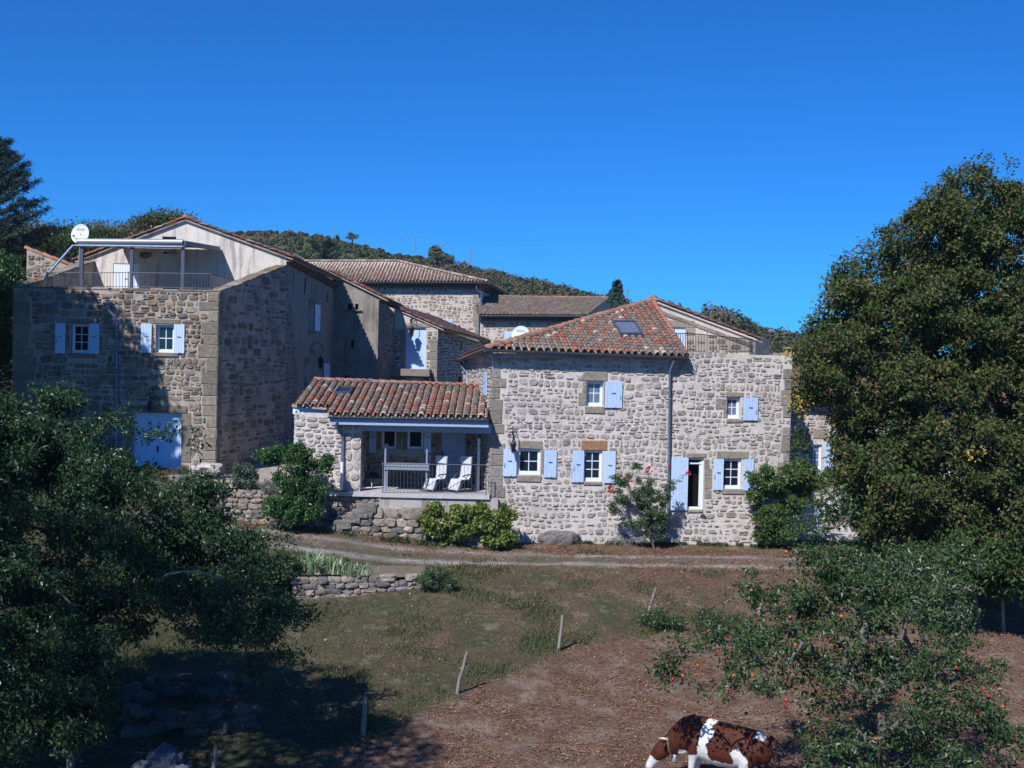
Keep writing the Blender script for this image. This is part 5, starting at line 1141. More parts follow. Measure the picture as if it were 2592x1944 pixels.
# small terrace wall in the lawn with its bed
a, b = G(742,1512), G(1066,1484); dw = [(a.x, a.y), ((a.x+b.x)/2, (a.y+b.y)/2), (b.x, b.y)]; zt_ = RP(760,1462,(a.x,a.y,0),(0,1,0)).z; zt2 = RP(1055,1456,(b.x,b.y,0),(0,1,0)).z
dry_wall('garden_wall', 'low garden wall of tan and pink stones in the lawn below the iris clump', dw, [zt_, zt_+.02, zt2, zt2-.03], [a.z, (a.z+b.z)/2, b.z], .38, (.13,.22), (.2,.5), 16)
bed_m = plain('dry flower bed soil', (.15,.115,.085), .95, var=.4, nscale=4, bump=.03); mb = MB(); n = 16
P_ = []
for i in range(n+1):
    t = i/n; x, y = a.x-2.5+(b.x+.1-a.x+2.5)*t, a.y+.1+(b.y-a.y)*t; zt3 = zt_+(zt2-zt_)*t-.07; P_.append([(x, y, zt3), (x, y+1.2, zt3+.02), (x, y+2.6, max(gz(x, y+2.6)-.05, -9)), (x, y+3.4, gz(x, y+3.4)-.15)])
for i in range(n):
    for k in range(3): mb.quad(P_[i][k], P_[i+1][k], P_[i+1][k+1], P_[i][k+1])
o = mb.build('flower_bed', bed_m); tag(o, kind='structure')

# rocking chairs
def lounge(name, label, px, py, Y, rot):
    b = P(px, py, Y); b.z = zF; t = thing(name, label, 'chair', b, 'white reclining garden chairs on the porch')
    M = Matrix.Rotation(rot, 3, 'Z'); T = lambda x, y, z: b+M @ Vector((x, y, z))       # x forward, y sideways
    prof = [(-.19, 1.26), (-.18, 1.14), (-.15, .78), (-.12, .52), (-.07, .45), (.10, .44), (.26, .46), (.32, .42), (.38, .28), (.45, .10)]
    mb = MB(); wd = .27
    for (x0, z0), (x1, z1) in zip(prof[:-1], prof[1:]): mb.hexa([T(x0,-wd,z0-.012), T(x0,wd,z0-.012), T(x1,wd,z1-.012), T(x1,-wd,z1-.012), T(x0,-wd,z0+.012), T(x0,wd,z0+.012), T(x1,wd,z1+.012), T(x1,-wd,z1+.012)])
    mb.build('sling', sling, t)
    mb = MB(); mb.hexa([T(-.18,-wd-.02,1.00), T(-.18,wd+.02,1.00), T(-.11,wd+.02,1.01), T(-.11,-wd-.02,1.01), T(-.205,-wd-.02,1.25), T(-.205,wd+.02,1.25), T(-.135,wd+.02,1.26), T(-.135,-wd-.02,1.26)]); mb.build('head_pillow', sling, t)
    mb = MB()
    for s in (-1, 1):
        y = s*(wd+.015); mb.tube([T(x, y, z) for x, z in prof], .013, 5); y2 = s*(wd+.05)
        mb.tube([T(.55,y2,.02), T(.30,y2,.30), T(.02,y2,.62)], .013, 5); mb.tube([T(-.42,y2,.02), T(-.10,y2,.35), T(.22,y2,.60)], .013, 5)
        mb.tube([T(.62,y2,.10), T(.55,y2,.02), T(.2,y2,-.0+.015), T(-.42,y2,.02), T(-.5,y2,.10)], .013, 5)
    mb.tube([T(.55,-wd-.05,.02), T(.55,wd+.05,.02)], .013, 5); mb.tube([T(-.42,-wd-.05,.02), T(-.42,wd+.05,.02)], .013, 5); mb.build('frame', grey_metal, t)
    for s in (-1, 1): mb = MB(); y2 = s*(wd+.06); mb.tube([T(.30,y2,.56), T(.22,y2,.62), T(.0,y2,.64), T(-.20,y2,.60), T(-.24,y2,.54)], .022, 6); mb.build('armrest', iron, t)
lounge('reclining_chair', 'white reclining chair on the porch, the one nearer the white frame', 1108, 1246, 45.35, R(-136)); lounge('reclining_chair', 'white reclining chair on the porch, the one nearer the stone house corner', 1170, 1248, 45.35, R(-136))
tb = thing('white_frame_stand', 'white framed stand with tall corner posts behind the porch railing', 'garden furniture', P(1030,1240,45.6)); 
def pz(px, py, Y): return P(px, py, Y)
for px0, pt_, Yq in ((976,1124,45.1), (981,1123,45.9), (1081,1128,45.1), (1088,1150,45.9)):
    mb = MB(); a = P(px0, pt_, Yq); mb.box((a.x, Yq, (a.z+zF)/2), .06, .06, a.z-zF); mb.build('post', alu, tb)
mb = MB(); a, b = P(972,1177,45.06), P(1085,1179,45.06); mb.box((a+b)/2+Vector((0,.42,0)), (b-a).length, .88, .10); mb.build('upper_board', alu, tb); mb = MB(); a, b = P(972,1186,45.0), P(1085,1187,45.0); mb.box((a+b)/2, (b-a).length, .04, .09); mb.build('front_rail', alu, tb)
mb = MB(); c = P(968,1175,45.0); mb.lathe(c, [(.05,-.02),(.075,0),(.05,.02),(.03,0),(.05,-.02)], 12, axis=Vector((1,0,0))); mb.build('roller', grey_metal, tb)
tr = thing('stone_trough', 'pale round stone trough in the shade at the left of the porch', 'trough', P(940,1233,46.8)); mb = MB(); mb.lathe((P(940,1230,46.6).x, 46.6, zF), [(.0,0),(.36,0),(.42,.15),(.42,.32),(.36,.33),(.34,.2),(0,.18)], 16); mb.build('basin', dressed, tr)
mb = MB(); mb.tube([P(905,1236,44.9), P(978,1232,45.6)], .022, 6); mb.tube([P(941,1232,45.2), P(941,1222,45.2)], .014, 5); o = mb.build('floor_pipe', white_paint, None, loc=P(905,1236,44.9)); tag(o, 'white plastic pipe lying on the porch floor beside the stone pillar', 'pipe')

# ================================================================ RIGHT HOUSE behind the big tree
yQ = 50.0; fQ = F(P(1990,1200,yQ), P(2900,1200,yQ+1)); qh = thing('right_house', 'stone house mostly hidden behind the big tree at right, with a blue shuttered window', 'house', fQ.w(6, gz(14,50)))
zq0 = P(2100,1008,yQ).z; qw, qd = fQ.rect(2043,1125,2080,1189), fQ.rect(2044,1276,2080,1352); qw2 = fQ.rect(2380,1100,2430,1170)
mb = MB(); qo = [(0, -1), (fQ.L, -1), (fQ.L, zq0), (0, zq0)]; facade(mb, fQ, qo, [qw, qd, qw2], .25); mb.build('walls', mort_front, qh)
ll = [fQ.rect(2058,1085,2096,1110), fQ.rect(2048,1262,2090,1275), fQ.rect(2074,1040,2100,1062)]; mb = MB(); rubble(mb, fQ, [(0, -.3), (fQ.L, -.3), (fQ.L, zq0-.4), (0, zq0-.4)], [qw, qd, qw2]+ll, (.16,.3), (.2,.45), .06, .04, 101); mb.build('rubble_stones', st_front, qh)
bparts(qh, 'lintel', dressed, fQ, ll[:2], .03, rqa); bparts(qh, 'corner_stone', dressed, fQ, ll[2:], .03, rqa)
window(qh, fQ, qw, 3, 2, .1, gm=curtain); window(qh, fQ, qw2, 3, 2, .1); shutter(qh, fQ, fQ.rect(2019,1122,2042,1187), None, 0); shutter(qh, fQ, fQ.rect(2085,1122,2110,1188), None, 0); shutter(qh, fQ, qd, blue_dark, 0, -.1, 'door')
q0, q1 = fQ.w(-.1, zq0, .5), fQ.w(fQ.L, zq0, .5); tile_roof(qh, 'roof', [q0, q1, q1+Vector((0,5,1.1)), q0+Vector((0,5,1.1))], q1-q0, (0,5,1.1), tile_b, .24, .36, 102, under=mort_front)
mb = MB(); gutter(mb, q0+Vector((0,-.02,-.03)), q1+Vector((0,-.02,-.03)), .075); mb.build('gutter', zinc, qh)
mb = MB(); a = G(2070,1398); mb.box((a.x+1.2, 49.3, gz(a.x, 49.3)+.12), 5.2, 1.1, .22); o = mb.build('stone_step', concrete, None, bevel=.02, loc=(a.x+1.2, 49.3, gz(a.x,49.3))); tag(o, 'long pale stone step in front of the shaded blue door at right', 'step')

# roofed wall left of the first house
fW = F(P(60,690,57), P(206,700,57)); w0_, w1_ = fW.pix(68,632), fW.pix(202,684); rw = thing('outbuilding', 'ruined stone outbuilding wall with a tile capped sloping top at far left', 'outbuilding', fW.w(1, zL))
mb = MB(); wo_ = [(w0_[0], zL-1), (fW.L, zL-1), w1_, w0_]; facade(mb, fW, wo_, [], .2); e = F(fW.w(w0_[0],0)+Vector((0,5,0)), fW.w(w0_[0],0)); facade(mb, e, [(0,zL-1),(5,zL-1),(5,w0_[1]),(0,w0_[1])], [], .2); mb.build('walls', mort_left, rw)
mb = MB(); rubble(mb, fW, wo_, [], (.15,.28), (.2,.42), .025, .045, 111); mb.build('rubble_stones', st_left, rw); mb = MB(); cap_tiles(mb, fW.w(w0_[0]-.1, w0_[1]+.02, -.1), fW.w(w1_[0], w1_[1]+.02, -.1), .12, .42); mb.build('cap_tiles', ridge_m, rw)
# ================================================================ HILL, FAR THINGS
def px_of(p):
    d = Vector(p)-CAMP; f = d.dot(fwd); return (1296+FPX*d.dot(right)/f, 972-FPX*d.dot(up)/f)
SKY = [(-600,640),(0,640),(300,625),(500,604),(590,595),(740,590),(850,603),(950,630),(1050,664),(1100,684),(1200,706),(1300,730),(1400,748),(1500,772),(1600,800),(1700,822),(1800,840),(1900,860),(2000,876),(2200,890),(3200,940)]
SX = [s[0] for s in SKY]; SY = [s[1] for s in SKY]; HY = 300.0
def hill_pt(px, t, wob=True):
    """t 0..1 from the foot (Y=120) to the crest (Y=300), beyond 1 it falls away"""
    Yv = 120+t*(HY-120); c = P(px, float(np.interp(px, SX, SY)), HY); z0 = 3.0; tt = min(t, 1); zz = z0+(c.z-z0)*(tt*1.25-.25*tt*tt) if t <= 1 else c.z-(t-1)**2*60
    X_ = c.x/HY*Yv; n = 1.6*mnoise.noise(Vector((X_*.03, Yv*.03, 1)))+.6*mnoise.noise(Vector((X_*.12, Yv*.12, 4)))
    return Vector((X_, Yv, zz+(n*min(1, t*2)*(1-.75*tt**6) if wob else 0)))
pxs = np.arange(-600, 3201, 25); ts = np.concatenate([np.linspace(0, 1, 40), [1.06, 1.15, 1.3, 1.6, 2.0]])
Vh = np.array([tuple(hill_pt(a, b)) for b in ts for a in pxs]); I = np.arange(len(Vh)).reshape(len(ts), len(pxs)); Fq = np.stack([I[:-1, :-1], I[:-1, 1:], I[1:, 1:], I[1:, :-1]], -1).reshape(-1)
a = NM('hill grass'); n = a.noise(.06, 8, .7); n2 = a.noise(.5, 8, .75); c = a.ramp(n.outputs[0], [(.3,(.075,.07,.04)), (.5,(.085,.105,.035)), (.7,(.13,.105,.07))]).outputs[0]
a.color(a.mix(1, c, a.ramp(n2.outputs[0], [(.3,(.6,.6,.6)),(.7,(1.25,1.25,1.25))]).outputs[0], 'MULTIPLY')); a.set(1, 0, .05); hill = mesh_np('hillside', Vh, Fq, 4, a.m, None, True); tag(hill, kind='structure')
# far plain under and behind everything
mb = MB(); mb.quad(Vector((-700, -60, -12)), Vector((700, -60, -12)), Vector((700, 640, -6)), Vector((-700, 640, -6))); o = mb.build('far_land', a.m); tag(o, kind='structure')
def bush_cloud(B, per, size):
    """B: list of (centre, rx, rz, material) -> many small leafy faces"""
    Cs, As, Ns, Ls, mi = [], [], [], [], []
    for c, rx, rz, m in B:
        d = rand_dirs(per); d[:, 2] = np.abs(d[:, 2])*1.1-.1; r = RNG.uniform(.72, 1.08, per)[:, None]*(1+.25*np.sin(d[:, :1]*5+c[0])*np.cos(d[:, 2:]*4+c[1]))
        Cs.append(np.array(c)+d*r*np.array([rx, rx, rz])); As.append(rand_dirs(per)+d*.3); Ns.append(d+rand_dirs(per)*.6); Ls.append(RNG.uniform(.6, 1.4, per)*size); mi.append(np.full(per*2, m))
    C_, A_, N_, L_ = map(np.concatenate, (Cs, As, Ns, Ls)); A_ = np.cross(A_, N_); V_, T_ = leaves_np(C_, A_, N_, L_, L_*.8, .1, .1); return V_, T_, np.concatenate(mi)
hb = []; rnd = random.Random(77)
for i in range(3400):
    px = rnd.uniform(540, 2250); t = 1-rnd.random()**1.5*.62; dens = np.interp(px, [540,700,850,950,1050,1150,2250], [.45,.42,.36,.45,.9,1,1])
    t_low = np.interp(t, [0, .75, .9, 1], [1, 1, .8, .22 if px < 1020 else 1]); 
    if rnd.random() > max(dens*t_low, (.6 if t < .72 else 0)): continue
    c = hill_pt(px, t); big = np.interp(px, [700,1000,1150,2200], [.55,.75,1.8,2.2])*rnd.uniform(.55, 1.3)*(1 if t < .93 or px > 1050 else .55)
    m = 1 if mnoise.noise(Vector((c.x*.045, c.y*.05, 2)))+rnd.uniform(-.25, .25) > .10 else 0
    hb.append((tuple(c+Vector((0,0,big*.3))), big*rnd.uniform(.9, 1.4), big*1.05, m))
Vb, Tb, mi = bush_cloud(hb, 130, .62); o = mesh_np('scrub', Vb, Tb, 3, [leaf_hill, leaf_hillb]); o.data.polygons.foreach_set('material_index', mi.astype(np.int32)); tag(o, 'dark green and brown scrub covering the background hillside', 'scrub', None, 'stuff')
for px, pt, pb, arm, lb in ((849,576,602,0,'thin pole on the grassy hill crest, the leftmost on the open grass'), (1051,603,632,1,'utility pole with a crossbar on the hill slope left of the lone tree'), (1190,633,668,0,'pale pole standing between the lone tree and the dense wood on the hill'), (1588,732,768,1,'utility pole right of the pointed conifer on the hill'), (1985,830,862,0,'dark thin pole on the skyline beside the big right tree')):
    Yv = 292; b, t_ = P(px, pb+6, Yv), P(px, pt, Yv); t = thing('utility_pole', lb, 'pole', b, 'poles on the hill'); mb = MB(); mb.tube([b, t_], .14, 5); mb.build('pole', bark_pale, t)
    if arm: mb = MB(); mb.box(t_-Vector((0,0,.3)), 3.2 if arm else 1, .15, .15); mb.build('crossbar', bark_pale, t)
def far_bush(name, label, cat, lst, per, size, mat, trunk=True, group=None):
    B = [((P(px, py, Y).x, P(px, py, Y).y, P(px, py, Y).z), r, rz, 0) for px, py, Y, r, rz in lst]; base = Vector(B[0][0])-Vector((0, 0, B[0][2]+1.2)); t = thing(name, label, cat, base, group); V_, T_, _ = bush_cloud(B, per, size); mesh_np('crown', V_, T_, 3, mat, t)
    if trunk: mb = MB(); mb.tube([base-Vector((0,0,2)), Vector(B[0][0])], [.35, .15], 6); mb.build('trunk', bark_dark, t)
    return t
far_bush('tree', 'lone round tree standing above the hill scrub at the middle of the skyline', 'tree', [(1107,650,280,1.9,1.7),(1130,660,280,1.6,1.3),(1101,640,280,1.2,1.3)], 330, .7, leaf_hill)
far_bush('tree', 'small round bushy tree alone on the grass crest of the hill', 'tree', [(892,603,290,1.4,1.2)], 150, .5, leaf_hill)
# pointed conifer
b = P(1561,790,150); t = thing('conifer', 'pointed dark conifer rising behind the low grey tiled roof', 'tree', b); B = []
for k in range(9): u = k/8; p = P(1561+2*math.sin(k), 800-66*u, 150); B.append((tuple(p), 1.75*(1-u)+.22, .9, 0))
Vc, Tc, _ = bush_cloud(B, 240, .55); mesh_np('crown', Vc, Tc, 3, leaf_cedar, t); mb = MB(); mb.tube([b-Vector((0,0,3)), P(1561,738,150)], [.25,.05], 6); mb.build('trunk', bark_dark, t)
fb = thing('farm_building', 'tiny pale farm building on the far skyline left of the big tree', 'building', P(1945,862,270)); b0 = P(1945,858,270); mb = MB(); mb.box(b0+Vector((0,0,.2)), 4.2, 3, 2.0); mb.build('wall', mort_back, fb); mb = MB(); mb.hexa([b0+Vector(v) for v in ((-2.4,-1.8,1.15),(2.4,-1.8,1.15),(2.4,1.8,1.15),(-2.4,1.8,1.15),(-.6,-1.8,1.95),(.4,-1.8,1.95),(.4,1.8,1.95),(-.6,1.8,1.95))]); mb.build('roof', alu, fb)
for px, r, lb, mt in ((1700,2.2,'dark green round treetop showing just above the red verge tiles',leaf_hill), (1812,3.2,'brownish treetop above the right end of the red verge tiles',leaf_hillb), (1860,2.6,'treetop just left of the tiny farm building',leaf_hill)):
    yy = {1700:795,1812:812,1860:828}[px]; far_bush('tree', lb, 'tree', [(px,yy,200,r,r*.8),(px+25,yy+10,200,r*.8,r*.7),(px-22,yy+10,200,r*.7,r*.7)], 330, .55, mt, True, 'treetops behind the rear gable')

# ---- trees behind the left house
def simple_tree(name, label, cat, base, lst, nattr, per, sigma, size, mat, barkm=bark_dark, **k):
    bl = blobs_px(lst); top = Vector(bl[0][0]); b = Vector(base); tr = [tuple(b.lerp(top, s)) for s in (.3, .6, .85)]
    return tree(name, label, cat, tuple(b), tr, bl, nattr, per, sigma, size, mat, barkm, **k)
def at(px, Y, z): v = P(px, 900, Y); return (v.x, v.y, z)
simple_tree('oak_tree', 'dark round oak crown rising behind the cream gable', 'tree', at(440,84,3), [(425,585,84,80,42,2.5),(370,590,84,42,32,2),(480,600,84,48,30,2),(500,612,84,35,25,1.5),(350,612,84,28,22,1.5)], 460, 90, .34, .18, leaf_oak, up=.9)
simple_tree('tree', 'mixed green tree behind the satellite dish and awning', 'tree', at(190,76,3), [(170,650,76,80,70,3),(110,640,76,60,60,2.5),(240,640,76,60,60,2.5)], 420, 44, .42, .20, leaf_hazel, up=.8)
simple_tree('tree', 'bushy autumn tinted tree between the dish and the dark oak', 'tree', at(280,78,3), [(270,625,78,60,50,2.5),(320,640,78,50,50,2)], 340, 40, .42, .19, leaf_dry, up=.8)
simple_tree('tree', 'dark tree crown behind the tile capped wall at far left', 'tree', at(60,70,3), [(60,640,70,80,80,2.5),(0,680,70,80,90,2.5)], 400, 40, .4, .2, leaf_oak, up=.8)
simple_tree('ivy_thicket', 'ivy and bramble thicket against the left end of the brown stone house', 'shrub', (-20.6,48,gz(-20.6,48)), [(-10,800,48.5,40,130,.8),(-25,950,48.5,60,120,.8),(0,700,49.5,45,60,.8),(10,730,50,60,40,.8)], 420, 30, .22, .16, leaf_green, up=.8)
# cedar with layered drooping boughs
def cedar(label, base, top, nb, Lmax, mat, seed, hlo=.12):
    rnd = random.Random(seed); base, top = Vector(base), Vector(top); t = thing('cedar_tree', label, 'tree', base); Hh = (top-base).length; segs = []; mb = MB(); mb.tube([base-Vector((0,0,1)), base.lerp(top, .5), top], [.42, .2, .03], 8)
    C = []
    for i in range(nb):
        u = hlo+(1-hlo)*(i/nb)**.9; p = base.lerp(top, u); L = Lmax*(1-u)**.75+.5; an = rnd.random()*6.28 if i % 2 else rnd.uniform(-.6, .6); d = Vector((math.cos(an), math.sin(an), rnd.uniform(.05, .42)+.25*u)); pts = [p]; q = p.copy()
        for k in range(6): q = q+d*(L/6)+Vector((0,0,.03*k*L/6*(1 if u > .4 else .3))); pts.append(q.copy())
        mb.tube(pts, [.06*(1-k/7)+.008 for k in range(7)], 4, cap=False)
        for k in range(1, 7):
            for s in range(5):
                side = Vector((-d.y, d.x, 0)).normalized()*rnd.uniform(-1, 1)*L*.24*(1-k/9)+d*.25; c0_ = pts[k]+(pts[k]-pts[k-1])*rnd.uniform(-1, .4); tip = c0_+side+Vector((0,0,-rnd.uniform(.02,.25))); mb.tube([c0_, tip], [.012, .005], 3, cap=False)
                for w_ in range(4): C.append(tuple(c0_.lerp(tip, (w_+.6)/4)))
    mb.build('trunk', bark_dark, t); foliage('crown', C, 9, .075, .17, mat, t, .5, .05, .2, .8)
    return t
cedar('dark blue green cedar with layered boughs cut by the left picture edge', at(-70,62,3.0), tuple(P(-25,365,62)), 70, 5.2, leaf_cedar, 3)
cedar('second blue green cedar behind the tile capped wall, lower and further left', at(-60,58,3.0), tuple(P(-45,560,58)), 30, 3.0, leaf_cedar, 5, .3)
cedar('blue cedar tip below the grass crest, behind the hipped roof', at(815,130,5), tuple(P(815,612,130)), 40, 4.5, leaf_cedar, 9, .3)
# tree that shades the left part of the brown house
tree('tree', 'tall leafy tree standing left of the brown stone house and shading it', 'tree', (-24.5,37.5,gz(-24.5,37.5)), [(-24.4,37.5,5),(-24,37.6,9),(-23.8,37.8,12)], [((-23.6,38,13),(4.3,3.5,5)),((-22.3,38,8.5),(2.8,2.8,3.2)),((-20.8,38.5,6.5),(2.0,2.5,2.4)),((-20.3,38,13.9),(2.4,2.4,3.2)),((-21.2,37.6,10.2),(2.0,2.2,2.4))], 2000, 46, .5, .36, leaf_lime, bark, r0=.012)

tree('tree', 'tall tree beyond the left picture edge, near the viewpoint, throwing leafy shade on the pasture', 'tree', (-11.5,14.5,gz(-11.5,14.5)), [(-11.3,14.6,2),(-10.5,14.8,6),(-9.5,15,9)], [((-8.9,15,10.3),(1.7,1.6,1.8)),((-10.5,15.6,9.5),(2,2,2))], 160, 30, .28, .22, leaf_lime, bark, r0=.012)
# ================================================================ BIG TREE at right
def keep_big(p):
    x, y = px_of(p)
    if 2030 < x < 2112 and 1040 < y < 1215: return False
    if 2085 < x < 2112 and 970 < y < 1015 : return RNG.random() < .5
    if x < 2110 and y > 1190: return False
    if x > 2440 and 1450 < y < 1610: return False
    if x < np.interp(y, [380,420,450,530,560,605,650,730,780,830,1000,1180,1250,1330], [2440,2420,2350,2290,2240,2175,2085,2078,2050,2005,1992,1992,2110,2150])+22: return False
    return True
g_ = G(2500,1590); Yt = 38.5; tb_ = at(2470, Yt, gz(at(2470,Yt,0)[0], Yt)); tt_ = lambda px, py, Y: tuple(P(px, py, Y))
bigb = blobs_px([(2440,560,38.5,150,130,2.0),(2380,640,38.5,170,120,2.4),(2520,600,38.5,110,130,2.2),(2300,760,38.5,150,130,2.6),(2180,700,38.3,75,80,1.4),(2140,800,38.3,85,100,1.8),(2060,880,38.5,80,90,1.6),(2450,820,38,200,150,3.0),(2200,950,38,200,130,2.8),(2030,1000,38.5,62,110,1.4),(2400,1050,37.5,260,170,3.2),(2560,950,38,130,200,2.6),(2200,1130,37.6,130,130,2.2),(2350,1220,36.8,230,140,2.8),(2530,1250,36.5,170,180,2.8),(2250,1310,37,120,70,1.6),(2020,1110,38.4,32,60,.8),(2480,1400,36,150,70,2.0),(2150,1250,37.4,60,60,1.0)])
tg, A_, pos_ = tree('broadleaf_tree', 'huge broadleaf tree with autumn tinted leaves filling the right side', 'tree', tb_, [tt_(2472,1350,Yt), tt_(2460,1150,Yt), tt_(2440,950,Yt), tt_(2430,800,Yt)], bigb, 600, 46, .15, .122, leaf_lime, bark_dark, seg=.45, up=.9, r0=.0075, shell=.55, ex=2.25, accept=keep_big, aspect=.62, clump=(9, .62), wexp=.62, flat=.7)
yb = [tuple(P(x, y, Y)) for x, y, Y in ((2010,1015,37.2),(2035,1030,37.0),(2030,1045,37.1),(2015,1005,37.3),(2040,1018,37.1),(2475,1148,33.6),(2460,1150,33.6),(1993,900,37.6),(2052,905,37.2),(2000,890,37.4),(2230,1228,35.4),(2215,1235,35.4))]
foliage('yellow_leaves', yb, 18, .10, .11, leaf_yellow, tg, .8, .15, .62)

# ================================================================ APPLE TREES
def apple_mesh(name, mat, r=.038):
    mb = MB(); mb.lathe((0,0,0), [(0,-r*.75),(r*.45,-r*.85),(r*.85,-r*.45),(r,0.05*r),(r*.9,r*.5),(r*.5,r*.82),(r*.15,r*.68),(0,r*.6)], 10); mb.tube([(0,0,r*.6),(r*.1,0,r*1.3)], .003, 4)
    me = bpy.data.meshes.new(name); me.from_pydata(mb.v, [], mb.f); me.materials.append(mat); me.polygons.foreach_set('use_smooth', [True]*len(mb.f)); me.update(); return me
am = {k: apple_mesh('apple', m) for k, m in (('r', red_apple), ('o', orange_apple), ('y', yellow_apple))}
def hang(parent, p, kind, s=1):
    o = bpy.data.objects.new('apple', am[kind]); COL.objects.link(o); o.location = Vector(p)-(Vector(ORG[parent.name]) if parent else Vector()); o.scale = (s, s, s); o.rotation_euler = (RNG.uniform(-.5,.5), RNG.uniform(-.5,.5), RNG.uniform(0,6))
    if parent: o.parent = parent
    return o
def keep_left(p):
    x, y = px_of(p)
    if x > 285 and y > 1500+.55*max(0, 560-x)+(x > 480)*.0 and not (x > 455 and y < 1720): return False
    if 300 < x < 480 and y > 1640: return False
    if 325 < x < 475 and 1030 < y < 1180 and RNG.random() < .86: return False
    return True
lb_ = blobs_px([(-150,1500,23.5,180,300,2.6),(-120,1150,23.5,150,200,2.0),(40,1650,23.6,130,150,1.2),(250,1720,24.2,60,90,.8),(110,1830,24.0,130,50,.9),(60,1800,24.2,110,60,1.0),(250,1560,24.6,120,100,1.2),(430,1450,25.2,130,90,1.2),(120,1380,25,260,260,2.4),(30,1250,25,220,260,2.0),(350,1330,25.2,190,190,1.7),(300,1160,25,120,95,1.1),(410,1120,25.3,40,70,.5),(100,1130,25.4,150,90,1.2),(520,1430,25.4,180,110,1.5),(590,1540,25,130,90,1.2),(640,1660,24.6,75,70,.8),(180,1620,24.6,170,140,1.6),(60,1700,24.4,140,120,1.4),(540,1250,25.6,50,60,.7),(480,1290,25.6,90,80,.9),(725,1420,25.6,35,30,.4),(60,1040,25.6,90,60,.9),(215,1740,24.4,60,70,.8),(120,1020,25.6,60,40,.5),(700,1560,25,55,40,.5)])
gb = G(190,1925); t1, A1, pos1 = tree('apple_tree', 'leafy apple tree in the left foreground with small yellow apples', 'tree', tuple(gb), [tuple(P(196,1800,25.1)), tuple(P(186,1700,25.1)), tuple(P(200,1580,25.1))], lb_, 450, 44, .12, .100, leaf_apple, bark, seg=.3, up=.55, r0=.0042, shell=.5, ex=2.15, accept=keep_left, aspect=.44, droop=.25, sag=-.03, clump=(8, .36), wexp=.6)
for x, y in ((115,1190),(272,1277),(82,1325),(220,1392),(207,1282)):
    dd = [(px_of(p)[0]-x)**2+(px_of(p)[1]-y)**2+(p[1]-23)*60 for p in A1]; hang(t1, P(x, y, float(A1[int(np.argmin(dd))][1])-.12), 'y', 1.0)
# bare arching branch
mb = MB(); mb.tube([P(395,1470,24.2), P(430,1452,24.1), P(468,1446,24.0), P(510,1448,24.0), P(545,1460,24.0), P(580,1468,24.1)], [.03,.028,.026,.022,.018,.012], 6); mb.tube([P(40,1460,23.8), P(100,1470,23.8), P(150,1500,23.7), P(182,1530,23.7)], [.02,.02,.018,.012], 6); mb.build('bare_branch', bark_pale, t1)
def keep_right(p):
    x, y = px_of(p); return not (y > 1780 and x < 2010) and not (x < 1990 and 1560 < y < 1585)
rb = blobs_px([(1950,1600,24.8,80,60,.6),(1900,1640,24.8,60,40,.5),(2000,1540,25,70,50,.6),(1900,1490,25.4,70,42,.5),(2090,1400,25.4,95,110,.9),(2050,1480,25.2,110,90,.9),(1800,1655,23.3,130,60,.7),(1870,1715,23.3,90,60,.7),(2010,1640,24.8,160,100,1.1),(2160,1620,24.8,160,150,1.3),(2300,1600,24.8,150,150,1.3),(2400,1700,24.6,140,130,1.2),(2200,1780,24.4,200,120,1.4),(2350,1830,24.4,160,110,1.2),(2090,1860,24.4,80,75,.9),(2480,1830,24.3,70,60,.8),(2560,1880,24.2,70,35,.6),(2250,1920,24.2,200,60,1.1),(1672,1700,23.6,28,26,.2),(2120,1280,25.4,60,60,.5),(2200,1460,25.2,130,100,1.1),(2370,1450,25.2,100,90,.9),(1900,1795,24.4,70,16,.3)])
gr_ = G(2235,1990); t2, A2, pos2 = tree('apple_tree', 'open twiggy apple tree with red apples in the right foreground', 'tree', tuple(gr_), [tuple(P(2240,1880,24.5)), tuple(P(2225,1790,24.5))], rb, 430, 16, .10, .098, leaf_apple2, bark, seg=.28, up=.6, r0=.0062, shell=.3, ex=2.1, accept=keep_right, aspect=.5, droop=.25, jit=.4, clump=(4, .24), wexp=.45)
ap_px = [(1990,1397),(1924,1464),(1905,1488),(1902,1494),(1940,1489),(1948,1491),(1795,1598),(1817,1648),(1832,1656),(1767,1684),(1709,1700),(1703,1719),(1728,1710),(1760,1709),(1798,1713),(1858,1710),(1843,1750),(1848,1752),(1864,1742),(1799,1780),(1889,1806),(1802,1812),(1990,1772),(1990,1790),(2013,1632),(2044,1577),(2117,1539),(2194,1531),(2104,1616),(2158,1629),(2070,1720),(2064,1748),(2097,1748),(2227,1773),(2218,1731),(2232,1723),(2290,1729),(2490,1743),(2502,1762),(2463,1735),(2465,1680),(2313,1630),(2205,1796),(2226,1816),(2153,1820),(2217,1870),(2057,1841),(2472,1805),(2538,1788),(2384,1364),(1886,1677),(1905,1710),(2350,1700),(2420,1690),(2130,1560),(1977,1528),(2000,1562),(2181,1731),(1960,1685),(2330,1770)]
for i, (x, y) in enumerate(ap_px):
    d = np.array([px_of(p) for p in A2[::1]]) if i == 0 else d
    k = int(np.argmin((d[:, 0]-x)**2+(d[:, 1]-y)**2)); Yv = float(A2[k][1])-.25; hang(t2, P(x, y, Yv), 'r' if i % 3 else 'o', random.Random(i).uniform(.75, 1.1))
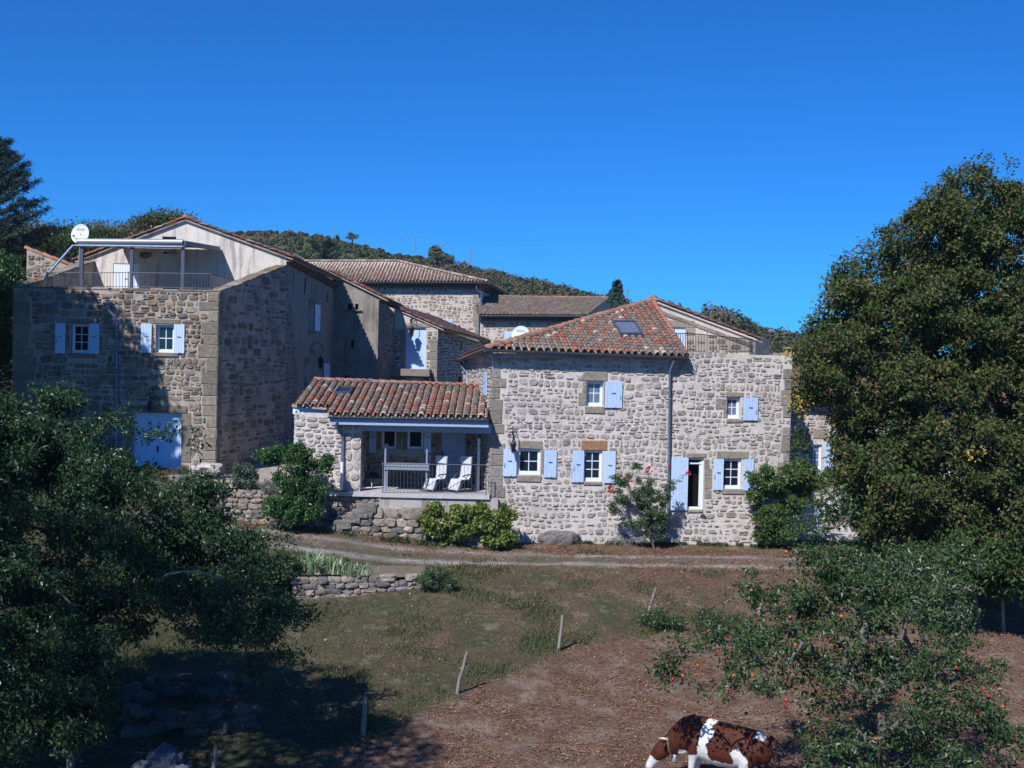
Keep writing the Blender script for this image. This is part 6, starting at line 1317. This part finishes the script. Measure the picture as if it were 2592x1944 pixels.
# fallen apples in the grass
rnd = random.Random(4)
for i in range(12):
    x, y = rnd.uniform(120, 520), rnd.uniform(1790, 1942); g = G(x, y); o = hang(None, g+Vector((0,0,.03)), 'y' if i % 3 else 'r'); o.name = 'fallen_apple'; tag(o, 'fallen apple lying in the shaded grass under the left apple tree', 'apple', 'fallen apples under the left tree')
for x, y in ((824,1623),(1038,1506)): o = hang(None, G(x, y)+Vector((0,0,.03)), 'y'); o.name = 'fallen_apple'; tag(o, 'fallen yellow apple on the open lawn '+('near the first tree shadow' if x < 900 else 'just below the garden wall'), 'apple')

# ================================================================ SHRUBS AND CLIMBERS
def shrub(name, label, base, lst, n, per, sig, size, mat, bk=bark, **k):
    k.setdefault('clump', (7, .13)); k.setdefault('wexp', .6); n = max(8, n//7)
    b = base if isinstance(base, tuple) and len(base) == 3 else tuple(G(*base)); bl = blobs_px(lst); top = Vector(bl[0][0])
    return tree(name, label, k.pop('cat', 'shrub'), b, [tuple(Vector(b).lerp(top, .35)), tuple(Vector(b).lerp(top, .6))], bl, n, per, sig, size, mat, bk, seg=.2, **k)
shrub('grape_vine', 'bright yellow green grape vine hedge at the foot of the stained porch base', at(1190,44.05,gz(at(1190,44.05,0)[0],44.05)), [(1190,1325,43.9,65,42,.3),(1120,1335,43.9,50,38,.3),(1095,1310,43.9,28,34,.25),(1250,1330,43.95,45,42,.3),(1285,1310,44.0,22,34,.2),(1265,1360,43.9,35,20,.3),(1150,1300,43.9,25,20,.2),(1215,1300,43.9,25,18,.2),(1280,1362,43.9,20,18,.2)], 760, 20, .075, .115, leaf_vine, up=.5, aspect=.9, shell=.5, droop=.3, cat='vine')
t3, A3, _ = shrub('rose_bush', 'tall straggly climbing rose with crimson flowers beside the downpipe', at(1668,44.9,gz(at(1668,44.9,0)[0],44.9)), [(1630,1290,44.7,60,58,.35),(1600,1240,44.7,55,40,.3),(1660,1330,44.8,35,42,.25),(1680,1240,44.9,25,35,.2),(1575,1210,44.8,22,25,.15),(1620,1190,44.8,10,25,.1),(1555,1245,44.7,25,10,.15),(1590,1180,44.8,14,14,.1),(1560,1290,44.7,14,14,.2)], 480, 22, .06, .078, leaf_rose, up=.5, shell=.3)
cn = MB(); CP = [[(1665,1350,44.8),(1690,1250,44.7),(1712,1218,44.6),(1740,1198,44.5)],[(1650,1330,44.8),(1625,1240,44.8),(1600,1190,44.8),(1590,1172,44.8)],[(1650,1340,44.8),(1645,1250,44.7),(1641,1190,44.6)],[(1630,1320,44.8),(1575,1200,44.8),(1560,1165,44.8)],[(1620,1320,44.7),(1570,1250,44.6),(1543,1238,44.5)],[(1660,1340,44.8),(1692,1230,44.7),(1695,1178,44.6)]]
cl = []
for c in CP:
    pts = [P(*q) for q in c]; cn.tube(pts, .008, 4)
    for a, b in zip(pts[:-1], pts[1:]):
        for k in range(5): cl.append(tuple(a.lerp(b, k/5)))
cn.build('cane', bark, t3); foliage('spray_leaves', cl, 7, .05, .055, leaf_rose, t3, .5)
for x, y, r in ((1641,1184,.085),(1637,1194,.07),(1590,1213,.075),(1598,1218,.06),(1543,1232,.08),(1549,1245,.08),(1540,1243,.06),(1741,1196,.085),(1746,1201,.06),(1694,1177,.045)):
    mb = MB(); c = P(x, y, 44.5); rr = random.Random(x)
    for k in range(9):
        an = k*2.4; q = c+Vector((math.cos(an), math.sin(an)*.6, math.sin(an*1.7)*.7))*r*.5; boulder(mb, q, r*1.0, r*.8, r*.9, k+x, .3, 0, 1)
    mb.build('flower', rose_m, t3)
shrub('wisteria', 'lush green climber heaped over the right corner of the pale stone house', at(1960,46.2,gz(at(1960,46.2,0)[0],46.2)), [(1985,1200,45.7,75,38,.5),(1945,1260,45.7,45,55,.4),(1945,1330,45.7,38,45,.4),(2050,1220,46.3,55,38,.5),(1925,1205,45.8,35,24,.3),(2075,1205,47,40,25,.4),(1985,1270,45.9,50,50,.4),(1985,1345,45.7,40,30,.4),(2030,1185,46.3,30,18,.3)], 760, 24, .09, .115, leaf_wist, up=.6, shell=.45, droop=.3, cat='climber')
shrub('leafy_shrub', 'dark green leafy shrub growing over the dry stone wall left of the porch', at(740,43.8,gz(at(740,43.8,0)[0],43.8)), [(750,1195,43.7,62,45,.6),(770,1245,43.7,60,38,.5),(690,1152,43.9,38,20,.35),(820,1170,43.7,30,18,.3),(725,1282,43.4,55,32,.45),(770,1290,43.4,38,28,.4),(715,1300,43.3,38,30,.35),(760,1150,43.8,40,22,.4)], 760, 26, .09, .115, leaf_green, up=.6, shell=.45)
shrub('sage_bush', 'rounded blue green bush on the rocky bank left of the dark shrub', at(620,44.6,zF-.05), [(620,1212,44.6,32,30,.4),(610,1195,44.6,20,15,.3),(640,1232,44.5,20,14,.3)], 240, 24, .07, .085, leaf_euph, up=.5)
shrub('lavender', 'small grey green lavender cushion between the blue green bush and the dark shrub', at(690,44.5,zF), [(690,1230,44.4,30,18,.35),(715,1228,44.4,20,15,.3)], 150, 18, .06, .06, leaf_lav, up=.3, aspect=.25)
shrub('dry_shrub', 'brown and green dry shrub by the blue garage door', at(430,46,gz(at(430,46,0)[0],46)), [(440,1218,45.6,42,28,.5),(405,1205,45.8,30,18,.4),(470,1228,45.4,22,18,.35)], 220, 16, .08, .07, leaf_dry, up=.5)
shrub('dry_shrub', 'low dark scrubby bush at the right end of the garden wall', (1110,1490), [(1105,1458,38.3,42,26,.45),(1125,1475,38.2,30,14,.4),(1080,1468,38.3,22,18,.3)], 260, 16, .06, .06, leaf_rose, up=.5)
shrub('leafy_shrub', 'dark bush behind the garden wall, left of the iris clump', (715,1480), [(712,1435,37.6,40,30,.5),(690,1460,37.4,40,25,.5)], 320, 24, .08, .095, leaf_rose, up=.5)
shrub('willow_shrub', 'narrow leaved pale green shrub in front of the shaded stone house at right', (2235,1470), [(2200,1330,37.0,40,60,.6),(2265,1310,37.0,50,50,.6),(2310,1350,36.8,50,60,.6),(2240,1380,37,70,40,.7)], 420, 24, .10, .17, leaf_willow, up=.3, aspect=.16, shell=.3)
shrub('twiggy_shrub', 'tangled half bare twiggy shrub behind the red apple tree', (2290,1610), [(2290,1470,31,110,60,1.1),(2200,1440,31,90,50,.9),(2380,1500,31,90,70,1.0),(2250,1540,31,90,50,.9),(2440,1560,31,60,50,.8),(2340,1420,31,80,40,.8)], 900, 5, .12, .10, leaf_apple2, bark_pale, up=.4, shell=.2, jit=.5)
shrub('hazel_shrub', 'dense leafy shrub below the big tree at the right picture edge', (2480,1590), [(2450,1400,35.2,110,60,1.1),(2550,1430,35,80,70,1.0),(2380,1440,35,70,50,.8)], 700, 34, .16, .14, leaf_hazel, up=.7)
for lst, lb in (([(1650,1562,36.2,34,14,.5),(1690,1570,36,26,10,.5)], 'low dark bramble tangle at the foot of the leaning brown fence post'), ([(1800,1566,35.8,50,16,.6),(1860,1572,35.6,40,14,.5)], 'low bramble tangle between the leaning post and the red apple tree')):
    shrub('bramble', lb, (lst[0][0],1575), lst, 170, 16, .10, .075, leaf_rose, bark_dark, up=.4, shell=.2, clump=(6, .22))
# iris clump
def blades(name, pts, h, w_, lean, mat, parent=None, seed=0):
    r = np.random.default_rng(seed); n = len(pts); B = np.array(pts); an = r.uniform(0, 6.28, n); hh = h*r.uniform(.55, 1.15, n); ln = r.uniform(0, lean, n); d = np.stack([np.cos(an), np.sin(an), np.zeros(n)], 1); s = np.stack([-np.sin(an+r.uniform(-1,1,n)), np.cos(an), np.zeros(n)], 1)
    ww = (w_*r.uniform(.7, 1.3, n))[:, None]; up3 = np.array([[0, 0, 1.]]); m = B+up3*(hh*.6)[:, None]+d*(ln*hh*.3)[:, None]; t_ = B+up3*(hh*(1-.25*ln))[:, None]+d*(ln*hh*.9)[:, None]
    V_ = np.stack([B-s*ww*.5, B+s*ww*.5, m+s*ww*.5, m-s*ww*.5, t_], 1).reshape(-1, 3); b = np.arange(n)*5; T_ = np.stack([b, b+1, b+2, b, b+2, b+3, b+3, b+2, b+4], 1).ravel(); return mesh_np(name, V_, T_, 3, mat, parent)
rnd = random.Random(6)
def bedpt(px, py): v = RP(px, py, (a_iris.x, a_iris.y+.35, 0), (0, 1, 0)); return v
a_iris = G(742,1512)
it = thing('iris_clump', 'clump of sword shaped pale green and straw iris leaves above the garden wall', 'plant', bedpt(800,1455), 'iris clumps')
blades('leaves', [tuple(bedpt(rnd.gauss(800, 28), 1455)+Vector((0, abs(rnd.gauss(0, .6)), 0))) for _ in range(230)], .62, .055, 1.15, iris_m, it, 1)
it = thing('iris_clump', 'smaller lower iris clump to the right of the tall pale one', 'plant', bedpt(893,1458), 'iris clumps')
blades('leaves', [tuple(bedpt(rnd.gauss(893, 22), 1460)+Vector((0, rnd.uniform(0, .8), 0))) for _ in range(130)], .36, .035, .9, iris_m, it, 2)

# ================================================================ RUINED LOW WALLS, ROCK, FENCE
def heap(label, p, q, n, seed, wob):
    rr = random.Random(seed); mb = MB()
    for k in range(n):
        t_ = rr.random(); v = p.lerp(q, t_); lay = rr.choice((0, 0, 0, 1, 1, 2)); s_ = rr.uniform(.14, .42)*(1-.12*lay); x, y = v.x+rr.gauss(0, .10), v.y+wob*math.sin(t_*math.pi)+rr.gauss(0, .16-.04*lay)
        boulder(mb, (x, y, gz(x, y)+s_*.12+lay*.15), s_*rr.uniform(1, 1.7), s_, s_*rr.uniform(.55, .9), rr.random()*90, .22, 0, 2, rr.uniform(-.5, .5), .6)
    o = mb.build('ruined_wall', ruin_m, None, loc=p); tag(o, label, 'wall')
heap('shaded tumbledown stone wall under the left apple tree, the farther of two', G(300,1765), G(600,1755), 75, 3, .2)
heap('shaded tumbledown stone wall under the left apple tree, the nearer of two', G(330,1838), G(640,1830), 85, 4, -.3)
c = P(420,1990,22.6); mb = MB(); boulder(mb, P(420,1992,22.6), .95, .8, 1.15, 8, .28, 0, 6); o = mb.build('boulder', blue_rock, None, loc=P(420,1990,22.6)); tag(o, 'rough bluish boulder cut off by the bottom picture edge at left', 'boulder')
FP = [(925,1762,918,1860,.115,'shaded upright post, the nearest on the open lawn edge'),(1182,1650,1155,1755,.085,'slim pale post leaning right in the middle of the fence line'),(1424,1556,1412,1648,.10,'stout grey post standing upright in the lush grass'),(1660,1488,1637,1560,.085,'brown post leaning right beside the bramble heap'),(1938,1505,1918,1556,.085,'leaning post half hidden by the red apple tree'),(181,1876,172,2010,.14,'thick grey post in the bottom left corner'),(547,1884,535,1990,.09,'short leaning post at the bottom edge right of the bluish rock'),(2537,1518,2541,1600,.10,'pale post in the dark shade below the big tree')]
tops = []
for i, (tx, ty, bx_, by_, w_, lb) in enumerate(FP):
    g = G(bx_, by_) if by_ < 1944 else G(bx_, by_); top = P(tx, ty, g.y); top.y -= .02; mb = MB(); rr = random.Random(i); n = 7; pts = [g-Vector((0,0,.15)), g.lerp(top, .35)+Vector((rr.uniform(-.01,.01),0,0)), g.lerp(top, .7)+Vector((rr.uniform(-.012,.012),0,0)), top]
    mb.tube(pts, [w_*.5, w_*.52, w_*.47, w_*.46], 7); o = mb.build('fence_post', wood_old, None, loc=g); tag(o, 'wooden fence post: '+lb, 'fence post', 'fence posts along the pasture'); tops.append((g, top))
wt = thing('fence_wire', 'thin fence wires strung between the wooden posts', 'wire', tops[6][0])
od = [5, 6, 0, 1, 2, 3, 4]
for a_, b_ in zip(od[:-1], od[1:]):
    for f_ in (.55, .85):
        p, q = tops[a_][0].lerp(tops[a_][1], f_), tops[b_][0].lerp(tops[b_][1], f_); mb = MB(); mb.tube([p, p.lerp(q, .5)-Vector((0,0,.05)), q], .0022, 3, cap=False); mb.build('wire', grey_metal, wt)

# ================================================================ GROUND COVER
def scatter(n, x0, x1, y0, y1):
    # more samples near the camera line of sight
    x = RNG.uniform(x0, x1, n); y = RNG.uniform(y0, y1, n); ok = np.abs(x) < y*.42+1; return x[ok], y[ok]
x, y = scatter(150000, -18, 19, 22, 44.3); ru, pa, lu, li = masks(x, y); k = RNG.random(len(x)); nz = fnoise(x, y, 1.1, 5)
sel = (k < (.55+nz*1.1)*(1-pa)*(1-ru)*np.clip(1.15-li, .15, 1)) ; pts = np.stack([x[sel], y[sel], gz_np(x[sel], y[sel])-.01], 1); o = blades('grass', pts, .075, .016, 1.3, grass_m, None, 3); tag(o, 'short dry grass blades on the lawn', 'grass', None, 'stuff')
x, y = scatter(160000, -18, 19, 22, 44.3); ru, pa, lu, li = masks(x, y); k = RNG.random(len(x)); sel = (k < lu**1.5*.8*(1-ru)); pts = np.stack([x[sel], y[sel], gz_np(x[sel], y[sel])-.01], 1); o = blades('lush_grass', pts, .17, .022, 1.3, lush_m, None, 4); tag(o, 'taller green grass along the fence line and in damp patches', 'grass', None, 'stuff')
x, y = scatter(230000, -18, 20, 22, 45.2); ru, pa, lu, li = masks(x, y); k = RNG.random(len(x)); sel = k < li**1.8*.85*(1-.6*ru)*(1-.8*lu)+.02; x, y = x[sel], y[sel]; n = len(x); C_ = np.stack([x, y, gz_np(x, y)+.012], 1); A_ = rand_dirs(n)*np.array([1,1,.25]); N_ = rand_dirs(n)*.45+np.array([0,0,1]); L_ = RNG.uniform(.035, .085, n); V_, T_ = leaves_np(C_, A_, N_, L_, L_*.6, .25, .1); o = mesh_np('fallen_leaves', V_, T_, 3, litter_m); tag(o, 'brown fallen leaves scattered over grass and pasture', 'leaves', None, 'stuff')
x, y = scatter(90000, -10, 20, 22, 43); ru, pa, lu, li = masks(x, y); k = RNG.random(len(x)); nz = fnoise(x, y, .9, 15); sel = k < pa*(.55+nz)*.8+(1-pa)*li*.2; x, y = x[sel], y[sel]; n = len(x); C_ = np.stack([x, y, gz_np(x, y)+.015], 1); A_ = rand_dirs(n)*np.array([1,1,.2]); N_ = rand_dirs(n)*.3+np.array([0,0,1]); L_ = RNG.uniform(.08, .24, n); V_, T_ = leaves_np(C_, A_, N_, L_, L_*.07+.004, .2, .1); o = mesh_np('straw', V_, T_, 3, straw_m); tag(o, 'dry straw and twigs littering the brown pasture', 'straw', None, 'stuff')
# weeds along the foot of the walls
W_ = []
for x0, x1, n, sp in ((1560,1900,1500,.18),(1400,1560,250,.12),(960,1100,300,.15),(800,900,300,.15),(1040,1300,500,.12),(1900,2100,500,.3)):
    for _ in range(n):
        px = rnd.uniform(x0, x1)
        if mnoise.noise(Vector((px*.03, 3, 0))) < -.15: continue
        u = fA.pix(px, 1378)[0]; v = fA.w(u, 0, abs(rnd.gauss(0, sp))+.05) if px > 1250 else P(px, 1360, 43.9-abs(rnd.gauss(0, sp))); W_.append((v.x, v.y, gz(v.x, v.y)-.01))
for cx_, cy_, n in ((930,1345,250),(1000,1340,250),(1010,1365,200),(990,1290,40),(1175,1370,150)):
    for _ in range(n): v = G(rnd.gauss(cx_, 14), cy_+abs(rnd.gauss(0, 5))); W_.append(tuple(v))
o = blades('weeds', W_, .17, .035, 1.0, lush_m, None, 9); tag(o, 'green weeds along the foot of the stone walls', 'weeds', None, 'stuff')

# ================================================================ COW
def loft(mb, secs, n=18):
    vs = []
    for i, (c, hw, hh) in enumerate(secs):
        c = Vector(c); a = Vector(secs[max(i-1, 0)][0]); b = Vector(secs[min(i+1, len(secs)-1)][0]); T = (b-a).normalized(); S = Vector((0, 1, 0)); S = (S-T*S.dot(T)).normalized(); U = S.cross(T)*-1
        if U.z < 0 and abs(U.z) > .2: U = -U
        for k in range(n): an = 2*math.pi*k/n; vs.append(c+S*math.cos(an)*hw+U*math.sin(an)*hh)
    m = len(secs); fs = [(i*n+k, i*n+(k+1)%n, (i+1)*n+(k+1)%n, (i+1)*n+k) for i in range(m-1) for k in range(n)]+[tuple(range(n))[::-1], tuple((m-1)*n+k for k in range(n))]; mb.add(vs, fs)
cw = MB()
loft(cw, [((-.83,0,1.16),.10,.14),((-.76,0,1.12),.22,.26),((-.60,0,1.09),.28,.32),((-.38,0,1.05),.30,.36),((-.10,0,1.00),.345,.40),((.18,0,.98),.36,.415),((.42,0,1.0),.32,.405),((.62,0,1.03),.27,.40),((.80,0,1.03),.22,.34),((.90,0,1.02),.14,.24)])
loft(cw, [((.66,0,1.12),.20,.33),((.86,0,1.04),.17,.31),((1.06,0,.88),.14,.25),((1.24,0,.71),.115,.19),((1.36,0,.60),.10,.15)])       # neck
loft(cw, [((1.24,0,.78),.10,.10),((1.31,0,.68),.14,.155),((1.41,0,.55),.14,.16),((1.50,0,.42),.115,.135),((1.57,0,.30),.09,.10),((1.62,0,.21),.088,.088),((1.645,0,.155),.065,.06)])   # head
loft(cw, [((.80,0,.78),.06,.12),((1.0,0,.68),.03,.10),((1.15,0,.60),.03,.08)])          # dewlap
for s in (-1, 1):
    cw.tube([(.62,s*.17,1.0),(.64,s*.185,.80),(.66,s*.17,.60),(.67,s*.165,.42),(.66,s*.165,.22),(.66,s*.165,.12),(.68,s*.165,.05),(.69,s*.165,.0)], [.17,.13,.085,.062,.045,.047,.058,.065], 12)
    cw.tube([(-.52,s*.16,1.08),(-.46,s*.19,.86),(-.44,s*.185,.70),(-.60,s*.165,.56),(-.70,s*.155,.46),(-.67,s*.155,.30),(-.65,s*.155,.13),(-.62,s*.155,.05),(-.61,s*.155,.0)], [.24,.20,.145,.10,.068,.05,.047,.057,.064], 12)
    cw.tube([(1.29,s*.10,.74),(1.27,s*.17,.75),(1.255,s*.24,.73),(1.25,s*.27,.71)], [.03,.045,.038,.015], 8)     # ears
    boulder(cw, (-.47, s*.09, .66), .10, .08, .14, 1, 0, 0, 2)
for s in (-1, 1): boulder(cw, (-.50, s*.20, 1.30), .16, .13, .13, 4, 0, 0, 2); boulder(cw, (.62, s*.19, 1.16), .30, .14, .42, 5, .05, 0, 2); boulder(cw, (-.77, s*.10, 1.26), .12, .09, .10, 6, 0, 0, 2)
cw.tube([(-.78,0,1.36),(-.88,0,1.33),(-.95,.01,1.16),(-.96,.02,.95),(-.95,.02,.75),(-.94,.02,.60),(-.93,.02,.45)], [.04,.036,.026,.022,.02,.035,.012], 8)
boulder(cw, (-.40,0,.66), .26, .26, .20, 2, .05, 0, 3)
cb_ = P(1835,1900,24.7); hd = R(150); ct = thing('cow', 'brown and white cow grazing with lowered head at the bottom right', 'cow', (cb_.x, 24.7, gz(cb_.x, 24.7)))
me = bpy.data.meshes.new('cow_raw'); me.from_pydata(cw.v, [], cw.f); tmp = bpy.data.objects.new('cow_raw', me); COL.objects.link(tmp)
md = tmp.modifiers.new('r', 'REMESH'); md.mode = 'VOXEL'; md.voxel_size = .02; md.use_smooth_shade = True; ms = tmp.modifiers.new('s', 'SMOOTH'); ms.factor = .6; ms.iterations = 8
bpy.context.view_layer.update(); bmh = bpy.data.meshes.new_from_object(tmp.evaluated_get(bpy.context.evaluated_depsgraph_get())); bpy.data.objects.remove(tmp); bmh.name = 'body'
body = bpy.data.objects.new('body', bmh); COL.objects.link(body); body.parent = ct; ct.rotation_euler = (0, R(-4.5), hd); ct.scale = (1.0, 1.0, 1.06)
def white_at(v):
    n = mnoise.noise(Vector((v.x*3, v.y*3, v.z*3)))*.13+mnoise.noise(Vector((v.x*8, v.y*8, v.z*8)))*.06+mnoise.noise(Vector((v.x*20, v.y*20, v.z*20)))*.02; x, z = v.x+n, v.z+n*.8
    if x > 1.02: return (x > 1.05 and z < .44)
    band = abs(x-(.42+.10*(1.2-z))) < .10+max(0, 1.05-z)*.40 and z > .3
    legs = z < .72 and (x > -.35 or z < .45) 
    belly = z < .70-.0*x
    rump = abs(x+.64) < .08 and z > 1.29 and v.x > -.76
    hind = (x+.36)**2/.020+(z-.80)**2/.06 < 1
    throat = x > .55 and z < .80-(x-.6)*.35
    tail = x < -.88 and z < .62
    return (band or legs or belly or rump or hind or throat or tail) and not (x < -.42 and not rump and not tail and z > .25 and not hind)
col = np.zeros((len(bmh.vertices), 4)); 
for i, v in enumerate(bmh.vertices):
    wv = 1.0 if white_at(v.co) else 0.0; col[i] = (wv, wv, wv, 1)
ca = bmh.color_attributes.new('hide', 'FLOAT_COLOR', 'POINT'); ca.data.foreach_set('color', col.ravel())
a = NM('cow hide'); at_ = a.n('ShaderNodeVertexColor', layer_name='hide'); n = a.noise(5, 5); hx = a.noise(70, 3, .6, a.mapped((.25, 1, 1)))
br_ = a.ramp(n.outputs[0], [(.3,(.05,.013,.006)),(.7,(.10,.026,.011))]).outputs[0]; c = a.mix(at_.outputs[0], br_, (.70,.68,.66)); a.color(a.mix(1, c, a.ramp(hx.outputs[0], [(.3,(.85,.85,.85)),(.7,(1.1,1.1,1.1))]).outputs[0], 'MULTIPLY')); a.set(.62, 0, .25); n9 = a.noise(14, 6, .7); a.bump(a.math('ADD', hx.outputs[0], a.math('MULTIPLY', n9.outputs[0], 2.0)), .012, .8)
bmh.materials.clear(); bmh.materials.append(a.m); bmh.polygons.foreach_set('use_smooth', [True]*len(bmh.polygons))
ORG['cowlocal'] = (0, 0, 0)
class _L: name = 'cowlocal'
def cowpart(mb, name, mat):
    me = bpy.data.meshes.new(name); me.from_pydata(mb.v, [], mb.f); me.materials.append(mat); me.polygons.foreach_set('use_smooth', mb.sm); me.update(); o = bpy.data.objects.new(name, me); COL.objects.link(o); o.parent = ct; return o
horn = plain('horn', (.55,.50,.42), .4, var=.3)
for s in (-1, 1):
    mb = MB(); mb.tube([(1.25,s*.07,.80),(1.25,s*.14,.85),(1.29,s*.20,.87),(1.36,s*.21,.86),(1.41,s*.19,.85)], [.030,.027,.022,.014,.004], 8); cowpart(mb, 'horn', horn)
    mb = MB(); boulder(mb, (1.425, s*.112, .575), .035, .03, .035, 1, 0, 0, 2); cowpart(mb, 'eye', iron)
mb = MB(); pts = []
for k in range(17): an = 2*math.pi*k/16; pts.append((1.20+.07*math.sin(an), .145*math.cos(an), .72+.20*math.sin(an)))
mb.tube(pts, .014, 6, cap=False); cowpart(mb, 'collar', oak)
mb = MB(); mb.lathe((1.10,0,.50), [(.0,.06),(.03,.055),(.04,.0),(.055,-.07),(.05,-.075),(.0,-.06)], 12); cowpart(mb, 'bell', alu)

# thin air between the viewpoint and the hill
mb = MB(); mb.box((0, 290, 21), 1420, 720, 70); hz = mb.build('haze', [], None); tag(hz, 'thin blue air haze', 'haze', None, 'stuff')
m = bpy.data.materials.new('thin haze'); m.use_nodes = True; t_ = m.node_tree; t_.nodes.remove(t_.nodes['Principled BSDF']); pv = t_.nodes.new('ShaderNodeVolumePrincipled'); pv.inputs['Color'].default_value = (.62, .78, 1, 1); pv.inputs['Density'].default_value = .0002; pv.inputs['Anisotropy'].default_value = .2
t_.links.new(pv.outputs[0], t_.nodes['Material Output'].inputs['Volume']); hz.data.materials.append(m)
